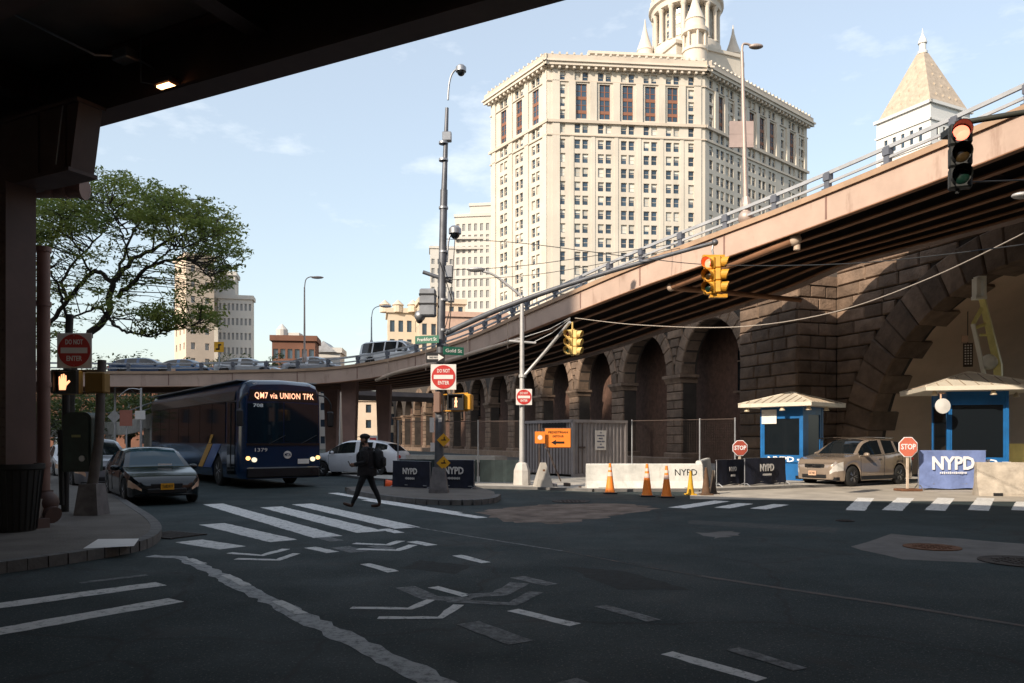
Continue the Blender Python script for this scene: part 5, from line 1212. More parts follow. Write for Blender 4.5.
# concrete block with stripe left of the container
g = G(543, 489); cbk = thing('concrete_marker', 'pale tapered concrete block with a brown stripe by the silver pole', 'bollard', (g.x, g.y, 0.08), R(10))
t = MB(); bb = [(-.29, -.29, 0), (.29, -.29, 0), (.29, .29, 0), (-.29, .29, 0)]; c1 = [(x * .8, y * .8, .25) for x, y, _ in bb]; c = [(x * .28, y * .28, .80) for x, y, _ in bb]; t.add(bb + c1 + c, [(0, 1, 5, 4), (1, 2, 6, 5), (2, 3, 7, 6), (3, 0, 4, 7), (4, 5, 9, 8), (5, 6, 10, 9), (6, 7, 11, 10), (7, 4, 8, 11), (8, 9, 10, 11)]); obj('body', t, M_CONC, cbk)
t = MB(); t.add([(-.045, -.225, .22), (.045, -.225, .22), (.04, -.145, .58), (-.04, -.145, .58)], [(0, 1, 2, 3)]); obj('stripe', t, M_RUST, cbk)
# ------------------------------------------------------------------ jersey barriers
def jersey(a, b, h, m, label, words=None, mt=None):
    a, b = V(a), V(b); d = V((b.x - a.x, b.y - a.y, 0)); L = d.length
    o = thing('concrete_barrier', label, 'barrier', (a.x, a.y, 0), math.atan2(d.y, d.x))
    pr = [(-.30, 0), (-.30, .08), (-.17, .30), (-.09, h - .03), (-.06, h), (.06, h), (.09, h - .03), (.17, .30), (.30, .08), (.30, 0)]
    t = MB(); n = max(1, int(L / .5)); e = .0
    for i in range(n):
        pass
    t.ext([(0, y + .3, z) for y, z in pr], (L, 0, 0)); obj('body', t, m, o)
    if words: text('stencil_lettering', words, .30, mt or M_BLACK, o, (L - .55, .3 - .135, h * .66), wid=.72, bold=.0, v=(0, .13, 1))
    for x in (.5, L - .5):
        t = MB(); t.cbox((x, .02, .05), (.25, .05, .09)); obj('drain_slot', t, M_BLACK, o)
    return o
jersey(G(587, 490.5), G(704, 490.5), .86, M_JERSEY, 'long white concrete barrier behind the orange cones', 'NYPD')
jersey(G(979, 496), G(1110, 498), .98, M_JERSEY2, 'concrete barrier coloured darker for shade, at the right edge')
jersey(G(708, 490), G(716, 483), .95, M_JERSEY, 'short white barrier end beside the narrow police barricade')

# ------------------------------------------------------------------ grey container with notices
cA, cB, cC = G(573, 479), G(626, 477), G(545, 474)
d = V((cB.x - cA.x, cB.y - cA.y, 0)); WC = d.length; HC = 2.05
CD = cA.y; HC = (440 - 419.5) / FPX * CD + CH - .08
ctn = thing('site_container', 'grey corrugated metal container behind the white barrier', 'container', (cA.x, cA.y, .08), math.atan2(d.y, d.x))
M_CTN = mat('container_grey', (0.30, 0.27, 0.265), 0.6, 0.1, var=0.16, scale=1.8)
def corr(mb, L, h, pitch, dep, axis, z0=.1):
    n = int(L / pitch); pts = []
    for i in range(n):
        x = i * pitch; pts += [(x, 0), (x + pitch * .35, 0), (x + pitch * .5, dep), (x + pitch * .85, dep)]
    pts.append((L, 0))
    for (a, ya), (b, yb) in zip(pts, pts[1:]):
        if axis == 'x': mb.quad((a, ya, z0), (b, yb, z0), (b, yb, h), (a, ya, h))
        else: mb.quad((ya, a, z0), (yb, b, z0), (yb, b, h), (ya, a, h))
t = MB(); corr(t, WC, HC - .1, .21, .05, 'x'); obj('front_panel', t, M_CTN, ctn, fix=False)
LD = 3.4
t = MB(); corr(t, LD, HC - .1, .21, .05, 'y'); obj('side_panel', t, M_CTN, ctn, fix=False)
t = MB(); t.box(.04, WC - .04, .06, LD, .1, HC - .06); obj('core', t, M_STEEL_DK, ctn)
for (n_, bxs) in (('frame_post', ((-.05, .07, -.05, .07), (WC - .07, WC + .05, -.05, .07), (-.05, .07, LD - .07, LD + .05))),):
    for (x0, x1, y0, y1) in bxs: t = MB(); t.box(x0, x1, y0, y1, 0, HC); obj(n_, t, M_CTN, ctn)
t = MB(); t.box(-.05, WC + .05, -.06, .05, HC - .12, HC + .003); t.box(-.06, .05, .07, LD, HC - .12, HC + .003); t.box(-.05, WC + .05, -.055, .05, 0, .12); t.box(.02, WC, .02, LD, HC - .05, HC); obj('roof_rail', t, M_CTN, ctn)
t = MB(); t.tube([(WC * .08, -.06, .15), (WC * .08, -.06, HC - .15)], .018, 6); t.tube([(WC * .15, -.06, .15), (WC * .15, -.06, HC - .15)], .018, 6); t.box(WC * .08, WC * .2, -.09, -.05, HC * .5, HC * .53); obj('lock_bar', t, M_STEEL_DK, ctn)
x0 = WC * .40; nt = MB(); nt.cbox((x0 + .26, -.08, HC * .64), (.62, .01, .84)); ntc = obj('notice_board', nt, M_OFFW, ctn)
for i, (wd, s_) in enumerate(((.1, 'OO'), (.4, 'MANHATTAN'), (.22, 'BRIDGE'), (.44, 'PARKING AREA'), (.1, 'NO'), (.4, 'AUTHORIZED'))):
    text('notice_lettering', s_, .085, mat('ink_blue', (0.05, 0.07, 0.14), 0.7, var=0), ntc, (x0 + .26, -.09, HC * .64 + .32 - i * .125), wid=wid_ if False else wd, bold=.01)
t = MB(); t.cbox((-.03 - .04, 1.2, HC - .24), (.02, 1.6, .18)); obj('graffiti', t, M_BLACK, ctn)
p = P(558, 438, 29.2); os_ = thing('detour_sign', 'orange work sign with a black arrow on the container', 'work sign', p, R(5)); t = MB(); t.cbox((0, 0, 0), (.95, .02, .70), bev=.005); obj('sign_plate', t, M_ORANGE, os_)
text('sign_lettering', 'PEDESTRIAN', .11, M_BLACK, os_, (0, -.014, .21), wid=.74, bold=.012); text('sign_lettering', 'DETOUR', .11, M_BLACK, os_, (0, -.014, .06), wid=.42, bold=.012)
t = MB(); t.ext([(x, -.014, z) for x, z in ((-.26, -.17), (-.08, -.07), (-.08, -.13), (.24, -.13), (.24, -.21), (-.08, -.21), (-.08, -.27))], (0, .004, 0)); obj('arrow', t, M_BLACK, os_)
t = MB(); t.cbox((0, .03, 0), (1.0, .02, .75)); obj('backing_board', t, M_STEEL_OR, os_)
p = P(540, 437.5, 29.0); os_ = thing('work_sign', 'small square orange sign with a round white mark, left of the arrow sign', 'work sign', p, R(5)); t = MB(); t.cbox((0, 0, 0), (.38, .02, .44), bev=.005); obj('sign_plate', t, M_ORANGE, os_); t = MB(); t.lathe([(.09, -.003), (.09, .003)], 16, c=(0, -.014, .0), axis='y'); obj('mark', t, M_OFFW, os_)
t = MB(); t.cyl((-.02, .04, -1.9), (-.02, .04, .5), .03, n=8); t.cyl((.05, .04, .1), (.9, .04, -1.9), .03, n=6); obj('post', t, M_STEEL_DK, os_)
# rubble and debris by the container
rr = random.Random(5)
for i in range(3):
    q = G(554 + i * 13, rr.uniform(484, 488), .08); t = MB(); s_ = rr.uniform(.06, .15); t.cbox((0, 0, s_ * .4), (s_ * rr.uniform(1, 2.4), s_, s_ * .8), bev=.01); tag(obj('rubble_piece', t, rr.choice([M_STEEL_DK, M_CONC, M_RAIL]), loc=(q.x, q.y, .08), rot=(0, 0, rr.uniform(0, 3))), ('dark scrap nearest the concrete marker, at the foot of the container', 'middle scrap at the foot of the grey container', 'scrap at the foot of the container nearest the white barrier')[i], 'debris', 'scraps by the container')
# white pile behind the fence near the pole
p = G(532, 474, .08); t = MB(); t.add([(-.6, 0, 0), (.5, 0, 0), (.5, 1.0, 0), (-.6, 1.0, 0), (-.3, .3, 1.2), (.1, .3, 1.9), (.15, .6, 1.8), (-.3, .7, 1.1)], [(0, 1, 5, 4), (1, 2, 6, 5), (2, 3, 7, 6), (3, 0, 4, 7), (4, 5, 6, 7)]); tag(obj('tarp_pile', t, M_JERSEY, loc=p), 'white sheeted pile behind the silver pole', 'pile')
# ================================================================== BOOTHS
def booth(corner, ang, w, dp, h, label, roof_over, apex, sign=True, door_right=True):
    """corner = nearest corner on the ground; left face runs to local -x... built in local axes: front face along +x at y=0 (towards -y), right face along +y at x=w"""
    o = thing('police_booth', label, 'booth', (corner.x, corner.y, 0.0), ang)
    # local: right-front corner is the origin; front face spans x in [-w, 0], side face spans y in [0, dp] at x = 0
    for (x, y) in ((-w, 0), (0, 0), (0, dp), (-w, dp)):
        t = MB(); t.cbox((x + (.05 if x < 0 else -.05), y + (.05 if y == 0 else -.05), h / 2 + .05), (.1, .1, h - .1)); obj('corner_post', t, M_BLUE, o)
    def pan(x0, x1, y0, y1, z0, z1, m, nm): t = MB(); t.box(x0, x1, y0, y1, z0, z1); return obj(nm, t, m, o)
    pan(-w + .1, -.1, .02, .08, .06, 1.05, M_BLUE, 'front_panel'); pan(-w + .1, -.1, .02, .08, h - .45, h, M_BLUE, 'front_header')
    pan(-w + .1, -.1, .045, .06, 1.05, h - .45, M_GLASS_DK, 'front_window')
    for xx in (-w + .1, -.16): pan(xx, xx + .06, .025, .085, 1.05, h - .45, M_BLUE, 'window_frame')
    pan(-w + .02, -w + .08, .1, dp - .1, .06, 1.05, M_BLUE, 'left_panel'); pan(-w + .03, -w + .06, .1, dp - .1, 1.05, h - .45, M_GLASS_DK, 'left_window'); pan(-w + .02, -w + .08, .1, dp - .1, h - .45, h, M_BLUE, 'left_header')
    pan(-w + .1, -.1, dp - .08, dp - .02, .06, h, M_BLUE, 'rear_panel')
    pan(-.08, -.02, .1, dp * .28, .06, h, M_BLUE, 'side_panel'); pan(-.08, -.02, dp * .86, dp - .1, .06, h, M_BLUE, 'side_panel'); pan(-.08, -.02, dp * .28, dp * .86, h - .3, h, M_BLUE, 'door_header')
    d_ = pan(-.10, -.05, dp * .28, dp * .86, .06, h - .3, mat('booth_door_dark', (0.012, 0.02, 0.035), 0.3, var=0), 'door'); t = MB(); t.cbox((-.03, dp * .8, 1.05), (.05, .12, .03)); obj('door_handle', t, M_CHROME, d_)
    t = MB(); t.box(-w - .05, .05, -.05, dp + .05, 0, .06); obj('floor_plate', t, M_STEEL_DK, o)
    # hipped standing-seam roof
    ro = roof_over; M_RF = mat('booth_roof_cream', (0.66, 0.60, 0.50), 0.5, 0.1, var=0.08, scale=2)
    e = [(-w - ro, -ro), (ro, -ro), (ro, dp + ro), (-w - ro, dp + ro)]; ax, ay = -w / 2, dp / 2; zt = h + apex
    t = MB(); t.add([(x, y, h) for x, y in e] + [(x, y, h + .14) for x, y in e] + [(ax, ay, zt)], [(3, 2, 1, 0), (0, 1, 5, 4), (1, 2, 6, 5), (2, 3, 7, 6), (3, 0, 4, 7), (4, 5, 8), (5, 6, 8), (6, 7, 8), (7, 4, 8)]); rf = obj('roof', t, M_RF, o)
    t = MB(); apx = V((ax, ay, zt))
    for i in range(4):
        a, b = V((*e[i], h + .14)), V((*e[(i + 1) % 4], h + .14)); t.tube([a, apx], .035, 6)
    obj('hip_ridge', t, M_RF, rf)
    for i in range(4):
        a, b = V((*e[i], h + .145)), V((*e[(i + 1) % 4], h + .145)); mid = (a + b) / 2; up = apx - mid; L = (b - a).length
        for j in range(1, 9):
            f = j / 9; s = a.lerp(b, f); g = 1 - abs(2 * f - 1); t = MB(); t.tube([s + up * .02, s + up * (g * .96)], .022, 4); obj('roof_seam', t, mat('seam_shadow_brown', (0.30, 0.24, 0.18), 0.6, var=0), rf)
    for (x, y) in ((-w - ro * .6, -ro * .6), (-w * .35, -ro * .7), (ro * .6, -ro * .5), (ro * .7, dp * .6)):
        t = MB(); t.lathe([(.03, .1), (.05, .06), (.11, -.06), (.10, -.08)], 12, c=(x, y, h - .08)); obj('eave_lamp', t, mat('lamp_pale_metal', (0.65, 0.55, 0.4), 0.4, 0.3, var=0), o, smooth=40)
    if sign:
        t = MB(); t.cbox((-w / 2, -.03, .88), (w * .96, .03, .22)); sg = obj('sign_board', t, M_BLUE, o); text('sign_lettering', 'NYPD', .27, M_LETW, sg, (-w / 2, -.05, .88), wid=w * .62, bold=.03)
        t = MB(); t.cbox((-w * .95, -.05, .88), (w * .14, .006, .06)); t.cbox((-w * .05, -.05, .88), (w * .14, .006, .06)); obj('sign_stripe', t, M_LETW, sg)
    return o
zb1 = P(797, 405, 29.6).z
b1_ = booth(P(803, 440, 29.6), R(-46), 1.75, 1.75, zb1 - .05, 'blue police booth with a cream hipped roof behind the silver car', .62, .62)
t = MB(); t.cbox((-1.75 + .38, -.02, zb1 - .42), (.62, .02, .55)); obj('notice', t, M_OFFW, b1_)
zb2 = P(958, 391, 26.6).z
b2_ = booth(P(1009, 440, 25.7), R(-14), 1.85, 1.85, zb2 - .05, 'blue police booth at the right edge with a cream hipped roof', .85, .72)
t = MB(); t.box(.01, .03, .2, 1.7, .35, 1.75); obj('side_notice', t, mat('notice_tan', (0.45, 0.33, 0.22), 0.6, var=0.3, scale=4), b2_)
text('sign_lettering', 'HI', .3, M_LETW, b2_, (.05, .95, .85), u=(0, 1, 0), v=(0, 0, 1))
# round flood lamp hung at the left eave of the right booth
q = P(942.5, 406, 25.5); o = thing('dish_lamp', 'round white dish lamp hanging under the right booth roof', 'lamp', q)
t = MB(); t.lathe([(.04, .12), (.12, .08), (.25, .0), (.25, -.03), (.1, -.05), (.01, -.06)], 20, axis='y'); obj('dish', t, M_WHITE, o, smooth=40); t = MB(); t.tube([(0, .1, .1), (0, .1, .42)], .03, 6); t.tube([(-.06, .1, .42), (.14, .1, .42)], .03, 6); obj('bracket', t, M_LAMPY, o)
# yellow-white lifting boom behind the booth
bd = 28.0; q = P(997, 440, bd); q.z = 0
bm_ = thing('lifting_boom', 'pale yellow lattice boom standing behind the right booth under the arch', 'boom lift', q)
f = lambda x, y: P(x, y, bd) - q
M_BOOM = mat('boom_pale_yellow', (0.82, 0.72, 0.28), 0.5, var=0.1, scale=4); M_BOOMW = mat('boom_cream', (0.84, 0.80, 0.68), 0.5, var=0.08)
t = MB(); t.tube([(.15, 0, 0), f(998, 365), f(982, 298)], [.2, .17, .13], 4); obj('main_spar', t, M_BOOM, bm_); t = MB(); t.tube([f(984, 375), f(973, 324)], .09, 4); obj('side_spar', t, M_BOOMW, bm_)
t = MB(); t.tube([f(973, 324), f(982, 308)], .08, 4); t.tube([f(975, 328), f(986, 324)], .06, 4); t.tube([f(980, 335), f(988, 335)], .05, 4); obj('brace', t, M_BOOM, bm_)
t = MB(); t.cbox(f(976.5, 288), (.16, .3, .68)); t.cbox(f(983, 288), (.08, .3, .6)); t.cbox(f(980, 278), (.3, .3, .1)); t.cbox(f(979, 298), (.4, .3, .12)); obj('head', t, M_BOOMW, bm_)
t = MB(); t.ball(f(989, 362), .28); obj('hydraulic_drum', t, M_BOOMW, bm_, smooth=50)
t = MB(); t.box(-.9, 1.1, -.6, 1.6, .35, 1.5); obj('chassis', t, M_BOOM, bm_)
for (x, y) in ((-.7, -.65), (.9, -.65), (-.7, 1.5), (.9, 1.5)): t = MB(); t.lathe([(.38, -.12), (.42, -.08), (.42, .08), (.38, .12)], 18, c=(x, y, .42), axis='y'); obj('wheel', t, M_RUBBER, bm_)
p = P(968, 355, 33); o = thing('hanging_sign', 'dark sign with pale rows of lettering inside the big arch', 'sign', p, R(-20)); t = MB(); t.cbox((0, 0, 0), (.36, .06, 1.0)); obj('sign_plate', t, M_STEEL_DK, o); 
t = MB()
for i in range(8):
    for j in range(3): t.cbox((-.1 + .1 * j, -.035, .4 - .11 * i), (.06, .006, .06))
obj('sign_lettering', t, M_OFFW, o, kind='stuff'); t = MB(); t.cbox((-.12, 0, .68), (.24, .1, .28)); obj('lamp', t, M_LAMPY, o); t = MB(); t.cyl((0, .05, .4), (0, .05, 2.4), .02, n=6); obj('hanger', t, M_STEEL_DK, o)

# ================================================================== VEHICLES
SEDAN = dict(top=[(0, .50), (.015, .62), (.05, .73), (.12, .81), (.25, .92), (.275, .955), (.36, 1.22), (.41, 1.36), (.47, 1.435), (.58, 1.45), (.70, 1.40), (.75, 1.345), (.86, 1.08), (.9, 1.035), (.97, 1.0), (1, .82)],
             belt=[(0, .50), (.015, .60), (.05, .70), (.12, .77), (.25, .86), (.5, .90), (.86, .965), (.97, .93), (1, .80)], wind=(.272, .45), rear=(.73, .875), glass=(.30, .845), pillars=(.555, .60), tf=.19, tr=.80)
SUV = dict(top=[(0, .62), (.012, .78), (.04, .93), (.1, 1.01), (.225, 1.10), (.25, 1.13), (.33, 1.42), (.385, 1.57), (.45, 1.66), (.58, 1.69), (.72, 1.655), (.82, 1.575), (.87, 1.50), (.955, 1.16), (.985, 1.02), (1, .72)],
           belt=[(0, .62), (.012, .76), (.04, .89), (.1, .96), (.225, 1.04), (.5, 1.09), (.75, 1.17), (.88, 1.27), (.955, 1.13), (.985, 1.0), (1, .70)], wind=(.245, .43), rear=(.86, .95), glass=(.275, .875), pillars=(.545, .585, .72, .75), tf=.19, tr=.775)
VAN = dict(top=[(0, .7), (.012, .9), (.04, 1.05), (.13, 1.22), (.15, 1.27), (.22, 1.75), (.27, 1.98), (.33, 2.1), (.5, 2.15), (.9, 2.12), (.97, 2.02), (1, 1.7)],
           belt=[(0, .7), (.012, .88), (.04, 1.0), (.13, 1.15), (.3, 1.2), (.97, 1.2), (1, 1.1)], wind=(.148, .30), rear=(1.1, 1.2), glass=(.17, .93), pillars=(.33, .36, .54, .56, .74, .76), tf=.16, tr=.78)
PLAN = [(0, .66), (.012, .76), (.035, .86), (.08, .945), (.15, .985), (.3, 1.0), (.8, 1.0), (.92, .965), (.975, .88), (1, .76)]
def paint(name, c, metal=.35, rough=.28): return mat(name, c, rough, metal, var=0.06, scale=3, spec=.5, coat=.35)
def wheel_meshes(r, w):
    t = MB(); t.lathe([(r * .62, -w / 2), (r * .9, -w / 2), (r, -w * .35), (r, w * .35), (r * .9, w / 2), (r * .62, w / 2)], 28, axis='x'); ty = t.mesh('tyre', M_RUBBER, smooth=40)
    t = MB(); t.lathe([(r * .64, w * .42), (r * .6, w * .47), (r * .58, w * .3), (r * .56, w * .1), (.01, w * .08)], 28, axis='x', m=1); t.lathe([(r * .66, w * .40), (r * .66, w * .49), (r * .59, w * .49), (r * .59, w * .40)], 28, axis='x', m=0)
    t.lathe([(r * .16, w * .1), (r * .16, w * .48), (.01, w * .5)], 12, axis='x', m=0)
    for i in range(5):
        a = 2 * math.pi * i / 5
        for da in (-.16, .16): t.tube([(w * .44, math.cos(a) * r * .12, math.sin(a) * r * .12), (w * .42, math.cos(a + da) * r * .60, math.sin(a + da) * r * .60)], r * .055, 5)
    ri = t.mesh('rim', [M_ALLOY, M_BLACK], smooth=40)
    return ty, ri
def car(name, label, cat, front, heading, L, W, kind, pm, H=None, glass=None, lamps=M_LAMPY, detail=True, z0=0.0, wr=.33, group=None, plate=None, lampw=(.24, .21, .11)):
    """front = world point under the middle of the front bumper, heading = unit vector the car points to"""
    K = kind; hd = V((heading[0], heading[1], 0)).normalized(); ang = math.atan2(-hd.x, hd.y)
    ctr = V((front[0], front[1], 0)) - hd * (L / 2); o = thing(name, label, cat, (ctr.x, ctr.y, z0), ang, group)
    glass = glass or M_GLASS_DK; zs = 1.0 if H is None else H / max(z for _, z in K['top'])
    N = 72 if detail else 44; ts = sorted(set([i / N for i in range(N + 1)] + [.012, .035] + list(K['wind']) + [x for x in K['rear'] if x < 1] + list(K['glass']) + list(K['pillars']) + [K['tf'], K['tr']]))
    secs = []
    for t in ts:
        T = tab(t, K['top']) * zs; B = min(tab(t, K['belt']) * zs, T - .005); hw = tab(t, PLAN) * W / 2; y = L / 2 - t * L
        zb = .20 + (.06 if t < .03 or t > .97 else 0)
        for tw_ in (K['tf'], K['tr']):
            dy = (t - tw_) * L; ra = wr + .075
            if abs(dy) < ra: zb = max(zb, wr + math.sqrt(ra * ra - dy * dy) - .01)
        zb = min(zb, B - .10); g = max(0, min(1, (T - B) / .45))
        z1 = zb + .04; z2 = max(z1 + .02, zb + (B - zb) * .5); z3 = max(z2 + .02, B - .07 * zs)
        secs.append((y, [(hw * .95, zb), (hw * .985, z1), (hw * 1.0, z2), (hw * .992, z3), (hw * .955, B), (hw * (.955 - .20 * g), B + (T - B) * .88), (hw * (.80 - .18 * g), B + (T - B) * .985), (hw * .35, T + .012 * g + .004), (0, T + .018 * g + .008)]))
    body, wsc, rgl = MB(), MB(), MB(); npt = 9; sgl = {}; lmp = {1: MB(), -1: MB()}
    for (t0, (y0, a)), (t1, (y1, b)) in zip(zip(ts, secs), zip(ts[1:], secs[1:])):
        tm = (t0 + t1) / 2
        for j in range(npt - 1):
            dst = body
            if j == 4 and K['glass'][0] < tm < K['glass'][1] and not any(K['pillars'][k] < tm < K['pillars'][k + 1] for k in range(0, len(K['pillars']), 2)): dst = None
            if dst and j >= 6 and K['wind'][0] < tm < K['wind'][1]: dst = wsc
            if dst and j >= 6 and K['rear'][0] < tm < K['rear'][1]: dst = rgl
            for e in (1, -1):
                q = [(e * a[j][0], y0, a[j][1]), (e * b[j][0], y1, b[j][1]), (e * b[j + 1][0], y1, b[j + 1][1]), (e * a[j + 1][0], y0, a[j + 1][1])]
                (lmp[e] if j == 2 and tm < .085 else dst or sgl.setdefault((e, sum(1 for x in K['pillars'] if x < tm)), MB())).quad(*(q if e > 0 else q[::-1]))
    for (y, a), rev in ((secs[0], 1), (secs[-1], -1)):
        ring = [(x, y, z) for x, z in a] + [(-x, y, z) for x, z in a[::-1][1:]]; body.add(ring, [list(range(len(ring)))[::rev]])
    import bmesh
    def weld(mb, nm, m, ang_):
        if not mb.f: return None
        me = mb.mesh(nm, m, None, fix=False); bm = bmesh.new(); bm.from_mesh(me); bmesh.ops.remove_doubles(bm, verts=bm.verts, dist=.0005); bmesh.ops.recalc_face_normals(bm, faces=bm.faces); bm.to_mesh(me); bm.free()
        me.polygons.foreach_set('use_smooth', [True] * len(me.polygons)); me.set_sharp_from_angle(angle=R(ang_)); return obj(nm, me, None, o)
    bo = weld(body, 'body', pm, 38); weld(wsc, 'windscreen', glass, 50); [weld(v_, 'side_window', glass, 50) for v_ in sgl.values()]; weld(rgl, 'rear_window', glass, 50)
    t = MB(); t.box(-W * .40, W * .40, -L * .47, L * .47, .22, .52); obj('underbody', t, M_BLACK, o)
    ty, ri = wheel_meshes(wr, .2)
    for tw_ in (K['tf'], K['tr']):
        for e in (1, -1):
            w = bpy.data.objects.new('wheel', None); col.objects.link(w); w.parent = o; w.location = (e * (W / 2 - .115), L / 2 - tw_ * L, wr); w.rotation_euler = (0, 0, 0 if e > 0 else math.pi)
            obj('tyre', ty, None, w); obj('rim', ri, None, w)
    fz = tab(.04, K['belt']) * zs
    for e in (1, -1):
        weld(lmp[e], 'headlight', lamps, 60)
        t = MB(); t.ball((e * W * .38, -L / 2 + .09, tab(.97, K['belt']) * zs - .14), (.13, .1, .09), 8); obj('tail_light', t, M_RED, o, smooth=60)
        t = MB(); mz = tab(.3, K['belt']) * zs + .06; t.ball((e * (W / 2 + .07), L / 2 - L * (K['glass'][0] + .045), mz), (.12, .07, .075), 8); t.tube([(e * (W / 2 - .06), L / 2 - L * (K['glass'][0] + .045), mz - .04), (e * (W / 2 + .05), L / 2 - L * (K['glass'][0] + .045), mz - .02)], .025, 6); obj('wing_mirror', t, pm, o, smooth=60)
        if detail:
            t = MB()
            for tt in (K['glass'][0] + .0, (K['pillars'][0] + K['pillars'][1]) / 2, K['glass'][1] - .08):
                B = tab(tt, K['belt']) * zs; hw = tab(tt, PLAN) * W / 2; y = L / 2 - tt * L
                zlo = .30 if abs(tt - K['tr']) > .06 else .78
                t.tube([(e * (hw * .99 + .002), y, zlo), (e * (hw + .002), y, zlo * .4 + B * .55), (e * (hw * .994 + .002), y, B - .06), (e * (hw * .96 + .002), y, B)], .006, 4)
            obj('door_seam', t, M_BLACK, o, kind='stuff')
            for tt in (K['pillars'][0] - .04, K['glass'][1] - .13):
                t = MB(); t.cbox((e * (W / 2 + .005), L / 2 - tt * L, tab(tt, K['belt']) * zs - .13), (.03, .16, .03), bev=.008); obj('door_handle', t, pm, o)
    yf = L / 2
    t = MB(); t.cbox((0, yf - .02, fz - .17), (W * .42, .06, .13), bev=.02); gr = obj('grille', t, M_BLACK, o)
    t = MB(); t.cbox((0, yf + .0, .36), (W * .52, .06, .13), bev=.02); obj('lower_intake', t, M_BLACK, o)
    t = MB(); t.ext([(x, yf + .012, fz - .17 + z) for x, z in ((-.09, .0), (-.03, .03), (.09, .02), (.03, -.03))], (0, .01, 0)); obj('badge', t, M_CHROME, gr)
    if plate:
        t = MB(); t.cbox((plate[1], yf + .035, .47), (.31, .015, .16)); pl_ = obj('licence_plate', t, plate[0], o); text('plate_lettering', plate[2], .11, M_BLACK, pl_, (plate[1], yf + .045, .47), u=(-1, 0, 0), v=(0, 0, 1), wid=.24)
    return o
HB = (.59, -.80)
M_PLATE = mat('plate_orange', (0.70, 0.33, 0.02), 0.5, var=0)
c1_ = car('sedan_car', 'dark navy sedan with an orange number plate stopped at the crosswalk', 'car', (-8.62, 19.5), (.57, -.82), 4.55, 1.78, SEDAN, paint('paint_black_blue', (0.003, 0.006, 0.008), .0, .2), H=1.42, glass=M_GLASS_BL, plate=(M_PLATE, 0, 'T682419'))
t = MB(); t.cbox((-.18, 1.06, .985), (.34, .02, .04)); obj('dash_paper', t, M_OFFW, c1_)
car('suv_car', 'silver grey suv queued behind the dark sedan by the left curb', 'car', (-13.3, 25.6), (.6, -.8), 4.7, 1.85, SUV, paint('paint_silver_grey', (0.20, 0.20, 0.215)), H=1.66, glass=M_GLASS_DK)
car('sedan_car', 'pale blue sedan queued further back, left of the bus', 'car', (-18.8, 36), (.6, -.8), 4.6, 1.8, SEDAN, paint('paint_pale_blue', (0.20, 0.30, 0.42)), detail=False, glass=M_GLASS_BL)
car('sedan_car', 'white sedan queued behind the silver grey suv', 'car', (-18.0, 32.5), (.6, -.8), 4.6, 1.8, SEDAN, paint('paint_white', (0.6, 0.6, 0.6), 0.0), detail=False)
car('suv_car', 'dark suv far back in the queue near the trees', 'car', (-23.5, 42), (.55, -.83), 4.7, 1.85, SUV, paint('paint_dark_grey', (0.05, 0.05, 0.055)), detail=False)
car('suv_car', 'white suv passing behind the walking person, half hidden by the bus', 'car', (-9.3, 36.2), (-.97, .2), 4.6, 1.85, SUV, paint('paint_white2', (0.66, 0.66, 0.68), 0.05), H=1.62, glass=M_GLASS_DK)
# silver suv by the booth: left side towards the camera
hd = V((-.85, -.53, 0)).normalized(); lf = V((.53, -.85, 0)).normalized()
fw = V((11.85, 27.3, 0)); ctr_ = fw - lf * .80; fr_ = ctr_ + hd * .92
lx = car('suv_car', 'bronze silver suv parked by the blue booth, facing left', 'car', (fr_.x, fr_.y), (hd.x, hd.y), 4.75, 1.89, SUV, mat('paint_bronze_silver', (0.34, 0.27, 0.215), .22, .4, var=0.05, spec=.5, coat=1.0), H=1.70, glass=M_GLASS_DK, lamps=mat('lamp_clear', (0.75, 0.72, 0.68), 0.1, 0.3, var=0, spec=.9), wr=.36, plate=(M_LAMPY, .05, 'GKT 4821'))
t = MB(); t.cbox((0, 2.36, .70), (.62, .05, .13), bev=.02); obj('chrome_grille', t, M_CHROME, lx)
for i in range(2): t = MB(); e = (-1, 1)[i]; t.tube(catmull([(e * .62, 1.3, 1.665), (e * .62, .2, 1.735), (e * .60, -1.4, 1.70)], 5), .02, 6); obj('roof_rail', t, M_CHROME, lx, smooth=50)
for e in (-1, 1):
    t = MB(); t.box(e * .945 - .012, e * .945 + .012, -1.0, 1.05, .23, .36); obj('sill_trim', t, M_BLACK, lx)
    t = MB(); t.tube(catmull([(e * .915, 1.05, 1.085), (e * .93, 0, 1.11), (e * .93, -.95, 1.175), (e * .91, -1.7, 1.275)], 4), .012, 5); obj('window_strip', t, M_CHROME, lx, smooth=60)
    t = MB(); t.ball((e * .66, 2.20, .50), (.09, .06, .05), 8); obj('fog_lamp', t, M_CHROME, lx, smooth=60)
t = MB(); t.box(-.84, .84, 2.0, 2.30, .22, .34); obj('lower_bumper', t, M_BLACK, lx)
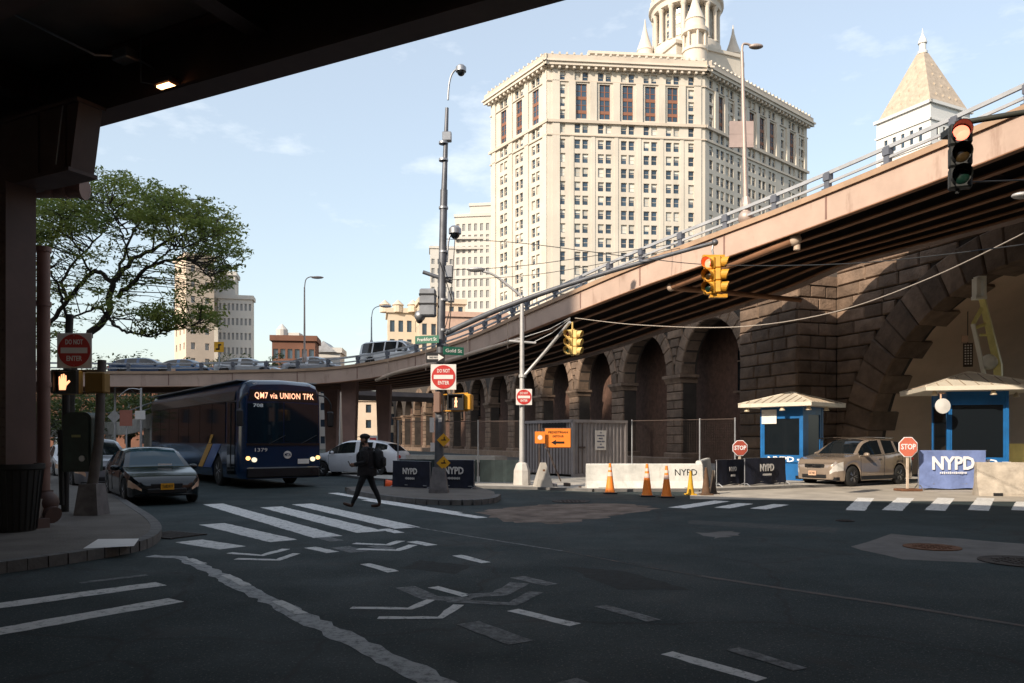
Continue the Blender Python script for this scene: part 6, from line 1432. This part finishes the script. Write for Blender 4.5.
# vehicles up on the ramp
def on_ramp(px, d): 
    best = min(range(len(rpath)), key=lambda i: abs((rpath[i] + nrm[i] * 2.5).x / (rpath[i] + nrm[i] * 2.5).y - (px - CXP) / FPX)); i = best
    p = rpath[i] + nrm[i] * d; t = (rpath[max(0, i - 1)] - rpath[min(len(rpath) - 1, i + 1)]); return p, V((t.x, t.y, 0)).normalized(), p.z + .82 + d * bank(i)
for (px, offs, nm, kind, lab, pm, L, H, rev) in (
        (406, 4.0, 'passenger_van', VAN, 'white passenger van driving along the ramp left of the tall pole', paint('paint_van_white', (0.60, 0.60, 0.60), 0), 4.5, 1.72, 0),
        (330, 4.9, 'sedan_car', SEDAN, 'silver car on the ramp behind the thin lamp post', paint('paint_ramp_silver', (0.30, 0.32, 0.35)), 4.5, 1.33, 0),
        (262, 4.9, 'sedan_car', SEDAN, 'pale car on the ramp right of the yellow arrow sign', paint('paint_ramp_pale', (0.36, 0.39, 0.42)), 4.5, 1.33, 0),
        (196, 4.9, 'sedan_car', SEDAN, 'blue car on the ramp left of the yellow arrow sign', paint('paint_ramp_blue', (0.04, 0.10, 0.2)), 4.5, 1.33, 0),
        (156, 4.9, 'suv_car', SUV, 'dark blue car on the ramp nearest the tree trunk', paint('paint_ramp_navy', (0.03, 0.06, 0.12)), 4.6, 1.4, 0)):
    p, tdir, zz = on_ramp(px, offs); c = car(nm, lab, 'van' if 'van' in nm else 'car', (p.x, p.y), (tdir.x, tdir.y), L, 1.75, kind, pm, H=H, detail=False, z0=zz, group='traffic on the ramp')
    pitch = 0.0

# ------------------------------------------------------------------ BUS (local +y forward, x to its right)
BL, BWd, BH = 13.7, 2.6, 3.5
hd = V((.59, -.80, 0)).normalized(); fc = V((-8.18, 27.26, 0)); ang = math.atan2(-hd.x, hd.y)
bus = thing('coach_bus', 'dark blue express bus with a lit destination sign at the crosswalk', 'bus', (fc.x * .985 + .30, fc.y * .985 - .35, 0), ang); bus.scale = (1.10, 1.0, 1.045)
# body: rounded cross-section lofted along the length; y = 0 at the front
M_BUS = paint('bus_navy', (0.003, 0.018, 0.055), .0, .2); M_BUSB = mat('bus_black', (0.008, 0.009, 0.012), 0.25, var=0, spec=.6, coat=.4); M_BUSBL = paint('bus_stripe_blue', (0.015, 0.07, 0.28), .1, .3); M_BUSY = mat('bus_stripe_gold', (0.55, 0.30, 0.05), 0.4, var=0.05)
def bsec(y):
    f = min(1, max(0, -y / .5)); b = min(1, max(0, (BL + y) / .35)); k = .90 + .10 * math.sin(f * math.pi / 2); k2 = .95 + .05 * b; zt = BH - .16 * (1 - math.sin(f * math.pi / 2)) - .15 * (1 - b); w = BWd / 2 * min(k, k2)
    zb = .32
    for wy in (-2.75, -10.2, -11.5):
        d = abs(y - wy)
        if d < .62: zb = max(zb, .52 + math.sqrt(.62 ** 2 - d * d) - .03)
    return [(w * .97, zb), (w, max(zb + .05, .6)), (w, 1.35), (w, 1.36), (w * .985, 2.85), (w * .96, zt - .32), (w * .88, zt - .10), (w * .70, zt - .01), (0, zt + .03)]
ys = sorted(set([0, -.06, -.15, -.3, -.5] + [-.5 - i * .1 for i in range(int((BL - .6) / .1))] + [-BL + .35, -BL + .15, -BL]), reverse=True)
body, band = MB(), MB(); secs = [(y, bsec(y)) for y in ys]
for (y0, a), (y1, b) in zip(secs, secs[1:]):
    for j in range(8):
        dst = body
        for e in (1, -1):
            q = [(e * a[j][0], y0, a[j][1]), (e * b[j][0], y1, b[j][1]), (e * b[j + 1][0], y1, b[j + 1][1]), (e * a[j + 1][0], y0, a[j + 1][1])]; dst.quad(*q)
for (y, a) in (secs[0], secs[-1]):
    ring = [(x, y, z) for x, z in a] + [(-x, y, z) for x, z in a[::-1][1:]]; body.add(ring, [list(range(len(ring)))])
import bmesh as _bm
me = body.mesh('body', M_BUS, None, fix=False); bm = _bm.new(); bm.from_mesh(me); _bm.ops.remove_doubles(bm, verts=bm.verts, dist=.0005); _bm.ops.recalc_face_normals(bm, faces=bm.faces); bm.to_mesh(me); bm.free()
me.polygons.foreach_set('use_smooth', [True] * len(me.polygons)); me.set_sharp_from_angle(angle=R(35)); obj('body', me, None, bus)
t = MB(); t.box(-1.1, 1.1, -BL + .4, -.3, .3, 1.0); obj('underbody', t, M_BLACK, bus)
# side windows, one pane each, both sides
for e in (1, -1):
    for i in range(7):
        y1 = -1.75 - i * 1.62; y0 = y1 - 1.57
        if y0 < -BL + .4: y0 = -BL + .4
        t = MB(); xs = BWd / 2 + .006; t.ext([(e * xs, y0, 1.45), (e * xs, y1, 1.45), (e * (xs * .987), y1, 2.82), (e * (xs * .987), y0, 2.82)], (e * .012, 0, 0)); obj('side_window', t, M_GLASS_DK, bus)
    t = MB(); t.ext([(e * 1.305, -BL + .3, 2.84), (e * 1.305, -.7, 2.84), (e * 1.268, -.7, 3.14), (e * 1.268, -BL + .3, 3.14)], (e * .008, 0, 0)); obj('roof_cove', t, M_BUSB, bus)
    t = MB(); t.ext([(e * 1.306, -5.2, .6), (e * 1.306, -4.6, .6), (e * 1.306, -3.3, 1.43), (e * 1.306, -3.9, 1.43)], (e * .006, 0, 0)); obj('gold_stripe', t, M_BUSY, bus)
    t = MB(); t.ext([(e * 1.306, -4.5, .6), (e * 1.306, -3.5, .6), (e * 1.306, -2.2, 1.43), (e * 1.306, -3.2, 1.43)], (e * .006, 0, 0)); obj('blue_stripe', t, M_BUSBL, bus)
    t = MB(); t.ext([(e * 1.325, -3.75, 1.45), (e * 1.325, -3.45, 1.45), (e * 1.325, -3.1, 1.75), (e * 1.325, -3.4, 1.75)], (e * .006, 0, 0)); obj('gold_stripe', t, M_BUSY, bus)
    for wy in (-2.75, -10.2, -11.5):
        w = bpy.data.objects.new('wheel', None); col.objects.link(w); w.parent = bus; w.location = (e * 1.12, wy, .52); w.rotation_euler = (0, 0, 0 if e > 0 else math.pi)
        ty, ri = wheel_meshes(.52, .3); obj('tyre', ty, None, w); obj('rim', ri, None, w)
    t = MB(); t.tube(catmull([(e * 1.05, -.1, 3.05), (e * 1.25, .22, 3.0), (e * 1.42, .30, 2.75), (e * 1.42, .28, 2.55)], 4), .025, 8); t.cbox((e * 1.42, .28, 2.25), (.2, .12, .52), bev=.04); obj('mirror', t, M_BLACK, bus)
    t = MB(); t.lathe([(.075, -.03), (.075, .03)], 16, c=(e * .92, .045, .93), axis='y'); obj('headlight', t, mat('bus_lamp_white', (1, .95, .8), .3, var=0, emit=(1, .88, .62), es=1.2 if e < 0 else .8), bus)
    t = MB(); t.lathe([(.065, -.03), (.065, .03)], 16, c=(e * 1.1, .02, .98), axis='y'); obj('indicator', t, mat('bus_lamp_amber', (1, .6, .2), .3, var=0, emit=(1, .55, .2), es=1.6), bus)
# door on its right side, near the front
t = MB(); t.ext([(1.312, -1.5, .45), (1.312, -.65, .45), (1.296, -.65, 2.8), (1.296, -1.5, 2.8)], (.012, 0, 0)); dr = obj('door', t, M_GLASS_DK, bus); t = MB(); t.box(1.318, 1.335, -1.09, -1.06, .5, 2.75); obj('door_post', t, M_BLACK, dr)
# front: windscreen halves, destination sign, lower panel
FX = 1.12
for e in (1, -1):
    t = MB(); t.ext([(e * .02, .012, 1.48), (e * FX, .012, 1.48), (e * FX * .99, .012, 2.72), (e * .02, .012, 2.78)], (0, .012, 0)); obj('windscreen', t, mat('bus_windscreen', (0.003, 0.012, 0.02), 0.04, var=0, spec=.6), bus)
t = MB(); t.ext([(-1.10, .010, 2.82), (1.10, .010, 2.82), (1.03, .010, 3.16), (-1.03, .010, 3.16)], (0, .012, 0)); ds = obj('destination_display', t, M_BUSB, bus)
led = mat('led_orange', (1, .5, .3), .5, var=0, emit=(1.0, 0.46, 0.27), es=1.5)
text('display_lettering', 'QM7 via UNION TPK', .27, led, ds, (-.02, .03, 2.98), u=(-1, 0, 0), v=(0, 0, 1), wid=1.86, bold=.008, space=1.12)
t = MB(); t.cbox((0, .018, 1.42), (2.3, .03, .07)); obj('wiper_panel', t, M_BUSB, bus)
for e in (.45, -.55): t = MB(); t.tube([(e, .04, 1.44), (e - .5, .045, 1.72)], .012, 5); obj('wiper', t, M_BLACK, bus)
t = MB(); t.cbox((0, .03, .52), (2.3, .08, .34), bev=.04); obj('bumper', t, M_BUSB, bus)
text('fleet_number', '1379', .16, M_OFFW, bus, (.72, .02, 1.24), u=(-1, 0, 0), v=(0, 0, 1), wid=.38); text('route_number', '708', .15, mat('paper_white', (0.7, 0.75, 0.75), .6, var=0), bus, (.80, .035, 2.66), u=(-1, 0, 0), v=(0, 0, 1), wid=.30, bold=.02)
t = MB(); t.lathe([(.125, -.006), (.125, .006)], 24, c=(-.12, .012, 1.08), axis='y'); lg = obj('roundel', t, M_OFFW, bus); text('roundel_lettering', 'MTA', .14, M_BUS, lg, (-.12, .024, 1.08), u=(-1, 0, 0), v=(0, 0, 1), wid=.2, bold=.02)
t = MB(); t.cbox((-.62, .03, .86), (.36, .02, .16)); obj('licence_plate', t, M_OFFW, bus)
for x in (-.85, -.2, 0, .2, .85): t = MB(); t.cbox((x, -.1, 3.36), (.12, .05, .04)); obj('marker_lamp', t, M_OFFW, bus)
# driver silhouette and seats read through the glass as dark shapes: interior dash
t = MB(); t.box(-1.28, 1.28, -BL + .2, -.55, 3.47, 3.50); obj('roof_skin', t, mat('bus_roof_pale', (0.30, 0.31, 0.32), .5, var=0.1), bus)

# ================================================================== PERSON
def person():
    g = V((P(366, 440, 18.6).x, 18.6, 0.006)); o = thing('person', 'person in dark clothes and cap walking left across the street, wearing a backpack', 'person', g)
    vs, es, rd = [], [], []
    def add(p, r, par=None):
        vs.append(p); rd.append(r); i = len(vs) - 1
        if par is not None: es.append((par, i))
        return i
    # x: image right (walking towards -x), y depth, z up
    pel = add((.02, 0, .92), (.165, .14)); ab = add((.015, 0, 1.06), (.16, .135), pel); chs = add((.02, 0, 1.24), (.185, .15), ab); upc = add((.01, 0, 1.38), (.15, .12), chs)
    nk = add((-.01, 0, 1.475), (.068, .068), upc); hd0 = add((-.03, 0, 1.555), (.085, .08), nk); hd1 = add((-.035, 0, 1.65), (.105, .085), hd0); hd2 = add((-.03, 0, 1.72), (.08, .07), hd1)
    nose = add((-.135, 0, 1.615), (.016, .016), hd1)
    def arm(sy, el, wr, hand):
        sh = add((.02, sy * .19, 1.36), (.085, .085), upc); e_ = add(el, (.062, .062), sh); w = add(wr, (.043, .043), e_); h = add(hand, (.042, .03), w)
        d = (V(hand) - V(wr)).normalized()
        for k in range(4):
            a = V(hand) + V((0, (k - 1.5) * .02, .012 * (1.5 - k))); f1 = add(tuple(a + d * .045), (.0095, .0095), h); f2 = add(tuple(a + d * (.075 - .006 * k) + V((0, -sy * .01, -.018))), (.008, .008), f1)
        th = add(tuple(V(hand) + V((.0, -sy * .03, .03))), (.011, .011), w); add(tuple(V(hand) + d * .04 + V((0, -sy * .04, .045))), (.009, .009), th)
    arm(-1, (.06, -.25, 1.10), (-.24, -.12, 1.045), (-.32, -.08, 1.035)); arm(1, (.05, .25, 1.10), (-.22, .10, 1.02), (-.30, .06, 1.01))
    def leg(sy, hip, kn, an, heel, toe):
        h = add(hip, (.105, .105), pel); k = add(kn, (.072, .072), h); cf = add(tuple(V(kn).lerp(V(an), .35) + V((.02, 0, 0))), (.068, .068), k); a = add(an, (.048, .05), cf); t0 = add(heel, (.045, .042), a); t1 = add(tuple(V(heel).lerp(V(toe), .55)), (.045, .045), t0); add(toe, (.032, .04), t1)
    leg(-1, (.0, -.10, .86), (-.16, -.10, .48), (-.30, -.09, .14), (-.31, -.09, .055), (-.53, -.10, .13)); leg(1, (.04, .10, .86), (.17, .10, .47), (.31, .09, .15), (.30, .09, .06), (.10, .10, .045))
    me = bpy.data.meshes.new('body'); me.from_pydata(vs, es, []); ob = bpy.data.objects.new('body', me); col.objects.link(ob)
    md = ob.modifiers.new('skin', 'SKIN'); sv = me.skin_vertices[0].data
    for i, r in enumerate(rd): sv[i].radius = r; sv[i].use_root = (i == pel)
    md.use_smooth_shade = True; ob.modifiers.new('sub', 'SUBSURF').levels = 2; ob.modifiers['sub'].render_levels = 2
    dg = bpy.context.evaluated_depsgraph_get(); m2 = bpy.data.meshes.new_from_object(ob.evaluated_get(dg)); bpy.data.objects.remove(ob)
    coat = mat('coat_dark', (0.012, 0.010, 0.011), .85, var=.3, scale=9, bump=.4, bscale=14); tr = mat('trousers_dark', (0.012, 0.013, 0.016), .85, var=.3, scale=9, bump=.3); sho = mat('shoe_brown', (0.05, 0.022, 0.012), .5, var=.2); hair = mat('hair_black', (0.008, 0.007, 0.006), .7, var=0)
    m2.materials.clear()
    for q in (coat, tr, M_SKIN, sho, hair): m2.materials.append(q)
    for pl in m2.polygons:
        c = pl.center; k = 0
        if c.z < .90: k = 1
        if c.z < .125 or (c.z < .19 and c.x < -.36): k = 3
        if c.z > 1.47: k = 2
        if c.z > 1.56 and c.x > -.03: k = 4
        if 1.50 < c.z < 1.575 and c.x < -.02: k = 4
        if c.x < -.25 and c.z > .9 and c.z < 1.2: k = 2
        pl.material_index = k; pl.use_smooth = True
    obj('body', m2, None, o)
    # coat skirt reaching over the hips, cap, ear
    t = MB(); n = 20; prof = [(.78, .235, .19), (.92, .225, .19), (1.05, .215, .19), (1.2, .225, .205), (1.34, .19, .195), (1.42, .12, .13)]
    b0 = len(t.v)
    for z, a, b in prof:
        for j in range(n): q = 2 * math.pi * j / n; t.v.append(V((.02 + (a + .008 * math.sin(5 * q)) * math.cos(q), (b + .02) * math.sin(q), z + (.02 * math.sin(3 * q) if z < .85 else 0))))
    for i in range(len(prof) - 1):
        for j in range(n): j2 = (j + 1) % n; t.f.append([i * n + j, i * n + j2, (i + 1) * n + j2, (i + 1) * n + j]); t.mi.append(0)
    obj('jacket', t, coat, o, smooth=70)
    t = MB(); t.ball((-.028, 0, 1.705), (.125, .10, .075), 10); t.ext([(-.24, -.05, 1.685), (-.25, 0, 1.683), (-.24, .05, 1.685), (-.12, .085, 1.70), (-.12, -.085, 1.70)], (0, 0, .012)); obj('cap', t, hair, o, smooth=50)
    for e in (-1, 1): t = MB(); t.ball((-.02, e * .088, 1.62), (.022, .014, .034), 6); obj('ear', t, M_SKIN, o, smooth=60)
    for e in (-1, 1): t = MB(); t.ball((-.115, e * .036, 1.638), (.012, .014, .009), 6); obj('eye', t, M_BLACK, o, smooth=60)
    t = MB(); t.cbox((-.125, 0, 1.57), (.01, .045, .01)); obj('mouth', t, hair, o)
    ph = thing('phone', 'dark phone held in the walking person\'s hands', 'phone', g + V((-.385, -.03, 1.06))); t = MB(); t.cbox((0, 0, 0), (.012, .075, .15), bev=.004); obj('case', t, M_BLACK, ph, rot=(0, R(-30), 0))
    bk = thing('backpack', 'dark rounded backpack on the walking person\'s back', 'backpack', g + V((.30, 0, 1.17)))
    mb_ = mat('backpack_black', (0.010, 0.010, 0.012), .8, var=.3, scale=10, bump=.5, bscale=18)
    t = MB(); t.cbox((0, 0, 0), (.24, .32, .50), bev=.09); obj('main_bag', t, mb_, bk, smooth=60, rot=(0, R(-8), 0)); t = MB(); t.cbox((.12, 0, -.07), (.1, .26, .26), bev=.045); obj('front_pocket', t, mb_, bk, smooth=60)
    for e in (-1, 1): t = MB(); t.tube(catmull([(-.09, e * .13, .22), (-.24, e * .14, .26), (-.46, e * .13, .14), (-.47, e * .14, -.06), (-.30, e * .17, -.2), (-.1, e * .15, -.2)], 4), .022, 6); obj('strap', t, mb_, bk, smooth=60)
    t = MB(); t.tube(catmull([(-.08, -.04, .24), (-.06, 0, .30), (-.08, .04, .24)], 4), .012, 6); obj('handle', t, mb_, bk, smooth=60)
person()
# orange cone lying behind the person's leg
g = G(386, 490); o = thing('fallen_cone', 'bright orange cone lying on its side behind the walking person', 'traffic cone', (g.x, g.y, .17), 0)
t = MB(); t.lathe([(.17, 0), (.035, .75), (.03, .77)], 18, axis='x'); obj('shell', t, mat('cone_bright', (0.95, 0.12, 0.02), .5, var=0.05), o, smooth=50); t = MB(); t.cbox((-.02, 0, 0), (.04, .38, .38)); obj('base', t, M_BLACK, o)

# ================================================================== TREES
rt = random.Random(21)
def leaf_mat(name, c):
    m = bpy.data.materials.new(name); m.use_nodes = True; n, l = m.node_tree.nodes, m.node_tree.links; b = n['Principled BSDF']
    g = n.new('ShaderNodeNewGeometry'); t = n.new('ShaderNodeTexNoise'); t.inputs['Scale'].default_value = .9; t.inputs['Detail'].default_value = 5; l.new(g.outputs['Position'], t.inputs['Vector'])
    r = n.new('ShaderNodeValToRGB'); r.color_ramp.elements[0].position = .3; r.color_ramp.elements[1].position = .7; r.color_ramp.elements[0].color = (c[0] * .6, c[1] * .7, c[2] * .7, 1); r.color_ramp.elements[1].color = (c[0] * 1.7, c[1] * 1.35, c[2] * 1.1, 1)
    l.new(t.outputs['Fac'], r.inputs[0]); l.new(r.outputs[0], b.inputs['Base Color']); b.inputs['Roughness'].default_value = .6
    tr = n.new('ShaderNodeBsdfTranslucent'); l.new(r.outputs[0], tr.inputs['Color']); mxs = n.new('ShaderNodeMixShader'); mxs.inputs[0].default_value = .5; out = n['Material Output']
    l.new(b.outputs[0], mxs.inputs[1]); l.new(tr.outputs[0], mxs.inputs[2]); l.new(mxs.outputs[0], out.inputs[0]); return m
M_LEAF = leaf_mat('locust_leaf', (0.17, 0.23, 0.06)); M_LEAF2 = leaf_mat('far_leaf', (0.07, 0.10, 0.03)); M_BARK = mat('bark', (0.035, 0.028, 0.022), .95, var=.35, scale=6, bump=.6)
def leaves(mb, c, rad, n, size, flat=.35):
    for _ in range(n):
        while True:
            x, y, z = rt.uniform(-1, 1), rt.uniform(-1, 1), rt.uniform(-1, 1)
            if x * x + y * y + z * z < 1: break
        p = V(c) + V((x * rad, y * rad, z * rad * flat)); a = V((rt.gauss(0, 1), rt.gauss(0, 1), rt.gauss(0, .5))).normalized(); b = a.cross(V((rt.gauss(0, .5), rt.gauss(0, .5), 1))).normalized(); s = size * rt.uniform(.6, 1.3)
        i = len(mb.v); mb.v += [p - a * s, p + b * s * .42, p + a * s, p - b * s * .42]; mb.f.append([i, i + 1, i + 2, i + 3]); mb.mi.append(0)
TD = 30.0; tb = P(66, 440, TD); tb.z = .14
tree = thing('locust_tree', 'spreading locust tree with dark forked limbs at the left, beyond the corner', 'tree', tb)
def tp(px, py, dd=0): return P(px, py, TD + dd) - tb
limbs = [([(66, 470), (70, 400), (76, 352), (88, 336), (108, 313), (113, 281)], [0, 0, 0, 0, 0, 0], .30, .15),
         ([(113, 281), (132, 262), (152, 250), (182, 233), (205, 222)], [0, .3, .8, 1.2, 1.6], .15, .04), ([(118, 297), (135, 280), (152, 265), (188, 260), (210, 277)], [0, -.6, -1.2, -1.6, -1.8], .14, .03),
         ([(113, 282), (122, 262), (130, 240), (138, 224), (150, 205)], [0, .8, 1.4, 2.0, 2.4], .10, .03), ([(112, 283), (98, 272), (91, 274), (68, 299), (48, 326), (40, 345)], [0, 0, .2, .5, .8, 1], .12, .13),
         ([(109, 318), (118, 328), (130, 333), (152, 336), (176, 328), (200, 324)], [0, -.8, -1.2, -1.6, -2, -2.2], .08, .02), ([(68, 300), (62, 282), (75, 262), (98, 238), (112, 222)], [.5, 1.0, 1.5, 2, 2.5], .10, .03),
         ([(106, 313), (95, 308), (72, 318)], [0, -1, -1.6], .07, .05), ([(70, 330), (64, 308), (60, 290), (48, 270)], [0, -.8, -1.4, -2], .10, .04), ([(128, 234), (110, 210), (92, 200)], [1.6, 1, .4], .05, .02),
         ([(152, 250), (155, 230), (165, 208)], [.8, .4, 0], .06, .02), ([(182, 233), (200, 240), (222, 250)], [1.2, 1.6, 2.4], .05, .015), ([(91, 273), (80, 252), (70, 232), (60, 215)], [.2, -.5, -1.2, -2], .07, .02),
         ([(130, 262), (124, 240), (118, 222), (110, 204)], [0, -1.4, -2, -2.6], .06, .02), ([(152, 265), (170, 250), (190, 246), (214, 236)], [-1.2, -2, -2.6, -3], .06, .015)]
for pts, dd, r0, r1 in limbs:
    c = catmull([tp(x, y, q) for (x, y), q in zip(pts, dd)], 5); k = len(c)
    for i in range(1, k - 1): c[i] += V((rt.gauss(0, .03), rt.gauss(0, .03), rt.gauss(0, .03)))
    t = MB(); t.tube(c, [.68 * (r0 + (r1 - r0) * i / (k - 1)) for i in range(k)], 8); obj('trunk' if r0 > .2 else 'limb', t, M_BARK, tree, smooth=60)
# crown: sprays of small leaves in a broad umbrella, with sparse ones lower down
clus = []
def inside(px, py):
    top = tab(px, [(20, 205), (50, 186), (85, 178), (120, 177), (160, 188), (195, 203), (225, 218), (238, 240), (240, 260)]); bot = tab(px, [(20, 250), (50, 240), (90, 232), (130, 228), (170, 240), (205, 262), (225, 268), (240, 262)]); return top < py < bot
while len(clus) < 225:
    px, py = rt.uniform(18, 240), rt.uniform(175, 272)
    if inside(px, py): clus.append((px, py, rt.uniform(-3.8, 3.8), rt.uniform(.45, 1.05), 88))
for _ in range(150): clus.append((rt.uniform(28, 216), rt.uniform(230, 322), rt.uniform(-3.5, 3.5), rt.uniform(.35, .8), 40))
for _ in range(34): clus.append((rt.uniform(135, 216), rt.uniform(306, 333), rt.uniform(-3.0, -1), rt.uniform(.35, .7), 70))
for _ in range(46):
    a = rt.uniform(0, 1); ex = [(40, 190), (85, 176), (125, 174), (165, 187), (200, 202), (228, 218), (241, 240), (236, 266), (214, 272)]; q = a * 7.99; i = int(q); f_ = q - i
    clus.append((ex[i][0] + (ex[i + 1][0] - ex[i][0]) * f_ + rt.gauss(0, 3), ex[i][1] + (ex[i + 1][1] - ex[i][1]) * f_ + rt.gauss(0, 4), rt.uniform(-2.5, 2.5), rt.uniform(.2, .5), 22))
for _ in range(26): clus.append((rt.uniform(205, 234), rt.uniform(255, 290), rt.uniform(0, 3.0), rt.uniform(.25, .45), 34))
for _ in range(22): clus.append((rt.uniform(28, 70), rt.uniform(315, 360), rt.uniform(-1.0, 3.0), rt.uniform(.35, .6), 40))
t = MB(); tw = MB()
tips = [catmull([tp(x, y, q) for (x, y), q in zip(pts, dd)], 5) for pts, dd, r0, r1 in limbs[1:]]; allp = [p for c in tips for p in c]
for (px, py, dd, rad, n) in clus:
    c = tp(px, py, dd); leaves(t, c, rad, n, .085, .26)
    near = min(allp, key=lambda q: (q - c).length + (2.0 if q.z > c.z else 0)); m_ = near.lerp(c, .55) + V((rt.gauss(0, .15), rt.gauss(0, .15), rt.gauss(.1, .12)))
    tw.tube([near, m_, c], [.022, .014, .006], 4, caps=False)
obj('crown', t, M_LEAF, tree, fix=False); obj('twigs', tw, M_BARK, tree, fix=False, kind='stuff')
def bush_tree(name, label, base, h, rad, trunk_h, m, n=110, per=34, size=.16, group=None):
    o = thing(name, label, 'tree', base, 0, group); t = MB(); t.tube([(0, 0, 0), (.1, 0, trunk_h), (0, .1, h * .7)], [.22, .16, .05], 8)
    for i in range(5): a = i * 1.3; t.tube([(.05, 0, trunk_h * (.8 + .08 * i)), (math.cos(a) * rad * .5, math.sin(a) * rad * .5, trunk_h + (h - trunk_h) * .5)], [.08, .03], 5)
    obj('trunk', t, M_BARK, o, smooth=50); t = MB(); cz = (trunk_h + h) / 2
    for _ in range(n):
        a, b, r = rt.uniform(0, 6.28), rt.uniform(-1, 1), rt.uniform(.35, 1) ** .6; s = math.sqrt(1 - b * b); leaves(t, (math.cos(a) * s * rad * r, math.sin(a) * s * rad * r, cz + b * (h - trunk_h) / 2 * r), rt.uniform(.4, .8) * rad / 3, per, size, .7)
    obj('crown', t, m, o, fix=False); return o
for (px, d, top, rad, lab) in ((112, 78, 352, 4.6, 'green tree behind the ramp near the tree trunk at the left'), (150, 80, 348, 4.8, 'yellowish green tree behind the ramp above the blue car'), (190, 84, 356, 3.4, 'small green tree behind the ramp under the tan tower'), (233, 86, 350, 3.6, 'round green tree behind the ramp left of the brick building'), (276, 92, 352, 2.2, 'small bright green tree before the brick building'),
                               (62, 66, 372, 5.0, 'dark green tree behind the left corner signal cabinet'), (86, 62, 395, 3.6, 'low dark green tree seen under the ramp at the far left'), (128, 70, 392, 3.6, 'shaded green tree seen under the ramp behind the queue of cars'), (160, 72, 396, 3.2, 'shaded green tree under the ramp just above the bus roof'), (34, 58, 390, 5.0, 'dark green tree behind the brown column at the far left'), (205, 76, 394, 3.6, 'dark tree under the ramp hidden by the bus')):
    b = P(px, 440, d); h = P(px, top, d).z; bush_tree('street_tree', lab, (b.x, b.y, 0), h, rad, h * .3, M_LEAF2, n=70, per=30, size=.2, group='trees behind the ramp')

# ================================================================== DISTANT LOWER STREET
# pale curved ramp wall and lamp posts seen under the ramp at the left
p0, p1, p2_ = P(96, 422, 62), P(125, 421, 58), P(160, 411, 52)
fr = thing('far_ramp_wall', 'pale curved concrete ramp wall with railing seen under the main ramp at the left', 'wall', (p1.x, p1.y, 0)); o_ = V((p1.x, p1.y, 0))
c = catmull([p0 + V((-6, 2, -.3)), p0, p1, p2_, p2_ + V((4, -.5, .6))], 6); t = MB(o_)
for a, b in zip(c, c[1:]): t.ext([(a.x, a.y, a.z - 1.0), (b.x, b.y, b.z - 1.0), (b.x, b.y, b.z), (a.x, a.y, a.z)], (0, .3, 0))
obj('parapet', t, M_JERSEY, fr); t = MB(o_); t.tube([p + V((0, 0, .7)) for p in c], .05, 6); t.tube([p + V((0, 0, .35)) for p in c], .04, 6)
for p in c[::3]: t.tube([p, p + V((0, 0, .72))], .05, 5)
obj('railing', t, M_RAIL, fr); t = MB(o_)
for p in c[::8]: t.tube([(p.x, p.y + .3, 0), p + V((0, .3, -.9))], .3, 8)
obj('support_column', t, M_CONC, fr)
for (px, top, d, lab) in ((115, 386, 48, 'left slim grey post with a diamond sign under the ramp'), (141, 388, 46, 'right slim grey post with a small plate under the ramp')):
    b = P(px, 440, d); o = thing('lamp_post', lab, 'post', (b.x, b.y, 0), 0, 'posts under the ramp'); h = P(px, top, d).z; t = MB(); t.cyl((0, 0, 0), (0, 0, h), .09, .06, 8); obj('shaft', t, M_GALV, o, smooth=50)
    t = MB(); t.tube(catmull([(0, 0, h - .1), (.7 if px < 120 else -.7, 0, h - .05), (1.3 if px < 120 else -1.3, 0, h - .5)], 4), .03, 6); obj('arm', t, M_GALV, o, smooth=50)
    t = MB(); t.ext([(0, -.1, h * .62 - .42), (.42, -.1, h * .62), (0, -.1, h * .62 + .42), (-.42, -.1, h * .62)], (0, .02, 0)) if px < 120 else t.cbox((0, -.1, h * .66), (.6, .03, .5)); obj('plate', t, M_GALV if px < 120 else M_OFFW, o)
for (px, py, d, lab, w, h, m) in ((126, 418, 44, 'small reddish construction board on a post under the ramp', .7, .9, mat('board_red_brown', (0.35, 0.13, 0.09), .6, var=.15)), (373, 442, 42, 'small red and white notice board behind the walking person', .5, .7, M_OFFW)):
    p = P(px, py, d); o = thing('notice_board', lab, 'sign', (p.x, p.y, 0)); t = MB(); t.cbox((0, 0, p.z), (w, .05, h)); obj('board', t, m, o); t = MB(); t.cyl((0, .05, 0), (0, .05, p.z), .04, n=6); obj('post', t, M_GALV, o)
    if px > 300: t = MB(); t.cbox((0, -.035, p.z + .1), (w * .7, .01, h * .35)); obj('print', t, M_RED, o)
# far row of buildings closing the street beyond the trees
for i, (px, d, w, top, m, lab) in enumerate(((40, 150, 30, 395, M_BR, 'low dark brick row closing the street behind the left trees'), (260, 160, 34, 400, M_BT, 'low tan row closing the street behind the bus'), (430, 150, 18, 415, M_BC, 'low cream building far behind the arches'))):
    block('row_building', lab, (xat(px, d) - w * .3, d), R(4), w, 10, 0, ztop(top, d), m, (9, 3), 3.2, 1.1, 1.7)
